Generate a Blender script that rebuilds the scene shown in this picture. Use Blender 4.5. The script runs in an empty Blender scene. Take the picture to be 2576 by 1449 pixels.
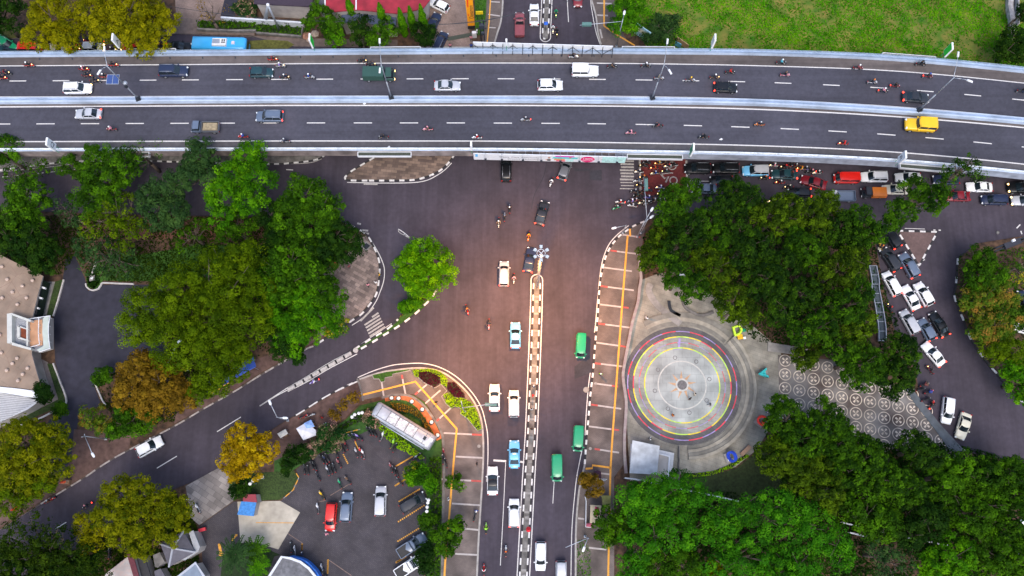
import bpy, math, random
import numpy as np
from mathutils import Vector, Matrix
from mathutils.geometry import tessellate_polygon
C = bpy.context.scene
COL = C.collection
R = math.radians
rnd = random.Random(7)
# ---------------------------------------------------------------- camera
H = 135.0; TILT = R(13.65); F = 2084.0
cd = bpy.data.cameras.new('camera'); cam = bpy.data.objects.new('camera', cd); COL.objects.link(cam)
cam.location = (0, 0, H); cam.rotation_euler = (TILT, 0, 0)
cd.sensor_width = 36; cd.lens = 36*F/2576; cd.clip_start = 1; cd.clip_end = 3000
C.camera = cam
C.render.resolution_x = 1024; C.render.resolution_y = 576
# ---------------------------------------------------------------- world, sun, exposure
W = bpy.data.worlds.new('World'); C.world = W; W.use_nodes = True
nt = W.node_tree; bg = nt.nodes['Background']
sky = nt.nodes.new('ShaderNodeTexSky'); sky.sky_type = 'NISHITA'; sky.sun_disc = False
SUN_EL = 62; SUN_AZ = 172
sky.sun_elevation = R(SUN_EL); sky.sun_rotation = R(SUN_AZ); sky.air_density = 1.0; sky.dust_density = 3.5; sky.ozone_density = 1.6
nt.links.new(sky.outputs[0], bg.inputs[0]); bg.inputs[1].default_value = 0.15
sl = bpy.data.lights.new('sun', 'SUN'); so = bpy.data.objects.new('sun', sl); COL.objects.link(so)
sl.energy = 0.6; sl.angle = R(24); sl.color = (1, .95, .88)
so.rotation_euler = (R(90-SUN_EL), 0, R(-SUN_AZ) + math.pi)
so.rotation_euler = Vector((math.sin(R(SUN_AZ))*math.cos(R(SUN_EL)), math.cos(R(SUN_AZ))*math.cos(R(SUN_EL)), math.sin(R(SUN_EL)))).to_track_quat('Z', 'Y').to_euler()
C.view_settings.view_transform = 'Standard'; C.view_settings.look = 'None'
C.view_settings.exposure = 0.9; C.view_settings.gamma = 1
# ---------------------------------------------------------------- pixel -> world helpers (display pixels of a 2576 px wide picture)
ct, st_ = math.cos(TILT), math.sin(TILT)
def P(x, y, z=0.0):
    dx = (x-1288)/F; dy = (724.5-y)/F
    X = dx; Y = dy*ct + st_; Z = dy*st_ - ct
    s = (z-H)/Z
    return Vector((X*s, Y*s, z))
RO = {'0': 0, '1': 354.2, '2': 708.4, '3': 1062.6}
def q(t, x, y):
    return (int(t[1])*644 + x*.266667, RO[t[0]] + y*.266667)
def Q(t, pts): return [q(t, *p) for p in pts]
def PW(pts, z=0): return [P(x, y, z) for x, y in pts]
# ---------------------------------------------------------------- materials
MATS = {}
def nd(t, typ, **kw):
    n = t.nodes.new(typ)
    for k, v in kw.items(): setattr(n, k, v)
    return n
def M(name, col, rough=.6, metal=0, ns=3.0, amt=.15, col2=None, bump=0, coat=0, emit=0, spec=.4, big=0):
    """procedural material: base colour broken up by two scales of noise"""
    if name in MATS: return MATS[name]
    m = bpy.data.materials.new(name); m.use_nodes = True; t = m.node_tree
    b = t.nodes['Principled BSDF']; b.inputs['Roughness'].default_value = rough
    b.inputs['Metallic'].default_value = metal; b.inputs['Specular IOR Level'].default_value = spec
    if coat: b.inputs['Coat Weight'].default_value = coat; b.inputs['Coat Roughness'].default_value = .08
    tc = nd(t, 'ShaderNodeTexCoord')
    n1 = nd(t, 'ShaderNodeTexNoise'); n1.inputs['Scale'].default_value = ns; n1.inputs['Detail'].default_value = 6
    t.links.new(tc.outputs['Object'], n1.inputs['Vector'])
    rp = nd(t, 'ShaderNodeValToRGB')
    c1 = tuple(c*(1-amt) for c in col); c2 = tuple(min(1, c*(1+amt)) for c in (col2 or col))
    rp.color_ramp.elements[0].position = .3; rp.color_ramp.elements[0].color = (*c1, 1)
    rp.color_ramp.elements[1].position = .7; rp.color_ramp.elements[1].color = (*c2, 1)
    t.links.new(n1.outputs['Fac'], rp.inputs['Fac'])
    out = rp.outputs['Color']
    if big:
        n2 = nd(t, 'ShaderNodeTexNoise'); n2.inputs['Scale'].default_value = big; n2.inputs['Detail'].default_value = 4
        t.links.new(tc.outputs['Object'], n2.inputs['Vector'])
        mr = nd(t, 'ShaderNodeMapRange'); mr.inputs[1].default_value = .3; mr.inputs[2].default_value = .7
        mr.inputs[3].default_value = .78; mr.inputs[4].default_value = 1.22
        t.links.new(n2.outputs['Fac'], mr.inputs[0])
        mx = nd(t, 'ShaderNodeVectorMath', operation='SCALE')
        t.links.new(out, mx.inputs[0]); t.links.new(mr.outputs[0], mx.inputs['Scale']); out = mx.outputs[0]
    t.links.new(out, b.inputs['Base Color'])
    if bump:
        bp = nd(t, 'ShaderNodeBump'); bp.inputs['Strength'].default_value = bump
        t.links.new(n1.outputs['Fac'], bp.inputs['Height']); t.links.new(bp.outputs[0], b.inputs['Normal'])
    if emit:
        t.links.new(out, b.inputs['Emission Color']); b.inputs['Emission Strength'].default_value = emit
    MATS[name] = m; return m
def streak(m, vec, lo=.82, hi=1.16, scale=1.0):
    """tyre-polished lanes and grime: noise stretched along the direction of travel"""
    t = m.node_tree; b = t.nodes['Principled BSDF']; src = b.inputs['Base Color'].links[0].from_socket
    tc = nd(t, 'ShaderNodeTexCoord'); mp = nd(t, 'ShaderNodeMapping'); mp.inputs['Scale'].default_value = vec
    n = nd(t, 'ShaderNodeTexNoise'); n.inputs['Scale'].default_value = scale; n.inputs['Detail'].default_value = 5; n.inputs['Roughness'].default_value = .6
    t.links.new(tc.outputs['Object'], mp.inputs[0]); t.links.new(mp.outputs[0], n.inputs['Vector'])
    r_ = nd(t, 'ShaderNodeMapRange'); r_.inputs[1].default_value = .32; r_.inputs[2].default_value = .68; r_.inputs[3].default_value = lo; r_.inputs[4].default_value = hi
    t.links.new(n.outputs['Fac'], r_.inputs[0]); x = nd(t, 'ShaderNodeVectorMath', operation='SCALE')
    t.links.new(src, x.inputs[0]); t.links.new(r_.outputs[0], x.inputs['Scale']); t.links.new(x.outputs[0], b.inputs['Base Color']); return m
def Mbrick(name, c1, c2, mortar, w, h, ang=0, off=.5, rough=.8):
    if name in MATS: return MATS[name]
    m = M(name, c1, rough); t = m.node_tree; b = t.nodes['Principled BSDF']
    tc = nd(t, 'ShaderNodeTexCoord'); mp = nd(t, 'ShaderNodeMapping'); mp.inputs['Rotation'].default_value = (0, 0, ang)
    t.links.new(tc.outputs['Object'], mp.inputs[0])
    br = nd(t, 'ShaderNodeTexBrick'); br.offset = off
    br.inputs['Scale'].default_value = 1; br.inputs['Brick Width'].default_value = w; br.inputs['Row Height'].default_value = h
    br.inputs['Mortar Size'].default_value = .02; br.inputs['Color1'].default_value = (*c1, 1); br.inputs['Color2'].default_value = (*c2, 1); br.inputs['Mortar'].default_value = (*mortar, 1)
    t.links.new(mp.outputs[0], br.inputs['Vector'])
    n1 = nd(t, 'ShaderNodeTexNoise'); n1.inputs['Scale'].default_value = .35; n1.inputs['Detail'].default_value = 8
    t.links.new(tc.outputs['Object'], n1.inputs['Vector'])
    mr = nd(t, 'ShaderNodeMapRange'); mr.inputs[1].default_value = .3; mr.inputs[2].default_value = .7; mr.inputs[3].default_value = .7; mr.inputs[4].default_value = 1.25
    t.links.new(n1.outputs['Fac'], mr.inputs[0])
    mx = nd(t, 'ShaderNodeVectorMath', operation='SCALE'); t.links.new(br.outputs['Color'], mx.inputs[0]); t.links.new(mr.outputs[0], mx.inputs['Scale'])
    t.links.new(mx.outputs[0], b.inputs['Base Color'])
    return m
def Mleaf(name, dark, mid, light, pos=.8):
    """leaf colour chosen per leaf from the face attribute 'tint', plus drift through the crown"""
    if name in MATS: return MATS[name]
    m = bpy.data.materials.new(name); m.use_nodes = True; t = m.node_tree; b = t.nodes['Principled BSDF']
    b.inputs['Roughness'].default_value = .7; b.inputs['Specular IOR Level'].default_value = .08
    at = nd(t, 'ShaderNodeAttribute', attribute_name='tint'); tc = nd(t, 'ShaderNodeTexCoord')
    n1 = nd(t, 'ShaderNodeTexNoise'); n1.inputs['Scale'].default_value = .35; n1.inputs['Detail'].default_value = 2
    t.links.new(tc.outputs['Object'], n1.inputs['Vector'])
    ad = nd(t, 'ShaderNodeMath', operation='MULTIPLY_ADD'); ad.inputs[1].default_value = 1.1; 
    t.links.new(n1.outputs['Fac'], ad.inputs[0])
    sb = nd(t, 'ShaderNodeMath', operation='SUBTRACT'); sb.inputs[1].default_value = .55
    t.links.new(at.outputs['Fac'], sb.inputs[0]); t.links.new(sb.outputs[0], ad.inputs[2])
    rp = nd(t, 'ShaderNodeValToRGB'); e = rp.color_ramp.elements
    e[0].position = .1; e[0].color = (*dark, 1); e[1].position = 1.0; e[1].color = (*light, 1)
    k = e.new(.5); k.color = (*mid, 1); k = e.new(pos); k.color = tuple((a+c)/2 for a, c in zip(mid, light)) + (1,)
    t.links.new(ad.outputs[0], rp.inputs['Fac']); t.links.new(rp.outputs['Color'], b.inputs['Base Color'])
    tl = nd(t, 'ShaderNodeBsdfTranslucent'); t.links.new(rp.outputs['Color'], tl.inputs['Color']); mx = nd(t, 'ShaderNodeMixShader'); mx.inputs[0].default_value = .45
    t.links.new(b.outputs[0], mx.inputs[1]); t.links.new(tl.outputs[0], mx.inputs[2]); t.links.new(mx.outputs[0], t.nodes['Material Output'].inputs['Surface'])
    MATS[name] = m; return m
# ---------------------------------------------------------------- mesh builder
class MB:
    def __init__(s): s.v = []; s.f = []; s.m = []
    def add(s, vs, fs, m=0):
        o = len(s.v); s.v += [tuple(v) for v in vs]; s.f += [tuple(i+o for i in f) for f in fs]; s.m += [m]*len(fs); return s
    def box(s, cx, cy, cz, sx, sy, sz, rz=0, m=0, tx=1, ty=1):
        c, n = math.cos(rz), math.sin(rz); vs = []
        for k in (-.5, .5):
            fx, fy = (tx, ty) if k > 0 else (1, 1)
            for a, b in ((-.5, -.5), (.5, -.5), (.5, .5), (-.5, .5)):
                x, y = a*sx*fx, b*sy*fy; vs.append((cx+x*c-y*n, cy+x*n+y*c, cz+k*sz))
        return s.add(vs, [(3, 2, 1, 0), (4, 5, 6, 7), (0, 1, 5, 4), (1, 2, 6, 5), (2, 3, 7, 6), (3, 0, 4, 7)], m)
    def prism(s, pts, z0, z1, m=0, mside=None):
        pts = [(p[0], p[1]) for p in pts]; n = len(pts)
        a = sum(pts[i][0]*pts[(i+1) % n][1]-pts[(i+1) % n][0]*pts[i][1] for i in range(n))
        if a < 0: pts = pts[::-1]
        tri = tessellate_polygon([[Vector((*p, 0)) for p in pts]])
        vs = [(x, y, z1) for x, y in pts]; fs = []
        for t in tri:
            (x0, y0), (x1, y1), (x2, y2) = (pts[i] for i in t)
            fs.append(tuple(t) if (x1-x0)*(y2-y0)-(x2-x0)*(y1-y0) > 0 else tuple(t[::-1]))
        s.add(vs, fs, m)
        if z0 is not None:
            vs = [(x, y, z0) for x, y in pts]+[(x, y, z1) for x, y in pts]
            s.add(vs, [(i, (i+1) % n, n+(i+1) % n, n+i) for i in range(n)], m if mside is None else mside)
        return s
    def tube(s, a, b, r0, r1=None, n=6, m=0, caps=True):
        a, b = Vector(a), Vector(b); r1 = r0 if r1 is None else r1; d = (b-a)
        if d.length < 1e-6: return s
        d.normalize(); u = d.cross(Vector((0, 0, 1)) if abs(d.z) < .9 else Vector((1, 0, 0))).normalized(); w = d.cross(u)
        vs = []
        for p, r in ((a, r0), (b, r1)):
            for i in range(n):
                t = 2*math.pi*i/n; vs.append(p+u*math.cos(t)*r+w*math.sin(t)*r)
        fs = [(i, (i+1) % n, n+(i+1) % n, n+i)[::-1] for i in range(n)]
        if caps: fs += [tuple(range(n)), tuple(range(2*n-1, n-1, -1))]
        return s.add(vs, fs, m)
    def path(s, pts, r, n=5, m=0):
        for a, b in zip(pts, pts[1:]): s.tube(a, b, r, r, n, m)
        return s
    def loft(s, rings, m=0, caps=True, closed=True):
        n = len(rings[0]); vs = [v for r in rings for v in r]; fs = []
        for k in range(len(rings)-1):
            for i in range(n if closed else n-1):
                j = (i+1) % n; fs.append((k*n+i, k*n+j, (k+1)*n+j, (k+1)*n+i))
        if caps and closed: fs += [tuple(range(n))[::-1], tuple(range((len(rings)-1)*n, len(rings)*n))]
        return s.add(vs, fs, m)
    def ball(s, c, r, m=0, nu=10, nv=6, sz=1, zmin=-1):
        rings = []
        for k in range(nv+1):
            ph = -math.pi/2+math.pi*k/nv
            if math.sin(ph) < zmin-1e-6: ph = math.asin(zmin)
            rings.append([(c[0]+r*math.cos(ph)*math.cos(2*math.pi*i/nu), c[1]+r*math.cos(ph)*math.sin(2*math.pi*i/nu), c[2]+r*sz*math.sin(ph)) for i in range(nu)])
        return s.loft(rings, m)
    def strip(s, pts, w, z, m=0, h=None, closed=False):
        """flat ribbon along world points; with h a raised kerb"""
        pts = [Vector((p[0], p[1])) for p in pts]; L, Rr = [], []; n = len(pts)
        for i in range(n):
            a = pts[(i-1) % n] if closed or i > 0 else pts[i]; b = pts[(i+1) % n] if closed or i < n-1 else pts[i]
            d = (b-a); d = d.normalized() if d.length else Vector((1, 0)); nn = Vector((-d.y, d.x))*w/2
            L.append(pts[i]+nn); Rr.append(pts[i]-nn)
        rng = range(n if closed else n-1)
        if h is None:
            s.add([(p.x, p.y, z) for p in L]+[(p.x, p.y, z) for p in Rr], [(n+i, n+(i+1) % n, (i+1) % n, i) for i in rng], m)
        else:
            vs = [(p.x, p.y, z) for p in L]+[(p.x, p.y, z) for p in Rr]+[(p.x, p.y, h) for p in L]+[(p.x, p.y, h) for p in Rr]; fs = []
            for i in rng:
                j = (i+1) % n; fs += [(3*n+i, 3*n+j, 2*n+j, 2*n+i), (n+i, n+j, 3*n+j, 3*n+i), (2*n+i, 2*n+j, j, i)]
            if not closed: fs += [(0, n, 3*n, 2*n), (n-1, 2*n-1, 4*n-1, 3*n-1)[::-1]]
            s.add(vs, fs, m)
        return s
    def build(s, name, mats, parent=None, smooth=False, loc=None):
        me = bpy.data.meshes.new(name)
        v = s.v
        if loc is not None: v = [(a-loc[0], b-loc[1], c-loc[2]) for a, b, c in s.v]
        me.from_pydata(v, [], s.f); mats = mats if isinstance(mats, (list, tuple)) else [mats]
        for m in mats: me.materials.append(m)
        me.polygons.foreach_set('material_index', s.m)
        if smooth: me.polygons.foreach_set('use_smooth', [True]*len(s.f))
        me.update(); o = bpy.data.objects.new(name, me); COL.objects.link(o)
        if loc is not None: o.location = loc
        if parent: o.parent = parent
        return o
CHILD = {}
def thing(name, label, cat, loc=(0, 0, 0), rz=0, group=None):
    o = bpy.data.objects.new(name, None); COL.objects.link(o); o.empty_display_size = .3
    o.location = loc; o.rotation_euler = (0, 0, rz); o['label'] = label; o['category'] = cat
    if group: o['group'] = group
    return o
def tag(o, label, cat, group=None, kind=None):
    o['label'] = label; o['category'] = cat
    if group: o['group'] = group
    if kind: o['kind'] = kind
    return o
def struct(o, label=None):
    o['kind'] = 'structure'
    if label: o['label'] = label
    return o
def kids(o):
    return [c for c in bpy.data.objects if c.parent == o]
class Proto:
    """a built thing; first use places it, later uses copy it and each of its parts"""
    def __init__(s, root):
        s.root = root; s.used = False
        s.tree = [(c, kids(c)) for c in kids(root)]
    def put(s, loc, rz, label, group=None, sc=1, rx=0, ry=0):
        if not s.used: r = s.root; s.used = True
        else:
            r = s.root.copy(); COL.objects.link(r)
            for c, gs in s.tree:
                k = c.copy(); COL.objects.link(k); k.parent = r
                for g in gs:
                    d = g.copy(); COL.objects.link(d); d.parent = k
        r.location = loc; r.rotation_euler = (rx, ry, rz); r.scale = (sc, sc, sc)
        r['label'] = label
        if group: r['group'] = group
        return r
def resample(pts, step):
    out = [Vector(pts[0])]; acc = 0; 
    for a, b in zip(pts, pts[1:]):
        a, b = Vector(a), Vector(b); L = (b-a).length; t = step-acc
        while t <= L: out.append(a+(b-a)*(t/L)); t += step
        acc = (acc+L) % step
    return out
def smoothpts(pts, n=4, closed=False):
    pts = [Vector(p) for p in pts]; N = len(pts); out = []
    for i in range(N if closed else N-1):
        g = (lambda k: pts[k % N]) if closed else (lambda k: pts[min(max(k, 0), N-1)])
        p0, p1, p2, p3 = g(i-1), g(i), g(i+1), g(i+2)
        for j in range(n):
            t = j/n; out.append(.5*((2*p1)+(p2-p0)*t+(2*p0-5*p1+4*p2-p3)*t*t+(3*p1-p0-3*p2+p3)*t**3))
    if not closed: out.append(pts[-1])
    return out
def text_obj(body, size, mat, ext=.01, parent=None, name='lettering', mw=None, align='CENTER', bold=0):
    cu = bpy.data.curves.new('t', 'FONT'); cu.body = body; cu.size = size; cu.extrude = ext; cu.offset = bold; cu.align_x = align; cu.align_y = 'CENTER'
    to = bpy.data.objects.new('t', cu); COL.objects.link(to)
    me = bpy.data.meshes.new_from_object(to.evaluated_get(bpy.context.evaluated_depsgraph_get()))
    bpy.data.objects.remove(to); me.name = name; me.materials.clear(); me.materials.append(mat)
    if mw is not None: me.transform(mw)
    o = bpy.data.objects.new(name, me); COL.objects.link(o)
    if parent: o.parent = parent
    return o
ORD = 'first second third fourth fifth sixth seventh eighth ninth tenth eleventh twelfth thirteenth fourteenth fifteenth sixteenth seventeenth eighteenth nineteenth twentieth twenty-first twenty-second twenty-third twenty-fourth twenty-fifth twenty-sixth twenty-seventh twenty-eighth twenty-ninth thirtieth thirty-first thirty-second thirty-third thirty-fourth thirty-fifth thirty-sixth'.split()
# palette
K = {
 'white': (.85, .86, .87), 'black': (.008, .009, .011), 'silver': (.5, .51, .54), 'grey': (.16, .17, .19), 'darkgrey': (.03, .033, .04),
 'darkblue': (.02, .03, .07), 'bluegrey': (.13, .17, .24), 'red': (.62, .015, .01), 'darkred': (.2, .012, .02), 'blue': (.02, .08, .42),
 'taxiblue': (.16, .5, .8), 'green': (.01, .3, .13), 'darkgreen': (.03, .08, .06), 'yellow': (.85, .5, .01), 'beige': (.6, .53, .42), 'teal': (.014, .05, .06),
 'orange': (.75, .2, .02), 'maroon': (.28, .07, .08), 'cream': (.7, .66, .52), 'pink': (.75, .3, .36), 'lime': (.35, .75, .05), 'violet': (.3, .22, .6), 'brown': (.16, .09, .05), 'busblue': (.05, .42, .85), 'cyan': (.1, .5, .6), 'khaki': (.3, .24, .15)}
# ================================================================ SETTING
asphalt = streak(streak(M('asphalt', (.05, .041, .055), .85, ns=1.5, amt=.1, big=.06, bump=.06), (.9, .05, 1), .84, 1.14), (.13, .13, .13), .85, 1.2, 1.6)
asph_fly = streak(streak(M('flyover_asphalt', (.054, .053, .07), .85, ns=2.2, amt=.12, big=.07, bump=.08), (.025, .85, 1), .86, 1.14), (.3, .3, .3), .93, 1.08, 3)
shoulder_m = streak(M('dusty_asphalt', (.1, .084, .08), .9, ns=1.2, amt=.14, big=.1), (.05, .9, 1), .75, 1.25)
lot_m = Mbrick('lot_blocks', (.066, .057, .063), (.05, .044, .052), (.034, .031, .036), .42, .21, .6)
drive_m = M('driveway_asphalt', (.03, .029, .044), .9, ns=.8, amt=.2, big=.1)
soil = M('soil', (.05, .032, .022), .95, ns=1.5, amt=.4, col2=(.09, .05, .03), big=.2)
pave_m = Mbrick('pavement_blocks', (.2, .165, .155), (.165, .135, .128), (.12, .1, .095), .4, .4, .05)
walk_m = streak(Mbrick('walkway_blocks', (.155, .125, .11), (.13, .104, .094), (.095, .075, .07), .3, .15, .03), (.3, .3, .3), .75, 1.25, 1.2)
brick_m = Mbrick('island_slabs', (.24, .17, .13), (.1, .07, .06), (.09, .07, .06), .95, .5, .1)
brick2_m = Mbrick('corner_slabs', (.33, .25, .215), (.14, .105, .095), (.12, .1, .09), .9, .55, .5)
redbrick_m = Mbrick('red_path', (.17, .07, .045), (.11, .045, .035), (.05, .03, .025), .5, .25, 0)
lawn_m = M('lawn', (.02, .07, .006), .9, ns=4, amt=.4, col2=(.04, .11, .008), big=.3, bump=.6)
dlawn_m = M('dark_lawn', (.022, .045, .01), .9, ns=4, amt=.4, col2=(.035, .06, .012), big=.3, bump=.6)  # darker, duller green than the main lawn
field_m = M('field_grass', (.045, .16, .004), .9, ns=.5, amt=.2, col2=(.18, .15, .03), big=.12, bump=.6)
line_m = M('road_paint', (.62, .6, .58), .7, ns=4, amt=.14)
lineo_m = M('worn_paint', (.36, .34, .32), .8, ns=5, amt=.4)
yline_m = M('yellow_paint', (.62, .3, .04), .8, ns=4, amt=.25)
tact_m = M('tactile_tiles', (.72, .34, .05), .8, ns=4, amt=.15)
wkerb = M('white_kerb', (.66, .64, .62), .8, ns=4, amt=.2)
bkerb = M('black_kerb', (.03, .028, .03), .8, ns=4, amt=.2)
conc = M('concrete', (.26, .245, .23), .85, ns=1.5, amt=.2, big=.3)
dconc = M('weathered_concrete', (.16, .15, .14), .9, ns=1.2, amt=.35, big=.3)
pland = streak(Mbrick('plaza_stone', (.29, .27, .225), (.25, .238, .2), (.18, .165, .145), 1.3, .65, .35), (.25, .25, .25), .72, 1.2, 1.5)
metal_m = M('galvanised_steel', (.42, .45, .5), .4, metal=.5, ns=6, amt=.1)
dark_m = M('dark_metal', (.03, .035, .045), .5, metal=.3)
white_m = M('white_paint', (.75, .76, .78), .5, amt=.06)
railb_m = M('pale_blue_paint', (.4, .475, .585), .6, ns=2, amt=.07, big=.3)
railb2_m = M('blue_paint', (.3, .39, .53), .6, ns=2, amt=.07, big=.3)
bark = M('bark', (.12, .09, .07), .9, ns=5, amt=.35, bump=.5)
black_m = M('black_rubber', (.012, .012, .013), .7)
glass_m = M('dark_glass', (.012, .02, .026), .06, ns=2, amt=.2, spec=.8)

def slab(name, pts, z0, z1, mat, side=None, st=True, label=None):
    mb = MB(); mb.prism(PW(pts, z1), z0, z1, 0, 1 if side else 0)
    o = mb.build(name, [mat, side] if side else mat)
    return struct(o, label) if st else o
MB().prism([(-1200, -1200), (1200, -1200), (1200, 1200), (-1200, 1200)], None, -.06).build('ground', soil)['kind'] = 'structure'
slab('road', [(-500, -160), (3100, -160), (3100, 1620), (-500, 1620)], None, 0, asphalt)

blockA = [(-600, 520), (0, 528), (250, 538), (600, 545), (820, 548), (880, 566), (921, 589), (942, 625), (952, 650), (955, 674), (953, 705), (948, 735), (937, 756), (911, 788), (888, 804), (852, 828), (825, 847), (788, 871), (767, 879), (705, 914), (644, 950), (592, 983), (507, 1031), (440, 1071), (333, 1127), (267, 1164), (200, 1209), (88, 1276), (0, 1332), (-300, 1500), (-600, 1620)]
blockB = [(1036, 606), (1075, 640), (1100, 690), (1101, 715)]+Q('21', [(1700, 90), (1640, 170), (1590, 220), (1540, 270), (1480, 320), (1360, 410), (1230, 490), (1100, 570), (960, 650), (925, 660), (925, 640), (1000, 593), (1130, 513), (1250, 440), (1350, 345), (1400, 290), (1440, 200)])+[(1020, 720), (1018, 660)]
blockC = [(904, 954), (937, 943), (972, 934), (1028, 927), (1060, 926), (1092, 930), (1119, 940), (1145, 958), (1169, 980), (1188, 1004), (1201, 1028), (1211, 1058), (1215, 1095), (1216, 1143), (1213, 1212), (1209, 1276), (1204, 1356), (1200, 1449), (1195, 1600), (-200, 1600), (0, 1490), (100, 1430), (200, 1375), (300, 1310), (400, 1249), (451, 1225), (499, 1207), (547, 1180), (640, 1110), (703, 1068), (737, 1048), (777, 1024), (809, 1004), (849, 982), (895, 960)]
blockD = [(1621, 557), (1595, 568), (1571, 584), (1555, 597), (1536, 621), (1523, 648), (1515, 680), (1509, 714), (1503, 802), (1497, 868), (1492, 935), (1485, 996), (1479, 1068), (1477, 1084), (1471, 1169), (1461, 1212), (1455, 1249), (1449, 1329), (1448, 1449), (1448, 1600), (3000, 1600), (3000, 1230), (2576, 1164), (2492, 1151), (2428, 1135), (2385, 1108), (2359, 1068), (2313, 1002), (2305, 940), (2290, 900), (2252, 834), (2241, 796), (2223, 724), (2209, 647), (2200, 600), (2185, 560), (2100, 537), (1900, 530), (1750, 535), (1660, 545)]
blockE = [(2410, 650), (2405, 720), (2401, 743), (2414, 781), (2424, 804), (2436, 839), (2456, 874), (2481, 908), (2496, 926), (2511, 943), (2560, 1000), (2600, 1030), (3000, 1100), (3000, 560), (2560, 596), (2460, 612)]
blockF = [(870, 452), (877, 436), (908, 416), (940, 397), (985, 370), (1000, 340), (1150, 340), (1145, 380), (1137, 398), (1121, 417), (1100, 433), (1068, 446), (1031, 453), (924, 454)]
blockG = [(-300, 450), (0, 428), (230, 404), (640, 412), (740, 409), (800, 400), (820, 385), (820, 330), (-300, 330)]
north1 = [(-400, 96), (30, 97), (70, 90), (300, 87), (450, 84), (640, 92), (740, 116), (1000, 118), (1240, 118), (1244, 107), (1252, 80), (1260, 53), (1265, 0), (1268, -150), (-400, -150)]
north2 = [(1488, 0), (1499, 40), (1504, 80), (1512, 112), (1530, 150), (2000, 190), (3000, 300), (3000, -180), (1485, -180)]
tri = Q('13', [(1222, 848), (1598, 860), (1425, 1180)])
slab('ground_block', blockA, 0, .15, soil, conc)
slab('traffic_island', blockB, 0, .15, lawn_m, conc)
slab('ground_block', blockC, 0, .15, soil, conc)
slab('ground_block', blockD, 0, .15, soil, conc)
slab('ground_block', blockE, 0, .15, soil, conc)
slab('traffic_island', blockF, 0, .15, brick_m, conc)
slab('traffic_island', blockG, 0, .15, dconc, conc)
slab('ground_block', north1, 0, .15, soil, conc)
slab('ground_block', north2, 0, .15, soil, conc)
slab('traffic_island', tri, 0, .15, M('brown_slab', (.13, .085, .08), .9, big=.3), conc)

# kerb stones painted in alternating white and black
def kerb(px, w=.25, step=1.1, z=.17, closed=False, frac=.5, sm=True, mats=None):
    wpts = [p.to_2d() for p in PW(px, .15)]
    if sm: wpts = smoothpts(wpts, 5, closed)
    if closed: wpts.append(wpts[0])
    p = resample(wpts, step/6); mb = MB(); n = max(1, round(6*frac))
    k = 0
    while k+1 < len(p):
        a = p[k:k+n+1]
        if len(a) > 1: mb.strip(a, w, .0, 0, h=z)
        b = p[k+n:k+7]
        if len(b) > 1: mb.strip(b, w, .0, 1, h=z-.003)
        k += 6
    return struct(mb.build('kerb', mats or [wkerb, bkerb]))
worn = [M('worn_kerb_white', (.34, .3, .28), .9, ns=3, amt=.35), M('worn_kerb_dark', (.08, .065, .06), .9, ns=3, amt=.3)]
kerb(blockF[-1:]+blockF[:5], .3, 1.9); kerb(blockF[6:], .3, 1.75)
kerb(tri, .3, 1.9, closed=True, sm=False)
kerb(blockA[5:18], .28, 2.0, frac=.55); kerb(blockA[17:21], .25, 2.4, frac=.65, mats=worn)
kerb(blockA[20:28], .22, 2.6, frac=.6, mats=worn)
kerb(blockB[4:13], .3, 2.1, frac=.55); kerb(blockB[14:19], .3, 2.1, frac=.55)
kerb(blockD[:15], .3, 1.55, frac=.55)
kerb(blockE[:12], .28, 3.3, frac=.35)
kerb(blockG[1:7], .25, 1.7)
kerb(Q('21', [(960, 940), (849, 990), (700, 1062), (560, 1145), (430, 1230), (350, 1275)])[:6], .22, 2.4, frac=.6)
# plain kerb of the south corner and east pavement: pale concrete lips
mk = MB()
for ln in (blockC[:19], blockD[14:20], blockD[19:20]+blockD[19:20], north1[7:14], north2[:4]):
    if len(ln) > 2: mk.strip(smoothpts([p.to_2d() for p in PW(ln, .15)], 4), .28, 0, 0, h=.18)
struct(mk.build('kerb', M('kerb_concrete', (.34, .32, .3), .85, ns=2, amt=.2)))
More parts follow.
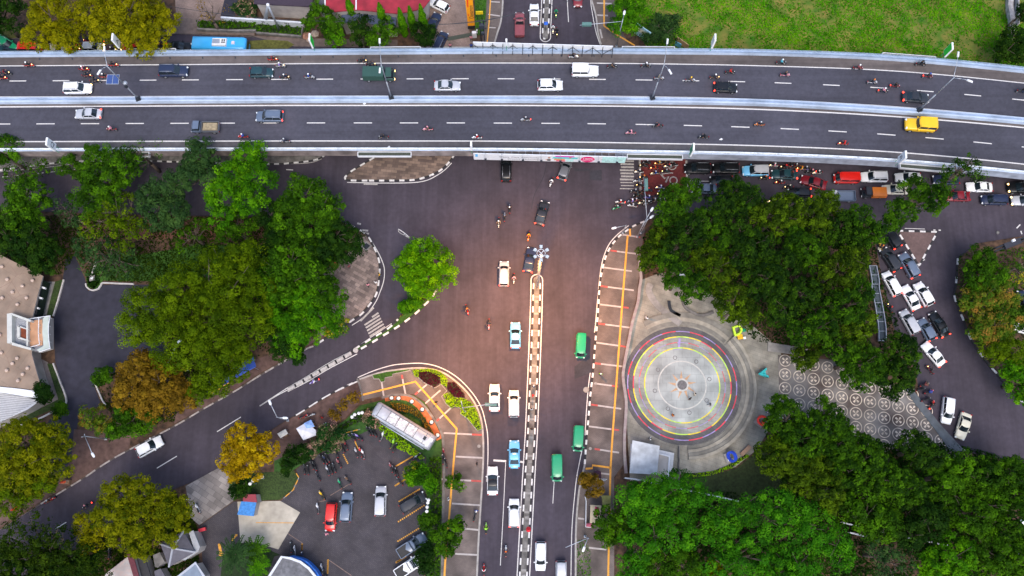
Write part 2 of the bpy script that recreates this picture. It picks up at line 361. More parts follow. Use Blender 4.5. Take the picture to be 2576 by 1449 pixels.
# ---------------------------------------------------------------- central median and its twin north of the flyover
def median(cx, half, name):
    """cx: list of display points of the centre line, from round head southwards"""
    c = [p.to_2d() for p in PW(cx, .15)]
    d = (c[1]-c[0]).normalized(); n = Vector((-d.y, d.x)); L, Rr = [], []
    for i, p in enumerate(c):
        a = c[max(0, i-1)]; b = c[min(len(c)-1, i+1)]; dd = (b-a).normalized(); nn = Vector((-dd.y, dd.x))
        L.append(p+nn*half); Rr.append(p-nn*half)
    cap = [c[0]-d*half*math.sin(t)+n*half*math.cos(t) for t in [math.pi*k/8 for k in range(1, 8)]]
    mb = MB(); mb.prism(L[::-1]+cap+Rr, 0, .16, 0); struct(mb.build(name, [dconc]))
    mb = MB()
    for side in (L, Rr):
        p = resample(side, .2)
        k = 3
        while k+5 < len(p):
            mb.strip(p[k:k+6], .24, 0, 0, h=.3); mb.strip(p[k+5:k+11], .24, 0, 1, h=.295); k += 10
    mb.strip(cap[1:4], .24, 0, 0, h=.3)
    struct(mb.build('kerb', [wkerb, bkerb]))
    mb = MB(); p = resample(c, 2.9)
    for k, a in enumerate(p[1:]):
        dd = (p[k+1]-p[k]).normalized(); mb.box(a.x, a.y, .19, 2*half-.3, .35, .1, math.atan2(dd.y, dd.x)+math.pi/2, 0)
        if k % 3 == 0: mb.box(a.x, a.y-.9, .21, .6, .5, .14, .1, 0)
    struct(mb.build('median_slab', [conc]))
    # painted line round it
    off = half+.42; LL = [p+(l-p).normalized()*off for p, l in zip(c, L)]; RR = [p+(l-p).normalized()*off for p, l in zip(c, Rr)]
    cap2 = [c[0]-d*off*math.sin(t)+n*off*math.cos(t) for t in [math.pi*k/10 for k in range(0, 11)]]
    lm = MB(); lm.strip(LL[::-1]+cap2+RR, .16, .006, 0); struct(lm.build('road_marking', line_m))
median([(1350.5, 704), (1350.4, 720), (1349, 780), (1346, 860), (1343, 940), (1340, 1010), (1336.5, 1095), (1330, 1200), (1323, 1330), (1316.5, 1449), (1308, 1600)], .55, 'median_strip')
median([(1372, 92), (1373, 60), (1375, 20), (1377, -40), (1380, -120)], .52, 'median_strip')

# ---------------------------------------------------------------- painted lines on the ground roads
lm = MB()
def ln(pts, w=.13, z=.005, m=0, sm=True, mb=None):
    p = [a.to_2d() for a in PW(pts, z)]
    if sm and len(p) > 2: p = smoothpts(p, 5)
    (mb or lm).strip(p, w, z, m)
def dash(a, b, n, frac=.5, w=.13, m=0, z=.005):
    for i in range(n):
        t0 = i/n; t1 = (i+frac)/n
        ln([(a[0]+(b[0]-a[0])*t0, a[1]+(b[1]-a[1])*t0), (a[0]+(b[0]-a[0])*t1, a[1]+(b[1]-a[1])*t1)], w, z, m)
ln(Q('11', [(860, 392), (1150, 398), (1450, 396), (1600, 376), (1700, 330), (1780, 275), (1845, 210)]), .14)
ln(Q('11', [(1015, 408), (1147, 411)]), .25, z=.009, m=1)
ln(Q('11', [(870, 305), (1010, 225), (1110, 155)]), .1)
ln(Q('11', [(230, 215), (420, 215), (540, 200), (620, 170)]), .12, m=1)
ln(Q('11', [(1020, 870), (1090, 950), (1140, 1030), (1180, 1110), (1208, 1190), (1212, 1260), (1200, 1340), (1165, 1440)])+Q('21', [(1130, 190), (1060, 290), (985, 360), (905, 412)]), .13)
ln(Q('22', [(828, 0), (805, 200), (790, 380), (778, 480)]), .15)
ln(Q('12', [(1100, 800), (1000, 880), (920, 970), (870, 1080), (840, 1200), (815, 1400)]), .15)
ln(Q('22', [(738, 860), (720, 1000), (700, 1250), (690, 1449)]), .14)
ln(Q('32', [(668, 230), (640, 360), (610, 520), (590, 700), (572, 900), (562, 1100), (556, 1449)]), .12)
ln(Q('21', [(960, 905), (1100, 845), (1230, 803), (1330, 782), (1500, 770), (1600, 775), (1700, 797), (1800, 840), (1900, 905), (1990, 990), (2070, 1090), (2130, 1200), (2165, 1330), (2185, 1449)])+Q('31', [(2188, 330), (2175, 560)]), .14)
dash(q('21', 770, 1020), q('21', 945, 935), 2, .6, .12)
ln(Q('31', [(2240, 358), (2360, 366)]), .3); ln(Q('31', [(2355, 370), (2340, 700), (2330, 900), (2305, 1350)]), .1)
ln(Q('32', [(398, 560), (385, 765)]), .1); ln(Q('32', [(45, 370), (115, 375)]), .3)
# SW road
ln(Q('30', [(2280, -20), (2050, 85)][:0])+[(606, 1049), (546, 1086)], .14); ln(Q('30', [(1668, 318), (1480, 432)]), .14); ln(Q('30', [(625, 942), (520, 1005)]), .14); ln(Q('30', [(480, 1030), (410, 1070)]), .12, m=1)
ln(Q('21', [(955, 682), (700, 815), (500, 935), (300, 1038)]), .13); ln(Q('21', [(930, 640), (700, 760), (480, 895), (300, 1000)]), .13)
ln(Q('21', [(305, 1018), (180, 1085), (35, 1175)]), .14); ln(Q('21', [(300, 1000), (200, 1065), (35, 1172)]), .14)
for k in range(6): ln(Q('21', [(1030+12*k-6, 418+27*k-8), (1165+13*k, 325+27*k-6)]), .3, m=1)
for k in range(4): ln(Q('21', [(985-15*k, 372-2*k), (1110+5*k, 245+30*k)][:2]), .3, m=1, z=.008) if k == 0 else None
ln(Q('21', [(1095, 335), (1155, 295)]), .3, m=1)
for a in ((955, 778, 990, 786), (1002, 842, 1058, 848), (1015, 872, 1066, 876)): ln(Q('11', [a[:2], a[2:]]), .3, m=1)
ln(Q('21', [(1280, 395), (1130, 495), (990, 590)]), .1)
dash(q('11', 850, 778), q('11', 935, 812), 2, .5, .1, 1)
# flyover-side crossing, stop lines, queue lanes
for k in range(10): ln(Q('12', [(1018+(k % 3)*5, 190+29*k), (1150, 192+29*k)]), .32 if k < 7 else .18, m=1)
ln(Q('12', [(1205, 180), (1210, 350), (1215, 520)]), .35, m=1)
ln(Q('12', [(1645, 185), (1652, 420), (1650, 470)]), .35, m=1, z=.012)
ln(Q('12', [(1660, 379), (1930, 382)]), .1); dash(q('12', 1660, 262), q('13', 300, 285), 4, .5, .1, 1)
# slip markings south-west of the flyover
dash(q('10', 20, 342), q('10', 800, 262), 7, .5, .12); ln(Q('10', [(0, 292), (300, 262), (560, 236), (860, 190)]), .12, m=1)
ln(Q('11', [(285, 272), (350, 275)]), .15)
# guard wedge above the tree island
ln(Q('11', [(1342, 832), (1400, 870), (1450, 915)]), .14); ln(Q('11', [(1342, 832), (1350, 862), (1397, 890)]), .12, m=1); ln(Q('11', [(1397, 890), (1400, 872)]), .12, sm=False)
ln(Q('11', [(1405, 893), (1450, 918)]), .2, m=1)
# right-hand road
ln(Q('13', [(1290, 826), (1480, 832)]), .1); dash(q('13', 1560, 842), q('13', 1660, 844), 2, .4, .2)
ln(Q('13', [(1365, 1175), (1480, 1120)][::-1]), .14); ln(Q('13', [(2345, 825), (2380, 790)]), .2); ln(Q('13', [(2385, 850), (2395, 880)]), .2)
ln(Q('33', [(1820, 235), (1865, 275)]), .2)
# north road
ln(Q('02', [(522, -60), (522, 0), (533, 208)]), .13); ln(Q('02', [(740, -60), (745, 40), (775, 220), (800, 330), (835, 430)]), .12)
# red advanced-stop box with its bicycle symbol
rb = slab('road_marking', Q('12', [(1215, 120), (1640, 120), (1648, 470), (1300, 520), (1225, 500)]), None, .005, M('red_surface', (.13, .022, .022), .85, ns=2, amt=.25, big=.3))
def ringpx(t, x, y, r, w, z, mb, m=0, a0=0, a1=360, n=40):
    c = P(*q(t, x, y), z); s = (P(*q(t, x+r, y), z)-c).length
    pts = [(c.x+s*math.cos(R(a0+(a1-a0)*k/n)), c.y+s*math.sin(R(a0+(a1-a0)*k/n))) for k in range(n+1)]
    if abs(a1-a0) == 360: mb.strip(pts[:-1], w, z, m, closed=True)
    else: mb.strip(pts, w, z, m)
ringpx('12', 1523, 373, 34, .22, .012, lm, 1); ringpx('12', 1510, 235, 38, .2, .012, lm, 1)
ln(Q('12', [(1450, 392), (1478, 335), (1440, 355), (1400, 310)]), .3, z=.012, m=1, sm=False); ln(Q('12', [(1400, 315), (1500, 302), (1520, 305)]), .2, z=.012, m=1, sm=False)
struct(lm.build('road_marking', [line_m, lineo_m]))
# darker repair patches, manhole covers, tyre-darkened lanes
pm = MB()
for pl in (Q('12', [(735, 280), (845, 275), (848, 375), (732, 370)]), Q('12', [(590, 260), (740, 262), (738, 282), (590, 285)]), Q('22', [(590, 800), (735, 690), (750, 860), (590, 920)])):
    pm.prism(PW(pl, .003), None, .003)
for t_, ln_, w_ in (('12', [(330, 180), (300, 330), (215, 500), (185, 640)], .12), ('21', [(1742, 500), (1745, 800)], .08), ('12', [(1330, 620), (1325, 720)], .1)): pm.strip(smoothpts([p.to_2d() for p in PW(Q(t_, ln_), .003)], 4), w_, .0035)
struct(pm.build('road_patch', M('fresh_asphalt', (.035, .035, .046), .85, big=.3)))
mh = MB()
for t, x, y, r in (('22', 700, 1020, 28), ('22', 835, 372, 14), ('22', 790, 962, 13), ('32', 738, 247, 14), ('31', 2103, 225, 15), ('13', 2170, 865, 16)):
    c = P(*q(t, x, y), .1); s = r*.0178
    mh.prism([(c.x+s*math.cos(k*.4), c.y+s*math.sin(k*.4)) for k in range(16)], .1 if r > 20 else .15, .012 if r > 20 or t == '13' else .168)
struct(mh.build('manhole_cover', conc))
# ---------------------------------------------------------------- divider of white blocks on the SW road
dv = MB(); pts = Q('21', [(925, 655), (870, 688), (700, 785), (540, 880), (400, 965), (310, 1012)])
dv.strip([p.to_2d() for p in PW(pts, .1)], .55, 0, 1, h=.12)
a, b = P(*q('21', 868, 690), .3), P(*q('21', 333, 1003), .3); ang = math.atan2(b.y-a.y, b.x-a.x)
for k in range(8):
    p = a+(b-a)*(k/7); dv.box(p.x, p.y, .27, 1.25, .6, .3, ang, 0, .94, .86)
p = P(*q('21', 940, 648), .2); dv.prism([(p.x+.42*math.cos(k*.5), p.y+.42*math.sin(k*.5)) for k in range(12)], 0, .3, 0)
struct(dv.build('divider_kerb', [M('divider_white', (.45, .42, .4), .8, ns=3, amt=.2), bkerb]))

# ---------------------------------------------------------------- block A : north-west garden
slab('driveway', [(187, 640), (213, 700), (222, 732), (256, 716), (420, 716), (420, 900), (285, 938), (229, 948), (256, 1024), (200, 1030), (190, 1100), (215, 1160), (150, 1200), (60, 1150), (100, 1100), (123, 1058), (168, 1012), (139, 911), (133, 796), (157, 708), (165, 650)], None, .156, drive_m)
slab('lawn', [(243, 661), (500, 615), (860, 620), (870, 700), (700, 712), (256, 706), (222, 722), (216, 700)], None, .16, lawn_m)
slab('path', [(200, 560), (420, 540), (700, 560), (840, 600), (840, 622), (640, 604), (400, 600), (200, 610)], None, .158, redbrick_m)
slab('path', [(870, 640), (905, 600), (921, 593), (940, 628), (950, 652), (953, 675), (951, 705), (946, 733), (935, 754), (909, 786), (886, 802), (850, 826), (800, 850), (780, 700)], None, .165, brick2_m)
slab('path', [(186, 1080), (330, 1090), (325, 1128), (200, 1205), (140, 1240), (180, 1150)], None, .16, M('dusty_path', (.11, .065, .055), .95, ns=1.5, amt=.3, big=.3))
slab('path', [(640, 905), (760, 865), (850, 820), (850, 826), (822, 844), (765, 875), (640, 947), (560, 1000), (440, 1065), (430, 1050)], None, .162, M('dusty_path'  , (0, 0, 0)))
slab('path', [(-100, 1300), (90, 1235), (200, 1170), (200, 1205), (88, 1270), (0, 1326), (-100, 1385)], None, .161, MATS['dusty_path'])
lw = MB()
for ln_ in (Q('10', [(910, 1140), (880, 1215), (850, 1300)]), Q('10', [(808, 1345), (815, 1375), (845, 1402), (880, 1410), (925, 1395), (950, 1362), (972, 1340), (1100, 1345), (1260, 1350)]), Q('20', [(895, 960), (930, 1040), (965, 1120), (995, 1160)]), Q('20', [(600, -20), (545, 180), (500, 325)]), Q('20', [(500, 770), (560, 930), (625, 1130), (540, 1200), (350, 1300), (130, 1370)])):
    lw.strip(smoothpts([p.to_2d() for p in PW(ln_, .4)], 4), .22, .15, 0, h=.45)
lw2 = tag(lw.build('garden_wall', M('pale_wall', (.5, .47, .45), .8, ns=2, amt=.2)), 'low pale kerb walls edging the planting along the grey driveway', 'wall')
sh = slab('flower_bed', [(216, 700), (243, 695), (262, 700), (256, 712), (240, 727), (222, 722)], None, .3, lawn_m)
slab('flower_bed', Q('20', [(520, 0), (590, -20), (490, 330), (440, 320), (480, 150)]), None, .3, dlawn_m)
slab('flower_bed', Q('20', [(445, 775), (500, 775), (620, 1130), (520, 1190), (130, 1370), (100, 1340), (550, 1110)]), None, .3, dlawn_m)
slab('path', Q('20', [(360, 0), (530, 0), (445, 320), (300, 330)]), None, .17, conc)
slab('path', Q('20', [(310, 690), (450, 760), (560, 1110), (300, 1260), (-50, 1400), (-50, 1300), (370, 1120)]), None, .17, M('terrace', (.2, .17, .16), .9, big=.3))
# inspection frame by the corner
fr = MB(); pf = Q('11', [(1040, 955), (1088, 990), (1040, 1035), (995, 998)]); w4 = PW(pf, .17)
fr.strip([p.to_2d() for p in w4], .3, .165, 0, h=.22, closed=True); fr.prism([p.to_2d()*.8+((w4[0]+w4[1]+w4[2]+w4[3])/4).to_2d()*.2 for p in w4], .165, .19, 1)
tag(fr.build('utility_pit', [conc, dark_m]), 'square dark utility pit with pale concrete rim on the corner pavement', 'utility pit')

# ---------------------------------------------------------------- block C : south corner, pavement, car park
slab('pavement', [(904, 956), (937, 945), (972, 936), (1028, 929), (1060, 928), (1091, 932), (1117, 942), (1143, 960), (1167, 982), (1186, 1006), (1199, 1030), (1209, 1059), (1213, 1095), (1214, 1143), (1211, 1212), (1207, 1276), (1202, 1356), (1198, 1449), (1193, 1600), (1106, 1600), (1110, 1449), (1113, 1300), (1115, 1110), (1100, 1060), (1070, 1010), (1040, 992), (1000, 990), (913, 1006)], None, .16, walk_m)
slab('garden_bed', [(790, 1108), (870, 1055), (905, 1020), (965, 1006), (1000, 992), (1040, 994), (1068, 1012), (1098, 1062), (1111, 1108), (1112, 1600), (1068, 1600), (1074, 1302), (1072, 1150), (1044, 1132), (951, 1072), (800, 1140), (735, 1185), (690, 1190), (690, 1160)], None, .17, M('bed_green', (.03, .085, .012), .9, ns=3, amt=.4, big=.3, bump=.6))
slab('car_park', [(951, 1076), (1044, 1135), (1071, 1150), (1073, 1302), (1066, 1449), (1066, 1600), (514, 1600), (514, 1449), (506, 1377), (501, 1324), (587, 1262), (705, 1262), (735, 1233), (751, 1201), (745, 1182), (772, 1158), (921, 1080)], None, .163, lot_m)
slab('driveway', [(597, 1262), (705, 1260), (755, 1289), (700, 1382), (640, 1364), (605, 1366)], None, .168, M('beige_concrete', (.42, .38, .31), .85, ns=1, amt=.12, big=.4))
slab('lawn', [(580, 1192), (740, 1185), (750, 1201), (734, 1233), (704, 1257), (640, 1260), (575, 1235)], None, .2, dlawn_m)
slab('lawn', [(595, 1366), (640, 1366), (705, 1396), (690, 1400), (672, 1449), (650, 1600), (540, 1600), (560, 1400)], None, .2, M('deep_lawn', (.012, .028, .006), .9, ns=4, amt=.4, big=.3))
slab('pavement', Q('30', [(1750, 600), (2060, 430), (2260, 560), (2200, 740), (1880, 970), (1800, 900)]), None, .165, Mbrick('cracked_slabs', (.3, .27, .25), (.17, .15, .14), (.1, .09, .09), 1.5, .8, .55))
slab('pavement', [(703, 1070), (737, 1050), (777, 1026), (849, 984), (904, 958), (912, 1004), (870, 1050), (790, 1100), (700, 1160), (640, 1190), (560, 1185), (640, 1114)], None, .158, MATS['dusty_path'])
yl = MB()
def yln(pts, w, z, m=0): yl.strip([p.to_2d() for p in PW(pts, z)], w, z, m)
yln([(913, 993), (1045, 960), (1149, 1079), (1148, 1089), (1142, 1153), (1135, 1236), (1129, 1311), (1121, 1396), (1118, 1449), (1112, 1600)], .3, .172)
yln(Q('12', [(1112, 830), (1115, 900)]), .3, .172); yln([(1579, 592), (1567, 741), (1541, 1095), (1536, 1175), (1535, 1212), (1530, 1449), (1527, 1600)], .3, .172)
yln(Q('32', [(930, 428), (845, 415), (760, 405), (757, 432), (695, 438)]), .3, .172)
yln(Q('02', [(870, -60), (868, 245)]), .28, .172); yln(Q('02', [(868, 245), (1010, 340), (1160, 430)]), .28, .172); yln(Q('01', [(2215, -60), (2200, 200), (2180, 400)]), .2, .172)
struct(yl.build('tactile_paving', tact_m))
cl = MB()
def cln(t, a, b, w=.26, red=0):
    p = [v.to_2d() for v in PW(Q(t, [a, b]), .172)]; cl.strip(p, w, .167, 0)
    if red:
        u, v = (p[0], p[0]+(p[1]-p[0])*.22) if red == 1 else (p[0]+(p[1]-p[0])*.74, p[1]); cl.strip([u, v], w+.02, .1695, 1)
for a, b, r in (((1040, 885), (1210, 910), 2), ((930, 1035), (1200, 1070), 1), ((870, 1195), (1130, 1230), 0), ((835, 1370), (1150, 1410), 1)): cln('12', a, b, red=r)
for a, b, r in (((830, 215), (1100, 248), 2), ((812, 395), (1120, 435), 1), ((792, 575), (1080, 615), 2), ((782, 770), (1040, 800), 1), ((775, 960), (1000, 990), 2), ((748, 1160), (1030, 1200), 1), ((725, 1365), (1010, 1402), 2)): cln('22', a, b, red=r)
for a, b, r in (((780, 250), (1010, 285), 1), ((840, 480), (920, 490), 0), ((622, 905), (682, 912), 0), ((722, 1182), (890, 1200), 0)): cln('32', a, b, red=r)
for a, b, r in (((1770, 100), (2130, 118), 2), ((1885, 322), (2140, 335), 0), ((1740, 535), (2130, 555), 2), ((1850, 765), (2115, 782), 0), ((1960, 1000), (2100, 1015), 0), ((1880, 1240), (2085, 1250), 0)): cln('31', a, b, red=r)
for a, b, r in (((1590, 1155), (1740, 1025), 0), ((1375, 880), (1410, 1060), 1), ((1700, 1320), (1840, 1190), 1), ((1185, 950), (1205, 1080), 0), ((1500, 1065), (1625, 960), 1)): cln('21', a, b, red=r)
for a, b in (((800, 28), (940, 35)), ((805, 142), (905, 147)), ((830, 275), (850, 360))): cln('02', a, b, .3)
for a, b in (((2210, 15), (2300, 20)), ((2190, 135), (2300, 150)), ((2190, 258), (2260, 262))): cln('01', a, b, .22)
struct(cl.build('paving_band', [M('pale_band', (.42, .38, .36), .8, ns=3, amt=.15), M('red_band', (.42, .08, .07), .8, ns=3, amt=.2)]))
# car-park bays: rows of yellow studs / lines
pk = MB()
def bay(a, b, t='31', n=14, r=.13):
    p0, p1 = P(*q(t, *a), .17), P(*q(t, *b), .17)
    for i in range(n):
        c = p0+(p1-p0)*i/(n-1); pk.prism([(c.x+r*math.cos(k*math.pi/4), c.y+r*math.sin(k*math.pi/4)) for k in range(8)], None, .171)
for a, b in (((1325, 410), (1475, 322)), ((1315, 595), (1430, 525)), ((1350, 745), (1540, 632)), ((1345, 935), (1585, 785)), ((1340, 1120), (1565, 982)), ((1325, 1320), (1410, 1268)), ((680, 1300), (675, 1420)), ((435, 1150), (432, 1230))): bay(a, b)
for a, b in (((825, 305), (865, 385)), ((935, 185), (962, 245))): bay(a, b, n=6, r=.12)
pk.strip([p.to_2d() for p in PW(Q('31', [(0, 945), (355, 948)]), .17)], .1, .175)
for a, b in (((300, 1048), (440, 1140)), ((690, 1300), (900, 1445)), ((580, 752), (660, 735)), ((700, 690), (900, 570))): pk.strip([p.to_2d() for p in PW(Q('31', [a, b]), .17)], .09, .171, 1)
p = P(*q('30', 2080, 1200), .17)
for t, c, rz in (('30', (2078, 1205), 1.85), ('30', (2212, 1085), .9+math.pi)):
    p = P(*q(t, *c), .17); 
    def rt(x, y): return (p.x+x*math.cos(rz)-y*math.sin(rz), p.y+x*math.sin(rz)+y*math.cos(rz))
    s = 1 if c[0] < 2100 else .6
    pk.prism([rt(*v) for v in ((1*s, .2*s), (-.6*s, .2*s), (-.6*s, .42*s), (-1.1*s, 0), (-.6*s, -.42*s), (-.6*s, -.2*s), (1*s, -.2*s))], None, .172)
struct(pk.build('bay_marking', [yline_m, M('faded_line', (.22, .15, .12), .8, amt=.3)]))
# dotted yellow and black kerb of the car park
def ykerb(pts):
    p = resample([v.to_2d() for v in PW(pts, .2)], .4); mb = MB()
    for k in range(0, len(p)-3, 3): mb.strip(p[k:k+3], .14, .15, 0, h=.28); mb.strip(p[k+2:k+4], .13, .15, 1, h=.275)
    struct(mb.build('kerb', [yline_m, conc]))
ykerb(Q('31', [(475, 330), (600, 270), (860, 95), (1040, 50)])); ykerb(Q('31', [(1300, 150), (1420, 215), (1570, 305)])); ykerb(Q('31', [(380, 480), (405, 520), (350, 640), (230, 740), (215, 745)]))
# curved dark drain round the corner garden
dr = MB(); dr.strip(smoothpts([p.to_2d() for p in PW(Q('21', [(1185, 1095), (1300, 1072), (1420, 1070), (1510, 1108), (1600, 1190), (1680, 1300), (1740, 1400)])+Q('31', [(1768, 200), (1772, 500), (1765, 850), (1755, 1449), (1750, 1700)]), .17)], 4), .4, .168, 0, h=.2)
dr.strip(smoothpts([p.to_2d() for p in PW(Q('21', [(955, 915), (985, 1000), (1010, 1125)]), .17)], 3), .3, .16, 0, h=.26)
struct(dr.build('drain_channel', dconc))
tc = MB(); tc.strip(smoothpts([p.to_2d() for p in PW(Q('21', [(1215, 1105), (1300, 1090), (1400, 1092), (1480, 1125), (1560, 1195), (1640, 1310), (1690, 1400)])+Q('31', [(1730, 160)]), .17)], 5), .95, .175, 0)
struct(tc.build('terracotta_bed', M('terracotta', (.42, .13, .05), .85, ns=2, amt=.3)))
# small block of grass with stepped border
slab('lawn', Q('21', [(1098, 882), (1230, 852), (1440, 826), (1455, 836), (1285, 872), (1285, 892), (1215, 905), (1212, 942), (1178, 945), (1160, 915), (1110, 915)]), None, .19, lawn_m)
sb = MB(); sb.strip([p.to_2d() for p in PW(Q('21', [(1098, 882), (1110, 918), (1160, 918), (1178, 948), (1214, 944), (1217, 907), (1288, 894), (1288, 874), (1455, 838), (1468, 865), (1530, 850)]), .2)], .12, .16, 0, h=.24)
sb.strip([p.to_2d() for p in PW(Q('21', [(1530, 905), (1590, 955), (1690, 1003), (1745, 968), (1800, 1030), (1750, 1085), (1790, 1150), (1840, 1195), (1880, 1170), (1935, 1200), (1930, 1250), (1990, 1290), (2090, 1410), (2140, 1385)]), .2)], .12, .16, 0, h=.26)
struct(sb.build('bed_border', conc))

# ---------------------------------------------------------------- block D : plaza side
slab('pavement', [(1619, 559), (1595, 570), (1572, 586), (1556, 599), (1538, 622), (1525, 649), (1517, 681), (1511, 714), (1505, 802), (1499, 868), (1494, 935), (1487, 996), (1481, 1068), (1479, 1084), (1473, 1169), (1463, 1212), (1457, 1249), (1451, 1329), (1450, 1449), (1450, 1600), (1545, 1600), (1545, 1200), (1575, 1160), (1570, 1000), (1567, 940), (1572, 890), (1590, 820), (1600, 760), (1608, 690), (1612, 640), (1625, 560)], None, .158, walk_m)
rw = MB(); rw.strip(smoothpts([p.to_2d() for p in PW(Q('12', [(1215, 1080), (1200, 1180), (1215, 1290), (1200, 1400)])+Q('22', [(1185, 200), (1135, 380), (1100, 560), (1062, 760), (1045, 900), (1065, 1050), (1075, 1180), (1060, 1449)])+Q('32', [(1060, 300), (1075, 480)]), .3)], 4), .45, .15, 0, h=.75)
tag(rw.build('boundary_wall', M('mural_wall', (.36, .26, .28), .8, ns=1.5, amt=.3, col2=(.26, .24, .22))), 'low winding painted wall between the pavement and the round plaza', 'wall')
slab('plaza_floor', [(1609, 706), (1650, 690), (1700, 680), (1790, 740), (1870, 800), (1930, 850), (1965, 880), (1965, 1030), (1935, 1080), (1905, 1130), (1850, 1175), (1790, 1190), (1712, 1192), (1700, 1215), (1585, 1210), (1577, 1060), (1569, 960), (1573, 900), (1588, 840), (1603, 770)], .1, .17, pland, conc)
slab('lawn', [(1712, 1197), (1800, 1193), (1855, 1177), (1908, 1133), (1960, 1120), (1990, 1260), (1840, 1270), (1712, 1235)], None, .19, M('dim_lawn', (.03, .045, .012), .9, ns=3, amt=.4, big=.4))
CX, CY = 1716, 968.5
c0 = P(CX, CY, .17)
def rw_(px): return px*(P(CX+100, CY, .17)-c0).length/100
def circ(r, n=96, a0=0, a1=360): return [(c0.x+r*math.cos(R(a0+(a1-a0)*k/n)), c0.y+r*math.sin(R(a0+(a1-a0)*k/n))) for k in range(n+(0 if a1-a0 == 360 else 1))]
T_ = .26667
pl = MB()
for r, z, m in ((rw_(560*T_), .174, 0), (rw_(462*T_), .178, 1), (rw_(352*T_), .182, 2)): pl.prism(circ(r), None, z, m)
pl.strip(circ(rw_(226*T_), 72), .2, .186, 3, closed=True); pl.strip(circ(rw_(55*T_), 40), .26, .186, 3, closed=True); pl.prism(circ(rw_(44*T_), 30), None, .2, 4)
for k in range(9):
    a = R(90+40*k+6); r0, r1 = rw_(62*T_), rw_(138*T_); w = .22
    pl.add([(c0.x+r0*math.cos(a-w), c0.y+r0*math.sin(a-w), .186), (c0.x+r1*math.cos(a-.1), c0.y+r1*math.sin(a-.1), .186), (c0.x+r0*math.cos(a+w), c0.y+r0*math.sin(a+w), .186)], [(0, 1, 2)], 5)
for k in range(8):
    a = R(45*k+12); r = rw_(265*T_); x, y = c0.x+r*math.cos(a), c0.y+r*math.sin(a)
    pl.strip([(x+.3*math.cos(j*.45), y+.3*math.sin(j*.45)) for j in range(14)], .1, .187, 4, closed=True)
def colring(r, w, cols, n, z=.19, m0=6):
    for k in range(n):
        a0 = 360*k/n+4; pl.strip(circ(r, 8, a0, a0+360/n), w, z, m0+cols[k % len(cols)])
colring(rw_(354*T_), .17, [0, 1], 22); colring(rw_(461*T_), .17, [0, 1, 0, 2], 24); colring(rw_(406*T_), .1, [2, 3], 24); colring(rw_(514*T_), .16, [2, 3], 24)
pl.strip([p.to_2d() for p in PW(Q('22', [(1582, 535), (1575, 620)]), .2)], .35, .188, 9); pl.strip([p.to_2d() for p in PW(Q('22', [(1520, 640), (1598, 637)]), .2)], .12, .194, 9)
struct(pl.build('circle_paving', [Mbrick('ring_dark', (.12, .115, .118), (.095, .092, .095), (.07, .07, .07), .9, .45, .6), streak(Mbrick('ring_mid', (.32, .325, .29), (.28, .285, .255), (.2, .2, .18), 1.2, .6, .2), (.2, .2, .2), .8, 1.15, 1.5), streak(Mbrick('ring_pale', (.38, .4, .385), (.34, .36, .345), (.26, .27, .26), 1.4, 1.4, 0), (.2, .2, .2), .85, 1.12, 1.5), M('chalk', (.5, .49, .45), .8, amt=.15), M('drain_grey', (.15, .14, .14), .8, amt=.3), M('sun_orange', (.5, .31, .18), .8, amt=.2), M('ring_yellow', (.85, .66, .03), .7, ns=1.5, amt=.22), M('ring_lime', (.45, .7, .1), .7, ns=1.5, amt=.22), M('ring_red', (.7, .05, .09), .7, ns=1.5, amt=.25), M('ring_violet', (.32, .25, .5), .7, ns=1.5, amt=.25), dark_m]))
# amphitheatre steps rising away from the circle
stp = MB()
for i, (ra, rb_) in enumerate(((566, 600), (600, 632), (632, 664), (664, 694))):
    o = circ(rw_(rb_*T_), 40, -88, 42); n = circ(rw_(ra*T_), 40, -88, 42)
    stp.prism(o+n[::-1], .15, .3+.13*i, i % 2)
for i, (ra, rb_) in enumerate(((575, 612), (612, 650), (650, 700))):
    o = circ(rw_(rb_*T_), 24, 44, 120); n = circ(rw_(ra*T_), 24, 44, 120); stp.prism(o+n[::-1], .15, .22+.06*i, i % 2)
tag(stp.build('curved_steps', [M('step_stone', (.2, .19, .165), .85, ns=1.2, amt=.2, big=.4), M('step_stone_pale', (.31, .285, .235), .85, ns=1.2, amt=.2, big=.4)]), 'curved stone steps wrapping the east and south of the round plaza', 'steps')
cw = MB(); cw.strip(smoothpts([p.to_2d() for p in PW(Q('22', [(1310, 20), (1290, 90), (1370, 220), (1500, 330), (1590, 400)]), .3)], 4), 1.1, .15, 1, h=.3)
cw.strip(smoothpts([p.to_2d() for p in PW(Q('22', [(1480, 180), (1500, 270), (1590, 320)]), .3)], 4), .5, .3, 2, h=.34)
cw.strip(smoothpts([p.to_2d() for p in PW(Q('22', [(1590, 120), (1640, 250), (1780, 320), (1900, 290)]), .3)], 4), .4, .15, 0, h=.6)
tag(cw.build('curved_planter_walls', [dconc, conc, dark_m]), 'weathered curved concrete planter edges at the plaza’s north-west corner', 'planter')
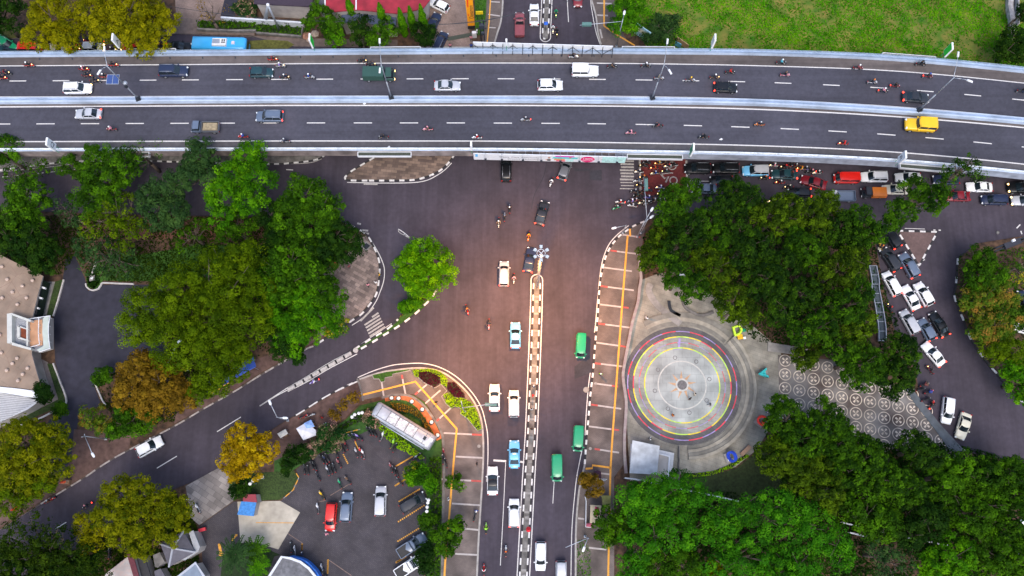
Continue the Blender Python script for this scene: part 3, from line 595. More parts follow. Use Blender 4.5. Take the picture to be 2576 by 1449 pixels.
# batik circle paving
batik = [(1957, 893), (2090, 905), (2250, 965), (2300, 985), (2360, 1072), (2420, 1150), (2330, 1150), (2200, 1120), (2080, 1100), (1962, 1050)]
slab('patterned_plaza', batik, None, .172, M('batik_base', (.1, .07, .06), .85, ns=.25, amt=.25, col2=(.2, .19, .18), big=.3))
def inpoly(x, y, pts):
    r = False; n = len(pts)
    for i in range(n):
        (x0, y0), (x1, y1) = pts[i], pts[(i+1) % n]
        if (y0 > y) != (y1 > y) and x < (x1-x0)*(y-y0)/(y1-y0)+x0: r = not r
    return r
bt = MB()
for i in range(13):
    for j in range(-1, 7):
        x, y = q('23', 162+133.5*i, 745+130*j+21.5*i)
        if not inpoly(x, y, batik): continue
        c = P(x, y, .175); r = .93
        bt.strip([(c.x+r*math.cos(k*math.pi/14), c.y+r*math.sin(k*math.pi/14)) for k in range(28)], .12, .178, 0, closed=True)
        bt.prism([(c.x+.1*math.cos(k), c.y+.1*math.sin(k)) for k in range(6)], None, .178)
        for k in range(4):
            a = R(45+90*k); u, v = math.cos(a), math.sin(a)
            pet = [(.13, 0), (.3, .17), (.36, .08), (.5, .2), (.62, .0), (.5, -.2), (.36, -.08), (.3, -.17)]
            bt.prism([(c.x+px*u-py*v, c.y+px*v+py*u) for px, py in pet], None, .178)
struct(bt.build('patterned_paving', M('batik_cream', (.6, .52, .43), .8, ns=1.2, amt=.3, big=.3)))
slab('drain_channel', [q('23', *p) for p in ((1255, 965), (1340, 985), (1480, 1160), (1620, 1340), (1720, 1449), (1860, 1600), (1720, 1600), (1580, 1400), (1400, 1170), (1300, 1020))], .15, .3, M('slate', (.1, .115, .13), .8, ns=1, amt=.25))
slab('path', Q('23', [(0, 570), (380, 632), (380, 670), (280, 690), (0, 655)]), .15, .4, conc)
gc = MB(); gp = smoothpts([p.to_2d() for p in PW([q('13', 985, 1180), q('13', 1010, 1320), q('23', 1010, 60), q('23', 1045, 250), q('23', 1072, 430), q('23', 1075, 560)], .5)], 4)
gc.strip(gp, 1.1, .15, 0, h=.35)
for s_ in (-.6, .6):
    gg = [Vector((p.x+s_, p.y)) for p in gp]; gc.strip(gg, .1, .35, 1, h=.8)
for p in resample(gp, 1.6): gc.box(p.x, p.y, .62, 1.15, .07, .07, 0, 1)
tag(gc.build('channel_fence', [M('blue_slate', (.05, .07, .085), .5), metal_m]), 'narrow slate-blue channel fenced by grey rails beside the queueing white van', 'fence')

# ---------------------------------------------------------------- north blocks
slab('field', [(1640, 150), (1600, 60), (1560, -20), (1560, -170), (3000, -170), (3000, 240), (2576, 170), (2000, 130)], None, .2, field_m)
slab('pavement', [(1490, 0), (1501, 40), (1506, 80), (1514, 112), (1530, 140), (1600, 140), (1570, 90), (1545, 0), (1545, -160), (1487, -160)], None, .16, walk_m)
slab('car_park', Q('01', [(1660, 250), (1640, 130), (1600, 60), (1640, -100), (1990, -100), (2000, 230), (2050, 440), (1650, 470)]), None, .165, Mbrick('forecourt', (.28, .2, .165), (.22, .155, .13), (.14, .11, .1), .4, .2, .5))
slab('lawn', Q('01', [(2060, -100), (2180, -100), (2170, 120), (2150, 330), (2070, 330)]), None, .2, lawn_m)
slab('pavement', Q('01', [(2170, -100), (2335, -100), (2310, 200), (2255, 400), (2130, 470), (2150, 200)]), None, .162, walk_m)
slab('drain_channel', Q('01', [(1800, 350), (2040, 305), (2060, 340), (1810, 385)]), .15, .22, M('mossy', (.06, .07, .055), .9))
slab('pavement', [(380, 95), (440, 60), (470, 20), (480, -150), (560, -150), (560, 40), (640, 66), (640, 92), (740, 116), (1000, 118), (1000, 100), (760, 96), (600, 88), (450, 84)], None, .158, M('dust_brown', (.15, .115, .1), .95, ns=1.5, amt=.2, big=.3))
slab('lawn', Q('01', [(-60, 385), (100, 375), (300, 385), (360, 420), (300, 460), (-60, 462)]), None, .18, M('dry_grass', (.1, .1, .02), .9, ns=2.5, amt=.35, big=.4))
slab('lawn', Q('01', [(-300, 200), (0, 210), (440, 260), (435, 340), (0, 300), (-200, 290)]), None, .19, lawn_m)
slab('lawn', Q('00', [(-100, 230), (150, 250), (280, 300), (200, 350), (60, 365), (-100, 355)]), None, .17, M('dry_grass', (0, 0, 0)))
slab('pavement', Q('00', [(1650, -60), (2130, -60), (2110, 150), (2080, 190), (1850, 180), (1660, 160)]), None, .162, M('forecourt', (0, 0, 0)))
slab('car_park', Q('00', [(2130, -60), (2250, -60), (2215, 160), (2080, 150)]), None, .166, drive_m)
# ================================================================ FLYOVER
ZD = 7.0
XS = [-900, -450, 0, 322, 644, 964, 1288, 1608, 1932, 2252, 2576, 3000, 3500]
def curve(v, xs=(0, 644, 964, 1288, 1608, 1932, 2252, 2576)):
    v = list(v); xs = list(xs)
    l = v[0]-(v[1]-v[0])/(xs[1]-xs[0])*900-0; sl_ = (v[-1]-v[-2])/(xs[-1]-xs[-2])
    xs = [-900]+xs+[3000, 3500]; v = [l]+v+[v[-1]+sl_*1.25*424, v[-1]+sl_*1.25*424+sl_*1.5*500]
    pts = smoothpts([Vector((a, b)) for a, b in zip(xs, v)], 12)
    ax = np.array([p.x for p in pts]); ay = np.array([p.y for p in pts])
    return lambda x: float(np.interp(x, ax, ay))
cN = curve([144.5, 140, 137.5, 135.5, 136.5, 140.5, 154, 184.5]); cNl = curve([166, 161, 159, 158.5, 160, 166, 178.7, 209])
cNd = curve([204, 200, 198.6, 198.2, 201, 207.5, 223.5, 252]); cM0 = curve([242.8, 241, 240.5, 240.3, 242, 250, 267.5, 295.5])
cM1 = curve([262.5, 260, 259.3, 259.4, 262, 268, 287, 313.5]); cM2 = curve([268.9, 265.5, 265.2, 265.2, 268, 276, 293.3, 321])
cSd = curve([312, 309.5, 309.2, 309.7, 313, 322, 340, 370]); cSl = curve([356.5, 354.7, 354.6, 355.3, 360, 367.3, 382.7, 413]); cS = curve([379.5, 378, 378, 379, 384, 391, 406.5, 437])
SX = list(range(-900, 3501, 50))
def W2(c, z=ZD, dy=0): return [P(x, c(x)+dy, z) for x in SX]
fly = thing('flyover', 'curving two-carriageway flyover with pale blue parapets crossing above the junction', 'flyover', (0, 60, 0))
FL = (0, 60, 0)
def off(pts, d, z):
    """offset a world line to its left-hand (north) side by d metres"""
    out = []
    for i, p in enumerate(pts):
        a = pts[max(0, i-1)]; b = pts[min(len(pts)-1, i+1)]; t = (b-a).to_2d().normalized()
        out.append(Vector((p.x-t.y*d, p.y+t.x*d, z)))
    return out
n0, s0, m0, m1 = W2(cN), W2(cS), W2(cM0), W2(cM1)
dk = MB()
prof = [off(n0, .55, ZD-1.3), off(n0, .55, ZD), off(s0, -.35, ZD), off(s0, -.35, ZD-1.3), off(s0, 2.2, ZD-1.9), off(n0, -2.2, ZD-1.9)]
dk.loft([[l[i] for l in prof] for i in range(len(SX))][::-1], 0)
deck = dk.build('deck', [asph_fly], fly, loc=FL)
fly_child = lambda mb, name, mats: mb.build(name, mats, fly, loc=FL)
for o_ in (deck,): o_.location = (0, 0, 0)
def fb(mb, name, mats, smooth=False):
    o = mb.build(name, mats, fly, smooth, loc=FL); o.location = (0, 0, 0); return o
sd = MB()
sd.loft([[a, b] for a, b in zip(W2(cN, ZD+.004), W2(cNl, ZD+.004))], 0, False, False)
sd.loft([[a, b] for a, b in zip(W2(cM1, ZD+.004), W2(cM2, ZD+.004))], 0, False, False)
fb(sd, 'shoulder', [shoulder_m])
s2 = MB(); s2.loft([[a, b] for a, b in zip(W2(cSl, ZD+.004), W2(cS, ZD+.004))], 0, False, False)
fb(s2, 'shoulder', [M('grey_shoulder', (.085, .08, .085), .88, ns=1.3, amt=.15, big=.1)])
def par(line, prof, mb, m):
    rings = [off(line, d, ZD+z) for d, z in prof]
    n = len(prof)
    for k in range(n-1): mb.loft([[rings[k+1][i], rings[k][i]] for i in range(len(SX))], m[k], False, False)
pn = MB(); par(n0, [(0, 0), (.08, .5), (.1, .52), (.14, .95), (.55, .95), (.55, -1.3)], pn, [0, 0, 1, 1, 0]); fb(pn, 'parapet', [railb_m, railb2_m])
def par_part(i0, i1, mat):
    global SX
    keep, SX = SX, SX[i0:i1]; mb = MB(); rings = [off(s0, d, ZD+z)[i0:i1] for d, z in [(0, 0), (-.05, .62), (-.35, .62), (-.4, -1.45), (-.3, -1.5)]]
    for k, m in enumerate([0, 0, 1, 1]): mb.loft([[rings[k+1][i], rings[k][i]] for i in range(len(SX))], m, False, False)
    SX = keep; fb(mb, 'parapet', [railb_m, mat])
par_part(0, 50, M('stained_fascia', (.24, .2, .19), .85, ns=.6, amt=.4, big=.15)); par_part(49, len(SX), M('painted_fascia', (.33, .36, .43), .8, ns=.7, amt=.25, big=.15))
pm_ = MB(); wl = [(m1[i]-m0[i]).length for i in range(len(SX))]
par(m1, [(0, 0), (.1, .72), (.34, .75), (.42, .5), (.62, .5), (.7, .75), (.95, .72), (1.1, 0)], pm_, [0, 0, 1, 1, 1, 0, 0]); fb(pm_, 'median_barrier', [railb_m, railb2_m])
mk = MB()
for c, d, w in ((cNl, 0, .17), (cM0, .8, .16), (cM2, 0, .22), (cSl, 0, .2)):
    l = W2(c, ZD+.008, d); mk.strip([p.to_2d() for p in l], w, ZD+.009)
for c, xs, L_, gr in ((cNd, [-194, -85, 24, 132.5, 241, 351.5, 458, 569, 682.7, 796, 907, 1023, 1137, 1252, 1368, 1482, 1599, 1717, 1832.5, 1948.8, 2070.4, 2189, 2306.7, 2426, 2546.7, 2666], 42, 3),
                      (cSd, [-133, -20, 91.5, 203.5, 316, 428.8, 545, 655.5, 772, 890, 1005.9, 1123.7, 1242, 1362, 1478, 1599, 1720, 1839.5, 1963.7, 2084, 2206.7, 2328, 2448.8, 2570], 46, 3)):
    for x in xs: mk.strip([P(a, c(a), 7).to_2d() for a in (x, x+L_/2, x+L_)], .17, ZD+.009)
fb(mk, 'lane_marking', [line_m])
# drain holes along the north shoulder
for x in range(100, 1500, 82):
    dh = MB(); p = P(x, cN(x)+4.5, 7); dh.box(p.x, p.y, 7.01, .22, .4, .02, .3); fb(dh, 'drain_cover', [dark_m])
# rails
def rail(line, d, zt, step, r, mat, zb, n=2):
    mb = MB(); l = off(line, d, zt)
    for k in range(n): mb.path([Vector((p.x, p.y, zt-.32*k)) for p in l], r, 6)
    for p in resample(l, step): mb.tube((p.x, p.y, zb), (p.x, p.y, zt), r*.9, r*.9, 5)
    return fb(mb, 'railing', [mat], True)
rail(n0, .42, ZD+1.3, 2.2, .045, M('grey_blue_rail', (.3, .38, .46), .5), ZD+.9)
rail(s0, -.1, ZD+1.15, 2.3, .1, M('white_rail', (.75, .8, .84), .5), ZD+.6)
# piers
for k, x in enumerate(range(-780, 3500, 420)):
    pr = MB(); p = P(x, (cM0(x)+cM1(x))/2, 7)
    for dy in (-4.6, 4.6): pr.tube((p.x, p.y+dy, 0), (p.x, p.y+dy, 4.4), .75, .75, 16)
    pr.box(p.x, p.y, 4.75, 1.6, 14.5, .9, 0, 0, 1, 1); fb(pr, 'pier', [conc])
# planters hung outside the parapets
for (ta, xa, ya), (tb_, xb, yb), south in ((('00', 1215, 462), ('00', 1655, 460), 0), (('01', 1080, 445), ('01', 1550, 447), 0), (('02', 1040, 438), ('02', 1535, 443), 0), (('03', 1078, 508), ('03', 1578, 543), 0),
        (('10', 920, 118), ('10', 1415, 118), 1), (('11', 965, 115), ('11', 1465, 115), 1), (('12', 1085, 132), ('12', 1605, 138), 1), (('13', 1240, 240), ('13', 1700, 282), 1)):
    z = ZD+.45; a, b = P(*q(ta, xa, ya), z), P(*q(tb_, xb, yb), z)
    xa_, xb_ = q(ta, xa, ya)[0], q(tb_, xb, yb)[0]
    base = s0 if south else n0; d = -.75 if south else .95
    l = off(base, d, 0); xs_ = [i for i, x in enumerate(SX)]
    wa = P(xa_, (cS if south else cN)(xa_), ZD); wb = P(xb_, (cS if south else cN)(xb_), ZD)
    t = (wb-wa); L_ = t.length; rz = math.atan2(t.y, t.x); nn = Vector((-math.sin(rz), math.cos(rz), 0))
    c = (wa+wb)/2+nn*d*1.0
    e = thing('planter_box', '', 'planter', (c.x, c.y, ZD-.3), rz, 'planter troughs hung along the flyover parapets')
    e['label'] = ['long white planter trough hung on the north parapet, ', 'long white planter trough hung on the south parapet, '][south]+{462: 'left of the blue bus', 445: 'above the black parked van', 438: 'below the roadside billboard', 508: 'beside the green field', 118: 'amid the left trees', 115: 'above the brick island', 132: 'right of the long banner', 240: 'among the right tree branches'}[ya]
    mb = MB()
    mb.box(0, 0, 0, L_, .7, .08); 
    for s_ in (-1, 1): mb.box(0, s_*.37, .3, L_, .08, .6); mb.box(s_*L_/2, 0, .3, .1, .82, .6)
    mb.build('trough', white_m, e)
    g = MB(); g.box(0, 0, .36, L_-.15, .6, .1); g.build('soil_fill', M('mossy', (.06, .07, .055), .9), e)
# ================================================================ LAMP POSTS on the flyover median
def lamp_flyover(base, top, a1, a2, label, solar=False):
    b = P(*base, ZD+.7); zt = ZD+12.0; t = P(*top, zt); b = Vector((t.x*.15+b.x*.85, t.y*.1+b.y*.9, ZD+.7)); 
    e = thing('street_lamp', label, 'street lamp', b, 0, 'double-armed lamps on the flyover median')
    h = zt-b.z
    mb = MB(); mb.tube((0, 0, 0), (0, 0, h*.5), .13, .1, 8); mb.tube((0, 0, h*.5), (0, 0, h), .1, .07, 8); mb.build('pole', metal_m, e, True)
    bx = MB(); bx.box(0, 0, .1, .8, .8, .25, .3); bx.box(.15, -.1, .5, .3, .3, .6, .2); bx.build('base', dark_m, e)
    for a in (a1, a2):
        g = P(*a, zt+.7)-b; L_ = min(3.4, math.hypot(g.x, g.y)); ang = math.atan2(g.y, g.x); g = Vector((math.cos(ang)*L_, math.sin(ang)*L_, h+.55))
        mb = MB(); mb.path([(0, 0, h-.3), (g.x*.5, g.y*.5, h+.25), g], .05, 6); arm = mb.build('arm', metal_m, e, True)
        lh = MB(); ux, uy = g.x/L_, g.y/L_; lh.box(g.x+ux*.3, g.y+uy*.3, g.z, .95, .3, .14, math.atan2(uy, ux), 0, .8, .8); lh.build('lamp_head', white_m, arm)
    if solar:
        mb = MB(); mb.box(-1.0, -.1, h*.62, 1.7, 1.45, .06, 0, 0); mb.box(-1.0, -.1, h*.62+.035, 1.55, .64, .02, 0, 1); 
        s_ = MB(); s_.box(-1, -.1, h*.62, 2.0, 1.7, .06, 0, 0)
        for dx in (-.48, .48): s_.box(-1+dx, -.1, h*.62+.04, .86, 1.5, .03, 0, 1)
        s_.tube((0, 0, h*.6), (-1, -.1, h*.6), .05, .05, 6, 0); s_.build('solar_panel', [metal_m, M('solar_cells', (.05, .09, .25), .25, amt=.1)], e)
        s_ = MB(); s_.ball((.35, 0, h*.5), .35, 0); s_.box(.2, -.3, h*.44, .4, .3, .5, 0, 1); s_.build('camera_unit', [metal_m, dark_m], e)
lamp_flyover(q('00', 1310, 940), q('00', 982, 560), q('00', 980, 470), q('00', 940, 660), 'left flyover median lamp carrying a solar panel and camera', True)
lamp_flyover(q('01', 1278, 925), q('01', 1172, 555), q('01', 1165, 395), q('01', 1168, 640), 'grey double-armed lamp beside the dark green truck on the flyover')
lamp_flyover(q('02', 1318, 930), q('02', 1467, 545), q('02', 1467, 395), q('02', 1484, 655), 'double-armed flyover lamp just right of the white boxy wagon')
lamp_flyover(q('03', 1415, 1045), q('03', 1825, 650), q('03', 1800, 505), q('03', 1893, 752), 'rightmost double-armed flyover lamp, leaning over the grey saloon')
# ================================================================ box signs on the parapets
def boxsign(t, top, foot, label, col, edge=(.8, .8, .8), txt=None, zt=ZD+4.6, ht=2.6, w=1.3):
    b = P(*q(t, *foot), ZD+.9); e = thing('sign_board', label, 'sign', (b.x, b.y, ZD+.9), 0, 'box signs on the flyover parapets')
    tp = P(*q(t, *top), zt); rz = math.atan2(tp.y-b.y, tp.x-b.x) if 0 else (R(-4) if b.x > 25 else R(1)); e.rotation_euler.z = rz
    side = 1 if b.x < 0 else -1
    for y in (-.32, .32): mb = MB(); mb.tube((0, y, 0), (0, y, 1.5), .05, .05, 6); mb.build('leg', M('green_post', (.02, .3, .16), .5), e)
    mb = MB(); mb.box(0, 0, 1.3+ht/2, .28, w, ht); mb.build('frame', M('sign_edge_'+str(edge[0]), edge, .5, amt=.05), e)
    pn_ = MB()
    for s_ in (-1, 1): pn_.box(s_*.146, 0, 1.3+ht/2, .012, w-.12, ht-.12)
    pnl = pn_.build('panel', M('sign_'+label.split()[0]+str(int(col[1]*99)), col, .45, amt=.05), e)
    if txt:
        mw = Matrix.Translation((side*.156, 0, 1.3+ht*.42)) @ Matrix.Rotation(R(90)*side, 4, 'Z') @ Matrix.Rotation(R(90), 4, 'X')
        text_obj(txt, 1.25 if len(txt) == 1 else .4, dark_m if col[0] > .3 else white_m, .004, e, 'lettering', mw)
boxsign('00', (1095, 335), (1160, 462), 'white box sign leaning over the treetops left of the blue bus', (.8, .8, .78), txt='A')
boxsign('01', (515, 310), (555, 462), 'bright green box sign between the blue bus and the red roof', (.03, .6, .06))
boxsign('02', (1910, 310), (1868, 465), 'white box sign against the field’s near edge', (.8, .8, .8))
boxsign('03', (1740, 410), (1630, 545), 'bright green box sign beside the field', (.05, .6, .06))
boxsign('10', (450, 30), (560, 95), 'pale box sign above the left trees on the south parapet', (.72, .75, .78), txt='Q')
boxsign('11', (2037, 25), (2037, 100), 'narrow white and black post sign at the banner’s left end', (.78, .78, .78), w=.9, ht=1.8)
boxsign('12', (1710, 60), (1668, 145), 'dark green box sign on the south parapet right of the banner', (.01, .22, .1), txt='')
boxsign('13', (1290, 140), (1200, 215), 'white box sign above the queue of white cars', (.74, .77, .8), txt='R')
boxsign('01', (2363, 305), (2363, 462), 'slim white-topped sign post above the roadside billboard', (.8, .8, .8), w=.55, ht=1.6)
# ================================================================ long banner on the south side
za, zb = 8.2, 5.9
A0, A1 = P(*q('11', 2050, 118), za), P(*q('12', 1082, 152), za); B0 = P(*q('11', 2057, 172), zb)
t_ = (A1-A0); LB = t_.length; rzb = math.atan2(t_.y, t_.x); hb = 2.5
e = thing('banner_billboard', 'long white banner board with a pink oval reading 100% on the flyover’s south side', 'billboard', (A0.x, A0.y, za-hb), rzb)
mb = MB(); mb.box(LB/2, 0, hb/2, LB, .12, hb, 0, 0); e.rotation_euler = (0, 0, rzb)
for ch in (mb.build('board', white_m, e),): pass
GPS = []; f = -.066
def rc(x0, x1, z0, z1, m, y=f, sk=0): gp_ = MB(); GPS.append((gp_, m)); gp_.add([(x0*LB, y, z0*hb), (x1*LB, y, z0*hb), ((x1+sk)*LB, y, z1*hb), ((x0+sk)*LB, y, z1*hb)], [(0, 1, 2, 3)], 0)
rc(.012, .028, .5, .92, 0, f-.002)
rc(.54, .665, .78, .97, 1, f-.002, -.01); rc(.515, .68, .5, .76, 2, f-.002, .01); rc(.53, .6, .25, .48, 3, f-.004); rc(.545, .605, .04, .24, 4, f-.004); rc(.61, .66, .05, .45, 6, f-.006)
rc(.475, .51, .2, .32, 3, f-.003); rc(.485, .507, .1, .38, 5, f-.005)
rc(.845, .999, .02, .98, 6, f-.001)
gp_ = MB(); GPS.append((gp_, 7)); gp_.add([(LB*(.75+.046*math.cos(k*.26)), f-.006, hb*(.48+.47*math.sin(k*.26))) for k in range(24)], [tuple(range(24))], 0)
for cx_, cz_, m_ in ((.496, .62, 3), (.635, .7, 3)):
    gp_ = MB(); GPS.append((gp_, 8)); gp_.add([(LB*(cx_+.009*math.cos(k*.5)), f-.008, hb*(cz_+.15*math.sin(k*.5))) for k in range(12)], [tuple(range(12))], 0)
PM = [M('print_blue', (.1, .45, .8)), M('print_magenta', (.7, .03, .45)), M('print_teal', (.1, .6, .6)), M('print_orange', (.85, .35, .12)), M('print_red', (.75, .12, .2)), M('print_black', (.03, .03, .03)), M('print_mint', (.5, .8, .75)), M('print_crimson', (.75, .01, .16)), M('print_skin', (.5, .28, .2))]
for g_, m in GPS: g_.build('printed_shape', PM[m], e)
def bt_(s, x, z, size, mat, y=f-.012):
    text_obj(s, size, mat, .003, e, 'lettering', Matrix.Translation((x*LB, y, z*hb)) @ Matrix.Rotation(R(90), 4, 'X'))
gr = M('print_grey', (.2, .2, .22))
bt_('Waste  Class  Community', .3, .56, .62, gr); bt_('Creative  Technology', .33, .26, .62, gr); bt_('100%', .75, .55, .85, M('print_white', (.9, .9, .9)))
bt_('KOMPLEMENTER', .75, .3, .3, MATS['print_white']); bt_('www.                .com', .91, .5, .4, gr); bt_('022-', .885, .24, .5, gr)
for x in (.08, .187, .325, .445, .57, .695, .82, .94):
    mb = MB(); mb.path([(x*LB, .1, hb), (x*LB-.1, -.4, hb+.25), (x*LB, -.75, hb*.85)], .035, 5, 0); mb.box(x*LB, -.78, hb*.8-.1, .36, .25, .36, 0, 1)
    mb.build('floodlight', [metal_m, dark_m], e)
mb = MB()
for k in range(22):
    x = (k+.5)/22*LB; mb.tube((x, .1, hb*.3), (x, .95, hb*.75), .035, .035, 5); mb.tube((x, .1, hb*.9), (x, .95, hb*.75), .035, .035, 5)
mb.tube((0, .5, hb*.6), (LB, .5, hb*.6), .04, .04, 5); mb.build('support_frame', metal_m, e)
# ================================================================ billboard seen from behind on the north side
A0 = P(*q('01', 2045, 395), 9.2); A1 = P(*q('02', 955, 435), 9.2); t_ = A1-A0; LB2 = t_.length
e = thing('roadside_billboard', 'back of a long white billboard on a black steel truss beyond the north parapet', 'billboard', (A0.x, A0.y, 6.4), math.atan2(t_.y, t_.x))
mb = MB(); mb.box(LB2/2, 0, 1.4, LB2, .12, 2.8); mb.build('board', white_m, e)
mb = MB(); n = 14
for k in range(n+1):
    x = LB2*k/n; mb.tube((x, -.1, .3), (x, -.1, 2.7), .05, .05, 5); mb.tube((x, -.1, 2.2), (x, -1.0, .8), .06, .06, 5)
    if k < n: mb.tube((x, -.3, (.4 if k % 2 else 2.5)), (x+LB2/n, -.3, (2.5 if k % 2 else .4)), .055, .055, 5)
for z in (.4, 1.5): mb.tube((0, -.15, z), (LB2, -.15, z), .05, .05, 5)
mb.build('truss', dark_m, e)
# ================================================================ street lamps, traffic signals at ground level
def gpole(base, label, cat='street lamp', name='street_lamp', h=8.0, arms=(), heads=True, r=.1, mat=metal_m, sig=None, grp=None, base_z=.15):
    b = P(*base, base_z); e = thing(name, label, cat, b, 0, grp)
    mb = MB(); mb.tube((0, 0, 0), (0, 0, h), r, r*.7, 8); mb.box(0, 0, .1, r*4, r*4, .2); mb.build('pole', mat, e, True)
    for (ap, az, hd) in arms:
        g = P(*ap, az)-b; mb = MB(); mb.path([(0, 0, min(h, az)-.2), (g.x, g.y, az-base_z)], .06, 6); arm = mb.build('arm', mat, e, True)
        if hd:
            l = math.hypot(g.x, g.y) or 1; lh = MB(); lh.loft([[(g.x+g.x/l*dx-g.y/l*w_*math.cos(k*math.pi/4), g.y+g.y/l*dx+g.x/l*w_*math.cos(k*math.pi/4), az-base_z+.08*math.sin(k*math.pi/4)) for k in range(8)] for dx, w_ in ((-.25, .1), (-.1, .2), (.4, .2), (.6, .1))], 0); 
            lh.build('lamp_head', white_m, arm, True)
    for s_ in (sig or []):
        g = P(*s_[0], s_[1])-b; mb = MB(); mb.box(g.x, g.y, s_[1]-base_z, .3, .35, 1.0) if len(s_) < 3 else mb.box(g.x, g.y, s_[1]-base_z, s_[2], s_[3], .45)
        o = mb.build('signal_head', M('signal_green_grey', (.1, .2, .18), .5), e)
    return e
# traffic light over the motorcycle queue: long arm from the kerb (12)
gpole(q('12', 1215, 870), 'traffic signal pole with a long arm over the waiting motorcycles', 'traffic light', 'traffic_light', 7.5,
      [(q('12', 1243, 340), 7.0, False)], sig=[(q('12', 1266, 415), 7.0, .5, 2.0)], mat=metal_m)
gpole(q('12', 1180, 905), 'leaning grey lamp post with two short arms beside the signal arm', h=8, arms=[(q('12', 1315, 655), 9.0, True), (q('12', 1310, 722), 8.3, True)])
gpole(q('12', 1045, 868), 'short white pole at the kerb tip of the tiled pavement', 'pole', 'street_pole', 4.2, arms=[(q('12', 972, 820), 4.5, True)])
gpole(q('21', 1970, 1225), 'traffic signal on the lime shrub bed with an arm over the white saloon', 'traffic light', 'traffic_light', 6.5,
      [(q('21', 2265, 1148), 6.8, False), (q('21', 1935, 1125), 7.6, False)], sig=[(q('21', 2215, 1160), 6.5, 1.8, .5)])
gpole(q('02', 985, 440), 'grey signal mast at the field corner with a long arm over the road', 'traffic light', 'traffic_light', 9.0,
      [(q('02', 640, 238), 8.5, False), (q('02', 1058, 128), 10.5, True)], sig=[(q('02', 705, 230), 8.6, 1.6, .6)])
gpole(q('21', 300, 1310), 'double-armed lamp post on the earth verge by the SW road', h=6.5, arms=[(q('21', 135, 1150), 7.5, True), (q('21', 265, 1285), 6.2, True)])
gpole(q('30', 1000, 155), 'lamp post with a white oval head by the driveway exit', h=7.0, arms=[(q('30', 770, 138), 8.0, False), (q('30', 872, 298), 8.0, True), (q('30', 797, 112), 8.2, False)])
gpole(q('32', 690, 1075), 'lamp post with a white bar arm by the lower right pavement', h=6, arms=[(q('32', 505, 1180), 5, False), (q('32', 680, 1185), 5.0, True)])
gpole(q('32', 870, 540), 'twin white globe lamp beneath the plaza pavement', h=3.6, arms=[(q('32', 800, 534), 3.8, True), (q('32', 818, 538), 3.7, True)])
gpole(q('20', 1770, 830), 'grey lamp post rising through the big olive tree', h=8, arms=[(q('20', 1675, 575), 12, True)])
gpole(q('22', 1755, 300) if 0 else q('12', 1670, 1400), 'bent pale lamp post among the plaza treetops', h=6, arms=[(q('12', 1612, 1265), 9.8, True)])
gpole(q('33', 2350, 1250), 'thin lamp pole in the lower right trees', h=8, arms=[(q('33', 2415, 950), 11, True)])
# globe lamps
def globes(t, pts, label, h=3.4):
    b = P(*q(t, *pts[0]), h).to_2d(); e = thing('globe_lamp', label, 'street lamp', (b.x, b.y, .17), 0, 'white globe lamps round the car park')
    mb = MB(); mb.tube((0, 0, 0), (0, 0, h), .06, .05, 6); ps = [P(*q(t, *p), h)-Vector((b.x, b.y, 0)) for p in pts]
    mb.path([Vector((p.x, p.y, h-.25)) for p in ps], .04, 5); mb.build('pole', metal_m, e)
    for p in ps: g = MB(); g.ball((p.x, p.y, h), .27, 0, 12, 8); g.build('globe', M('globe_glass', (.82, .8, .76), .3, amt=.03), e, True)
globes('21', [(908, 1277), (933, 1255), (972, 1243), (1003, 1237)], 'row of four white globe lamps beside the silver carriage')
globes('31', [(1628, 732), (1622, 757), (1615, 798), (1612, 838)], 'row of four white globe lamps at the black estate’s nose')
globes('30', [(2362, 578), (2390, 548)], 'pair of white globe lamps under the golden tree')
globes('31', [(20, 527), (62, 514)], 'pair of white globe lamps by the dark curved lawn')
gb_lab = ['topmost', 'second', 'third', 'fourth', 'fifth', 'lowest']
for k, (t, x, y) in enumerate((('21', 1345, 1100), ('21', 1470, 1130), ('21', 1568, 1205), ('21', 1655, 1325), ('31', 1712, 120), ('21', 1278, 1097))):
    p = P(*q(t, x, y), .4); g = MB(); g.ball((0, 0, .25), .32, 0, 12, 8); r_ = MB(); r_.prism([(.42*math.cos(j*.5), .42*math.sin(j*.5)) for j in range(13)], 0, .1)
    e = thing('bollard_lamp', 'round white garden light, %s along the terracotta crescent bed' % (['second from top', 'third from top', 'fourth from top', 'fifth from top', 'lowest', 'topmost'][k]), 'garden light', (p.x, p.y, .18), 0, 'round garden lights in the terracotta bed')
    g.build('globe', MATS['globe_glass'], e, True); r_.build('base', dark_m, e)
# ---------------------------------------------------------------- high mast on the median tip (lit, sodium glow)
b = P(1350.5, 724, .15); HM = 21.0
tp = P(1363.5, 640, HM)
e = thing('high_mast_light', 'tall grey mast with a ring of six floodlights at the median tip', 'floodlight mast', b)
mb = MB(); mb.tube((0, 0, 0), (0, 0, HM), .2, .09, 10)
for k in range(42):
    z = 2+k*.42; s_ = .3 if k % 2 else -.3; mb.tube((0, 0, z), (s_, 0, z), .025, .025, 4)
mb.build('pole', metal_m, e, True)
mb = MB(); rr = .6
ring = [(rr*math.cos(k*math.pi/6), rr*math.sin(k*math.pi/6), HM-.1) for k in range(13)]; mb.path(ring, .035, 5)
for a in (45, 135): mb.tube((rr*math.cos(R(a)), rr*math.sin(R(a)), HM-.1), (-rr*math.cos(R(a)), -rr*math.sin(R(a)), HM-.1), .05, .05, 5)
mb.build('ring_frame', white_m, e)
for k in range(6):
    a = R(90+60*k); lx, ly = 1.0*math.cos(a), 1.0*math.sin(a)
    mb = MB(); mb.box(lx, ly, HM, .46, .46, .18, a, 0, .8, .8); mb.tube((rr*math.cos(a), rr*math.sin(a), HM-.1), (lx, ly, HM), .05, .05, 5); mb.build('floodlight', M('floodlight_grey', (.5, .56, .6), .5, amt=.05), e)
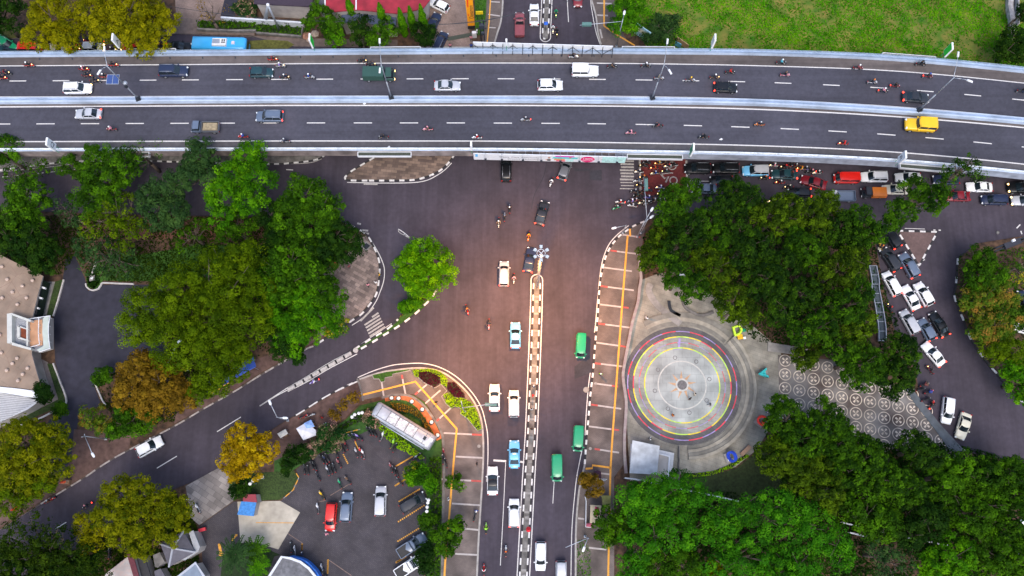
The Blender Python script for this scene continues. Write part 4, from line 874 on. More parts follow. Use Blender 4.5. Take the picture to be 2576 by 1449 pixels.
gl = MB(); gl.ball((.05, -.3, HM-.6), .16, 0); gl.build('lamp', M('sodium_lamp', (1, .5, .2), emit=6), e)
def lamp(px, z, w, col, rad=.4, spot=None, name='glow_spot'):
    l = bpy.data.lights.new(name, 'SPOT'); l.spot_size = R(spot); l.spot_blend = 1; l.energy = w; l.color = col; l.shadow_soft_size = rad
    o = bpy.data.objects.new(name, l); COL.objects.link(o); o.location = P(*px, z); return o
SOD = (1, .42, .1)
lamp((1352, 690), 20.2, 33000, SOD, .5, 125)
lamp((1130, 915), 13, 9500, SOD, .5, 138)  # added spot for the corner's warm glow, no lamp stands there
# ---------------------------------------------------------------- median clutter: blue arrow sign, signal heads
for t, x, y, lab in (('02', 320, 232, 'round blue keep-left sign on the northern median'), ('32', 155, 1015, 'red-topped signal on the median beside the white hatchback')):
    p = P(*q(t, x, y), 2.4); e = thing('road_sign', lab, 'road sign', (p.x, p.y, .2))
    mb = MB(); mb.tube((0, 0, 0), (0, 0, 2.3), .05, .05, 6); mb.build('post', dark_m, e)
    mb = MB(); mb.tube((0, -.05, 2.3), (0, .25, 2.6), .35, .35, 14); mb.build('sign_face', M('sign_blue' if t == '02' else 'sign_red', (.03, .15, .7) if t == '02' else (.6, .02, .03), amt=.05), e)
for k, (t, x, y, h) in enumerate((('02', 235, 10, 1), ('02', 438, 12, 1), ('31', 1600, 1018, 1), ('20', 540, 745, 1), ('10', 822, 1268, 1))): pass
# overhead cables
for a, m_, b, z in ((q('01', 1700, 235), q('01', 1990, 245), q('02', 560, 0), 9), (q('01', 1700, 225), q('01', 2050, 205), q('02', 100, 100), 9.3), (q('00', 1600, 60), q('00', 2000, 100), q('01', 900, 200), 8)):
    A, B = P(*a, z), P(*b, z); pts = []
    for k in range(17):
        s_ = k/16; p = A+(B-A)*s_; p.z = z-1.3*4*s_*(1-s_); pts.append(p)
    cb = MB(); cb.path(pts, .045, 4); tag(cb.build('overhead_cable', dark_m), {9: 'black overhead cable rising from the utility pole to the top edge', 9.3: 'lower black overhead cable crossing the forecourt and the northern median', 8: 'black overhead cable over the upper garden shrubs'}[z], 'cable')
# ================================================================ VEHICLES
def paint(c, v=1.0):
    return M('paint_'+c, tuple(k*v for k in K[c]), .32 if c not in ('white', 'silver') else .38, metal=.15 if c in ('silver', 'grey', 'bluegrey', 'darkgrey') else 0, ns=1.2, amt=.05, coat=.25 if c in ('black', 'darkgrey', 'darkblue') else .6)
tyre_m = M('tyre', (.018, .018, .018), .8); rim_m = M('rim', (.4, .41, .43), .35, metal=.5)
head_m = M('headlamp_glass', (.75, .78, .8), .15); headlit_m = M('headlamp_lit', (1, .55, .2), emit=3.5)
tail_m = M('tail_lamp', (.35, .01, .01), .25); taillit_m = M('tail_lamp_lit', (1, .04, .02), emit=3.5)
plate_m = M('number_plate', (.05, .05, .05), .5); trim_m = M('black_trim', (.02, .02, .022), .5); inter_m = M('dark_cabin', (.01, .01, .011), .9)
SPEC = {  # L, W, H, belt, front top, rear top, base rear, base front, roof rear, roof front (fractions of half length)
 'sedan': (4.45, 1.74, 1.46, .92, .70, .90, -.70, .36, -.40, .06),
 'hatch': (3.95, 1.68, 1.52, .95, .74, .92, -.93, .42, -.76, .10),
 'mpv': (4.35, 1.70, 1.70, 1.0, .80, .98, -.96, .52, -.86, .20),
 'suv': (4.60, 1.82, 1.78, 1.05, .86, 1.0, -.95, .44, -.84, .12),
 'van': (4.05, 1.62, 1.88, 1.05, .92, 1.02, -.97, .84, -.93, .56),
 'jeep': (4.2, 1.8, 1.85, 1.1, 1.02, 1.08, -.96, .26, -.94, .14),
 'pickup': (4.9, 1.80, 1.75, 1.05, .86, .95, -.10, .46, .02, .16)}
def ring(x, w, zb, zt, r=.12):
    return [(x, -w*.90, zb), (x, -w, zb+.18), (x, -w, zt-r-.06), (x, -w*.955, zt-.05), (x, -w*.82, zt), (x, 0, zt+.03), (x, w*.82, zt), (x, w*.955, zt-.05), (x, w, zt-r-.06), (x, w, zb+.18), (x, w*.90, zb)]
def car_proto(kind, col, lit=0, roofcol=None, extra=None):
    L, Wd, Ht, belt, zf, zr, br, bf, rr, rf = SPEC[kind]; h = L/2; w = Wd/2; pm_ = paint(col); rm = paint(roofcol) if roofcol else pm_
    e = thing('car', 'car', 'car')
    st = [(-1, .80, .34, zr-.22), (-.985, .90, .28, zr-.1), (-.93, .965, .24, zr), (-.75, 1, .24, max(zr, belt-.02) if kind not in ('sedan', 'pickup') else zr), (br+.04, 1, .24, belt), (0, 1, .24, belt), (bf-.04, 1, .24, belt), (bf+.02, .99, .24, belt-.02),
          ((bf+1)/2, .97, .24, (belt+zf)/2+.02), (.86, .92, .24, zf+.02), (.95, .82, .26, zf-.1), (.99, .70, .32, zf-.2), (1, .62, .36, zf-.26)]
    st = sorted(st, key=lambda s: s[0])
    mb = MB(); mb.loft([ring(s[0]*h, s[1]*w, s[2], s[3]) for s in st], 0); 
    if kind == 'jeep': mb.box(h*.98, 0, .45, .12, 1.6, .22, 0, 1); mb.box(-h*1.02, 0, .75, .22, .6, .6, 0, 1)
    if kind == 'pickup':
        pass
    mb.build('body', [pm_, trim_m], e, True)
    b, t = belt-.02, Ht-.05; wb, wt = w*.93, w*.78
    if kind in ('van', 'jeep'): wt = w*.88
    B = [(br*h, -wb*.94), (br*h, wb*.94), (bf*h, wb*.9), (bf*h, -wb*.9)]; T = [(rr*h, -wt*.95), (rr*h, wt*.95), (rf*h, wt*.93), (rf*h, -wt*.93)]
    def pane(name, i, j, bow=0):
        a, c = Vector((*B[i], b)), Vector((*B[j], b)); d, f_ = Vector((*T[j], t)), Vector((*T[i], t)); m = MB(); n = 5; vs = []
        for k in range(n):
            u = k/(n-1); bo = bow*(1-(2*u-1)**2)
            p0 = a.lerp(c, u); p1 = f_.lerp(d, u); p0.x += bo; p1.x += bo*.8; vs += [p0, p1]
        m.add(vs, [(2*k, 2*k+2, 2*k+3, 2*k+1) for k in range(n-1)]); return m.build(name, [glass_m], e, True)
    pane('windscreen', 3, 2, .16); pane('rear_window', 1, 0, -.06); pane('side_window', 2, 1); pane('side_window', 0, 3)
    rt = MB(); n = 7; rings = []
    for k, (u, dz, sc) in enumerate(((-.03, -.06, .90), (0, 0, .97), (.15, .045, 1.0), (.5, .065, 1.0), (.85, .04, .99), (1, -.01, .95), (1.05, -.06, .86))):
        x = (rr+(rf-rr)*u)*h; ww = wt*sc
        rings.append([(x+(.12*(1-(y/1.0)**2) if u > .8 else (-.04*(1-y*y) if u < .1 else 0)), y*ww, t+dz-.03*y*y) for y in (-1.03, -.9, -.5, 0, .5, .9, 1.03)])
    rt.loft(rings, 0, False, False)
    for i, j in ((0, 0), (1, 1), (2, 2), (3, 3)): rt.tube((*B[i], b-.03), (*T[j], t+.01), .06, .05, 5)
    for s_ in (-1, 1):
        for u in ((.5,) if kind != 'mpv' else (.38, .72)):
            xb, xt = (br+(bf-br)*(u))*h, (rr+(rf-rr)*(u))*h; rt.tube((xb, s_*wb*.93, b-.02), (xt, s_*wt*.955, t), .045, .04, 4)
        rt.tube((rr*h, s_*wt*.97, t+.01), (rf*h, s_*wt*.96, t+.01), .05, .05, 5)
    roof = rt.build('roof', [rm], e, True)
    if kind in ('suv',) or extra == 'rails':
        for s_ in (-1, 1): m = MB(); m.tube((rr*h*.9, s_*wt*.86, t+.1), (rf*h*.6, s_*wt*.86, t+.1), .03, .03, 5); m.build('roof_rail', [trim_m if col in ('white', 'silver') else metal_m], roof, True)
    if extra == 'taxi': m = MB(); m.box(.1*h*rf, 0, t+.15, .22, .6, .16, 0, 0, .8, .9); m.build('taxi_sign', [M('taxi_light', (.8, .75, .5), amt=.05)], roof)
    if extra == 'rack':
        m = MB(); 
        for k in range(5): m.tube((rr*h+.35+.3*k, -wt*.8, t+.12), (rr*h+.35+.3*k, wt*.8, t+.12), .025, .025, 4)
        m.build('roof_rack', [metal_m], roof)
    if kind == 'pickup':
        m = MB(); m.box(-.56*h, 0, .99, .84*h*.98, Wd*.84, .06, 0, 0)
        m.build('cargo_bed', [trim_m if col != 'maroon' else paint('maroon')], e)
        m = MB(); 
        for s_ in (-1, 1): m.box(-.56*h, s_*w*.9, 1.06, .86*h, .1, .22)
        m.box(-.985*h, 0, 1.06, .1, Wd*.86, .22); m.build('bed_side', [pm_], e)
    for sx in (-1, 1):
        for sy in (-1, 1):
            x, y, r = sx*h*.62 - (.0 if sx > 0 else -.05), sy*(w-.1), .33 if kind in ('suv', 'jeep', 'pickup') else .3
            wh = thing_part('wheel', e, x, y, r, sy)
    for s_ in (-1, 1):
        m = MB(); m.box(.93*h, s_*w*.70, zf-.12, .26, .34, .16, -s_*.5, 0, .8, .8); m.build('headlight', [headlit_m if lit in (1, 3) else head_m], e)
        m = MB(); m.box(-.955*h, s_*w*.80, zr-.08, .16, .26, .26, s_*.25); m.build('taillight', [taillit_m if lit in (2, 3) else tail_m], e)
        m = MB(); m.box(bf*h*.8, s_*(w+.1), belt+.04, .16, .24, .14); m.build('side_mirror', [pm_], e)
    m = MB(); m.box(-1.0*h, 0, .62, .03, .45, .14); m.box(1.0*h, 0, .42, .03, .45, .12); m.box(.985*h, 0, .52, .05, .8, .1)
    m.build('grille', [plate_m], e)
    return Proto(e)
def thing_part(nm, e, x, y, r, sy):
    m = MB(); m.tube((x, y-.1, r), (x, y+.1, r), r, r, 14, 0); w_ = m.build('wheel', [tyre_m], e, True)
    g = MB(); g.tube((x, y+sy*.08, r), (x, y+sy*.112, r), r*.6, r*.55, 10, 0); g.build('rim', [rim_m], w_)
    return w_
PC = {}
def car(t, x, y, hd, kind, col, label, lit=0, deck=False, group=None, roofcol=None, extra=None, nm=None, sc=1, cat=None):
    key = (kind, col, lit, roofcol, extra)
    if key not in PC: PC[key] = car_proto(kind, col, lit, roofcol, extra)
    z = ZD+.006 if deck else .0; 
    Ht = SPEC[kind][2]; zz = z if not (t[0] == '3' and t[1] == '1' and x < 1700) else .175
    p = P(*q(t, x, y), zz+Ht*.5)
    r = PC[key].put((p.x, p.y, zz), R(hd), label, group, sc)
    cat_ = cat or {'sedan': 'car', 'hatch': 'car', 'mpv': 'minivan', 'suv': 'car', 'van': 'van', 'jeep': 'jeep', 'pickup': 'pickup'}[kind]
    r.name = nm or {'sedan': 'sedan_car', 'hatch': 'hatchback_car', 'mpv': 'minivan', 'suv': 'estate_car', 'van': 'minibus', 'jeep': 'jeep', 'pickup': 'pickup_truck'}[kind]; r['category'] = cat_
    return r
GU, GL_ = 'vehicles on the flyover’s upper carriageway', 'vehicles on the flyover’s lower carriageway'
for a in (
 ('00', 730, 830, 1, 'suv', 'white', 'white car with lit headlights left of the solar-panel lamp on the flyover', 1, True, GU),
 ('00', 1635, 668, 0, 'suv', 'darkblue', 'dark blue car on the flyover’s upper carriageway above a lane dash', 0, True, GU, None, None, None, 1.05),
 ('01', 50, 682, 0, 'hatch', 'teal', 'dark teal hatchback on the flyover right behind the violet-shirted rider', 0, True, GU),
 ('01', 1805, 806, 0, 'sedan', 'silver', 'silver saloon beside the median barrier on the upper carriageway', 0, True, GU),
 ('02', 690, 665, -1, 'jeep', 'white', 'boxy white wagon with beige sides on the flyover’s upper carriageway', 0, True, GU, None, None, 'station_wagon', 1.08, 'car'),
 ('02', 360, 802, 0, 'hatch', 'white', 'white hatchback beside the median, below left of the boxy white wagon', 0, True, GU, None, None, None, 1.08),
 ('02', 2015, 825, -2, 'hatch', 'black', 'black hatchback right of the third flyover lamp', 2, True, GU),
 ('03', 1395, 918, -4, 'sedan', 'darkgrey', 'dark grey saloon under the leaning rightmost flyover lamp', 2, True, GU),
 ('00', 830, 1072, 180, 'sedan', 'silver', 'silver-white saloon on the lower carriageway’s left end', 2, True, GL_),
 ('01', 125, 1095, 180, 'suv', 'bluegrey', 'blue-grey car with lit red tail lights on the lower carriageway', 2, True, GL_),
 ('03', 1435, 1178, 176, 'jeep', 'yellow', 'bright yellow jeep on the flyover’s lower carriageway', 0, True, GL_, None, None, None, 1.18),
 ('00', 875, 445, 0, 'hatch', 'white', 'white hatchback beneath the yellow-green tree, half behind the parapet', 1),
 ('00', 290, 452, 0, 'van', 'red', 'red van beside the north parapet at upper left', 0),
 ('00', 325, 392, 180, 'pickup', 'black', 'black pickup in the road behind the red van', 0),
 ('00', 55, 408, -35, 'suv', 'green', 'green off-roader with a red hatch at the top left corner', 0),
 ('00', 535, 460, 0, 'sedan', 'beige', 'beige saloon between the red van and the white hatchback', 0),
 ('00', 30, 480, 0, 'suv', 'teal', 'dark teal car roof showing over the parapet’s left end', 0),
 ('00', 1240, 430, 180, 'hatch', 'red', 'red and green car half hidden beneath the yellow-green tree', 3),
 ('00', 1690, 440, 0, 'sedan', 'black', 'black saloon behind the blue bus, above the parapet', 0),
 ('01', 1725, 48, 152, 'hatch', 'white', 'white hatchback parked on the brick forecourt beside the orange banner', 0),
 ('01', 1738, 392, 68, 'mpv', 'darkblue', 'black van with a white roof strip parked beside the north parapet', 0, False, None, None, 'rails'),
 ('01', 1675, 215, 70, 'sedan', 'darkblue', 'dark blue car tail poking out behind the cypress trees', 0),
 ('02', 210, 135, 90, 'sedan', 'white', 'white saloon with dark glass roof on the northern road', 0),
 ('02', 620, -28, -90, 'hatch', 'darkred', 'dark red car cut off at the photo’s top edge', 0),
 ('02', 72, 225, 90, 'pickup', 'maroon', 'maroon pickup on the northern road left of the white saloon', 0),
 ('11', 2360, 265, 90, 'suv', 'black', 'black car in the shade just under the flyover banner’s left half', 0),
 ('11', 2340, 1250, 89, 'mpv', 'silver', 'silver minivan with red brake lights left of the median tip', 2),
 ('12', 500, 270, 70, 'hatch', 'grey', 'grey hatchback with red tail lights emerging from under the banner', 2),
 ('12', 285, 680, 75, 'sedan', 'darkgrey', 'black saloon turning right in the middle of the junction', 2),
 ('12', 168, 1122, 80, 'sedan', 'darkblue', 'black saloon with its boot open beside the high mast ring', 2),
 ('22', 32, 505, 90, 'sedan', 'taxiblue', 'light blue taxi, upper of two, left of the median', 0, False, 'light blue taxis left of the median', None, 'taxi'),
 ('32', 22, 300, 90, 'sedan', 'taxiblue', 'light blue taxi, lower of two, beside the median opening', 0, False, 'light blue taxis left of the median', None, 'taxi'),
 ('21', 2250, 1095, 90, 'sedan', 'white', 'white saloon under the signal arm', 0),
 ('22', 18, 1150, 90, 'mpv', 'white', 'white minivan right of the white saloon under the signal arm', 0),
 ('31', 2232, 550, 90, 'sedan', 'white', 'white saloon with black roof beside the small pavement tree', 0, False, None, 'black'),
 ('32', 20, 855, 90, 'mpv', 'white', 'white hatchback with a red tail light by the red median signal', 2),
 ('32', 270, 1262, -91, 'mpv', 'white', 'white minivan driving down the road right of the median at the bottom', 0),
 ('32', 465, 1445, -90, 'mpv', 'silver', 'silver car cut off by the bottom edge right of the median', 0),
 ('22', 650, 605, -94, 'van', 'green', 'green minibus, uppermost of three, close to the tiled pavement', 0, False, 'green minibuses'),
 ('32', 625, 152, -94, 'van', 'green', 'green minibus touching the white line by the yellow tiles', 0, False, 'green minibuses'),
 ('32', 425, 428, -90, 'van', 'green', 'green minibus, lowest of three, in the middle lane', 0, False, 'green minibuses', None, None, None, 1.04),
 ('30', 1410, 228, 30, 'hatch', 'white', 'white hatchback with black windscreen on the south-west road', 0, False, None, None, None, None, 1.1),
 ('31', 705, 892, -92, 'mpv', 'red', 'red minivan parked nose down in the car park', 0),
 ('31', 852, 798, 88, 'suv', 'bluegrey', 'blue-black car parked right beside the red minivan', 0),
 ('31', 1175, 742, 90, 'mpv', 'silver', 'silver minivan parked alone in the middle of the car park', 0, False, None, None, None, None, 1.06),
 ('31', 1480, 755, 31, 'mpv', 'darkgrey', 'black estate parked in a yellow-lined bay', 0),
 ('31', 1472, 1160, 33, 'pickup', 'bluegrey', 'blue-grey pickup parked under the hedge trees', 0),
 ('31', 1450, 1355, 33, 'pickup', 'white', 'white pickup with roll bars at the bottom of the car park', 0, False, None, None, 'rack'),
 ('12', 1752, 258, 180, 'suv', 'black', 'black car in shade just right of the red motorcycle box', 0),
 ('12', 2020, 258, 180, 'suv', 'black', 'second black car in the shade left of the blue and silver taxi', 0),
 ('12', 2300, 280, 180, 'suv', 'taxiblue', 'light blue car with a silver roof in the queue under the flyover', 0, False, None, 'silver'),
 ('12', 1810, 452, 180, 'sedan', 'bluegrey', 'grey saloon half under the trees behind the red box', 0),
 ('12', 1975, 372, 180, 'hatch', 'black', 'black hatchback in the queue above the tree tops', 0),
 ('13', 155, 316, 178, 'sedan', 'teal', 'dark teal saloon in the queue right of the blue and silver car', 2),
 ('13', 430, 390, 162, 'sedan', 'darkred', 'dark red saloon angled across the queue beside the red van', 0),
 ('13', 740, 352, 180, 'van', 'red', 'bright red minibus with white sides in the queue', 0, False, None, None, None, None, 1.05),
 ('13', 1002, 338, 180, 'suv', 'white', 'white car right behind the bright red minibus', 0),
 ('13', 1322, 345, 180, 'sedan', 'white', 'white car half hidden by leaves, behind the first white car', 0),
 ('13', 1200, 458, 180, 'sedan', 'cream', 'cream saloon in the lower queue row under the white cars', 0),
 ('13', 1680, 365, 180, 'sedan', 'darkblue', 'dark blue car hidden behind the overhanging branch', 0),
 ('13', 1995, 435, 178, 'sedan', 'white', 'white saloon by the right end of the queue, above the maroon car', 0),
 ('13', 1782, 522, 179, 'sedan', 'darkred', 'maroon saloon in the lower queue row at right', 0),
 ('13', 2135, 555, 179, 'mpv', 'darkblue', 'dark blue minivan in the lower queue row at far right', 0),
 ('13', 2420, 562, 180, 'sedan', 'silver', 'silver car with lit headlights at the right edge of the queue', 1),
 ('13', 2395, 440, 180, 'suv', 'black', 'black truck-like car with amber lights at the far right', 1),
 ('13', 300, 490, 180, 'hatch', 'black', 'black hatchback between trees and the dark red saloon', 2),
 ('13', 1160, 905, 118, 'mpv', 'black', 'black van half under the trees beside the triangular island', 2, False),
 ('13', 1155, 1118, 118, 'mpv', 'darkgrey', 'dark grey minivan queueing left of the blue-grey car by the triangle', 2),
 ('13', 1330, 1172, 114, 'suv', 'bluegrey', 'blue-grey car with red tail light below the triangular island', 2),
 ('13', 1168, 1345, 113, 'mpv', 'white', 'white minivan beside the slate-blue channel fence', 2),
 ('23', 1345, 148, 113, 'sedan', 'white', 'white saloon, middle of the three white cars abreast', 2),
 ('23', 1468, 118, 114, 'hatch', 'white', 'white hatchback, rightmost of the three white cars abreast', 0, False, None, None, None, None, 1.08),
 ('23', 1335, 380, 114, 'mpv', 'silver', 'grey-beige minivan, leftmost of the second queue row', 0),
 ('23', 1497, 452, 114, 'hatch', 'bluegrey', 'dark blue hatchback squeezed between the beige minivan and black saloon', 2),
 ('23', 1615, 402, 114, 'sedan', 'black', 'black saloon, rightmost of the second queue row', 2),
 ('23', 1560, 682, 126, 'sedan', 'white', 'white saloon emerging from below the tree crowns on the right road', 2),
 ('23', 1695, 1215, -103, 'mpv', 'white', 'white-roofed minivan with dark flank heading down the right road', 0),
 ('23', 1843, 1362, -112, 'sedan', 'cream', 'cream saloon at the lower right edge of the right road', 0),
 ('23', 2420, 200, 95, 'mpv', 'darkblue', 'dark blue car glimpsed behind the right-edge trees', 0),
 ('23', 2410, 440, 160, 'hatch', 'white', 'white car glimpsed between the right-edge tree crowns', 0),
): car(*a)
# pickup with a brown load, dark green truck, blue bus, small goods trucks
def truck(t, x, y, hd, cab, bed, label, z, L=5.2, W=1.9, hb=1.5, cover=None, lit=0, load=None):
    e = thing('truck', label, 'truck'); mb = MB(); h = L/2
    mb.loft([ring((h-1.55), W/2, .35, 1.2), ring(h-1.5, W/2, .35, 1.25), ring(h-.3, W/2*.98, .35, 1.2), ring(h-.04, W/2*.9, .4, 1.05)], 0); mb.build('cab', [paint(cab)], e, True)
    g = MB(); g.loft([[(h-1.5, -W*.46, 1.2), (h-1.5, W*.46, 1.2), (h-.15, W*.44, 1.15), (h-.15, -W*.44, 1.15)], [(h-1.42, -W*.42, 1.78), (h-1.42, W*.42, 1.78), (h-.5, W*.4, 1.78), (h-.5, -W*.4, 1.78)]][::1], 0); g.build('window_band', [glass_m], e)
    g = MB(); g.box(h-.98, 0, 1.82, 1.02, W*.86, .1, 0, 0, .92, .92); g.build('roof', [paint(cab)], e)
    bl = L-1.75; g = MB(); bx = -h+bl/2
    g.box(bx, 0, .72, bl, W, .16); 
    if cover: g.box(bx, 0, hb, bl, W, hb, 0, 0, .98, .94)
    else:
        for s_ in (-1, 1): g.box(bx, s_*(W/2-.04), 1.02, bl, .07, .5); g.box(bx+s_*(bl/2-.04), 0, 1.02, .07, W-.15, .5)
    g.build('cargo_box' if cover else 'cargo_bed', [paint(bed)], e)
    if load:
        g = MB(); g.box(bx, 0, 1.05, bl-.3, W-.3, .45, 0, 0, .9, .85); g.build('load', [M('load_'+load, K[load], .9, ns=3, amt=.3)], e)
    for sx in (-h+.9, h-.85):
        for sy in (-1, 1): thing_part('wheel', e, sx, sy*(W/2-.12), .36, sy)
    for s_ in (-1, 1):
        m = MB(); m.box(h-.02, s_*W*.38, .75, .1, .3, .18); m.build('headlight', [headlit_m if lit in (1, 3) else head_m], e)
        m = MB(); m.box(-h+.02, s_*W*.42, .75, .1, .2, .18); m.build('taillight', [taillit_m if lit in (2, 3) else tail_m], e)
    p = P(*q(t, x, y), z+1); e.location = (p.x, p.y, z); e.rotation_euler.z = R(hd); return e
truck('01', 1160, 700, 0, 'darkgreen', 'darkgreen', 'dark green covered truck with amber lights on the flyover', ZD+.006, 5.3, 2.0, 1.35, True, 1)
truck('00', 1935, 1197, 180, 'bluegrey', 'grey', 'small flatbed truck with a brown load on the lower carriageway', ZD+.006, 4.6, 1.75, load='khaki')
truck('13', 690, 520, 180, 'silver', 'bluegrey', 'small truck with a blue-white bed among the tree tops in the queue', 0, 4.8, 1.8)
truck('13', 1000, 485, 180, 'darkgrey', 'orange', 'small truck with an orange load box left of the cream saloon', 0, 4.2, 1.7, .9, True, 2)
# the blue bus
e = thing('bus', 'light blue bus with white roof unit beside the north parapet', 'bus'); LBs, WBs = 9.6, 2.45
mb = MB(); hx = LBs/2
def bring(x, w, zb, zt): return [(x, -w*.98, zb), (x, -w, zb+.4), (x, -w, zt-.25), (x, -w*.93, zt-.06), (x, -w*.6, zt), (x, 0, zt+.03), (x, w*.6, zt), (x, w*.93, zt-.06), (x, w, zt-.25), (x, w, zb+.4), (x, w*.98, zb)]
mb.loft([bring(-hx, WBs/2*.93, .5, 2.85), bring(-hx+.12, WBs/2, .4, 3.05), bring(hx-.5, WBs/2, .4, 3.08), bring(hx-.08, WBs/2*.95, .4, 2.95), bring(hx, WBs/2*.85, .55, 2.7)], 0); mb.build('body', [paint('busblue')], e, True)
for s_ in (-1, 1): m = MB(); m.box(0, s_*WBs/2, 1.95, LBs-1, .03, .8); m.build('side_window', [glass_m], e)
m = MB(); m.box(hx-.01, 0, 1.9, .1, WBs*.8, 1.1); m.build('windscreen', [glass_m], e)
m = MB(); m.box(.2, 0, 3.22, 2.6, 1.5, .3, 0, 0, .94, .9); ac = m.build('air_conditioner', [white_m], e)
m = MB(); m.box(-.35, .1, 3.375, 1.3, .85, .02); m.build('grille', [metal_m], ac)
for ix in (0, 1):
    for iy in (0, 1): m = MB(); m.tube((.75+.36*ix, -.1+.42*iy, 3.35), (.75+.36*ix, -.1+.42*iy, 3.41), .15, .15, 12); m.build('fan', [trim_m], ac)
m = MB(); m.box(2.6, 0, 3.16, .6, .6, .2, 0, 0, .85, .85); m.build('roof_hatch', [M('hatch_pink', (.7, .6, .62), amt=.05)], e)
for sx in (-3, 3):
    for sy in (-1, 1): thing_part('wheel', e, sx, sy*(WBs/2-.15), .5, sy)
p = P(*q('00', 2062, 403), 3); e.location = (p.x, p.y, 0); e.rotation_euler.z = R(-1.5)

# ================================================================ MOTORCYCLES AND PEOPLE
seat_m = M('seat_vinyl', (.02, .02, .022), .5)
def moto_proto(col, lit=0):
    e = thing('motorcycle', 'm', 'motorcycle'); pmx = paint(col)
    b = MB(); b.loft([[(x, w*math.cos(a), z+hh*math.sin(a)) for a in [k*math.pi/4 for k in range(8)]] for x, w, z, hh in ((-.78, .05, .78, .05), (-.6, .13, .72, .12), (-.3, .17, .66, .16), (0, .12, .5, .14), (.2, .12, .46, .16), (.38, .2, .66, .22), (.52, .2, .84, .2), (.6, .1, .92, .12))], 0); b.build('body', [pmx], e, True)
    s_ = MB(); s_.loft([[(x, w*math.cos(a), z+.06*math.sin(a)) for a in [k*math.pi/4 for k in range(8)]] for x, w, z in ((-.74, .09, .86), (-.55, .15, .86), (-.2, .14, .82), (.06, .08, .8))], 0); s_.build('seat', [seat_m], e, True)
    for x in (-.62, .66):
        w_ = MB(); w_.tube((x, -.05, .28), (x, .05, .28), .28, .28, 14); wo = w_.build('wheel', [tyre_m], e, True)
        g = MB(); g.tube((x, -.06, .28), (x, .06, .28), .16, .16, 8); g.build('rim', [rim_m], wo)
    h = MB(); h.path([(.32, -.36, .98), (.46, -.16, 1.0), (.5, 0, .96), (.46, .16, 1.0), (.32, .36, .98)], .028, 5); h.tube((.5, 0, .95), (.66, 0, .3), .045, .045, 6); h.build('handlebar', [trim_m], e)
    for y in (-1, 1): m = MB(); m.tube((.42, .24*y, 1.0), (.38, .3*y, 1.14), .012, .012, 4); m.box(.37, .31*y, 1.17, .03, .14, .09); m.build('mirror', [trim_m], e)
    m = MB(); m.ball((.64, 0, .88), .08, 0, 8, 5); m.build('headlight', [headlit_m if lit in (1, 3) else head_m], e, True)
    m = MB(); m.box(-.82, 0, .8, .08, .2, .1); m.build('taillight', [taillit_m if lit in (2, 3) else tail_m], e)
    m = MB(); m.box(.66, 0, .56, .42, .14, .05); m.box(-.66, 0, .56, .3, .16, .05); m.build('mudguard', [pmx], e)
    return Proto(e)
MP = {}
def skin_body(joints, edges, radii, name):
    me = bpy.data.meshes.new(name); me.from_pydata(joints, edges, []); o = bpy.data.objects.new(name, me); COL.objects.link(o)
    sk = o.modifiers.new('s', 'SKIN'); ss = o.modifiers.new('u', 'SUBSURF'); ss.levels = 1
    for i, r in enumerate(radii): me.skin_vertices[0].data[i].radius = (r, r)
    me.skin_vertices[0].data[0].use_root = True
    ev = o.evaluated_get(bpy.context.evaluated_depsgraph_get()); m2 = bpy.data.meshes.new_from_object(ev)
    bpy.data.objects.remove(o); return m2
def fingers(hand, direc, mb, m):
    d = Vector(direc).normalized(); s_ = d.cross(Vector((0, 0, 1))).normalized(); hnd = Vector(hand)
    for k in range(4):
        a = hnd+s_*(.022*(k-1.5)); L_ = (.06, .07, .065, .05)[k]; c = a+d*L_*.7+Vector((0, 0, -.01)); mb.tube(a, c, .009, .008, 5, m); mb.tube(c, c+d*L_*.35+Vector((0, 0, -.035)), .008, .006, 5, m)
    mb.tube(hnd-d*.02+s_*.03, hnd+d*.03+s_*.065+Vector((0, 0, -.01)), .01, .008, 5, m)
skin_m = M('skin', (.32, .17, .1), .6, amt=.1); hair_m = M('hair', (.015, .011, .01), .6)
EDG = [(0, 1), (1, 2), (2, 3), (3, 4), (2, 5), (5, 6), (6, 7), (2, 8), (8, 9), (9, 10), (0, 11), (11, 12), (12, 13), (0, 14), (14, 15), (15, 16), (13, 17), (16, 18)]
RAD = [.15, .15, .14, .06, .105, .075, .055, .035, .075, .055, .035, .1, .07, .045, .1, .07, .045, .045, .045]
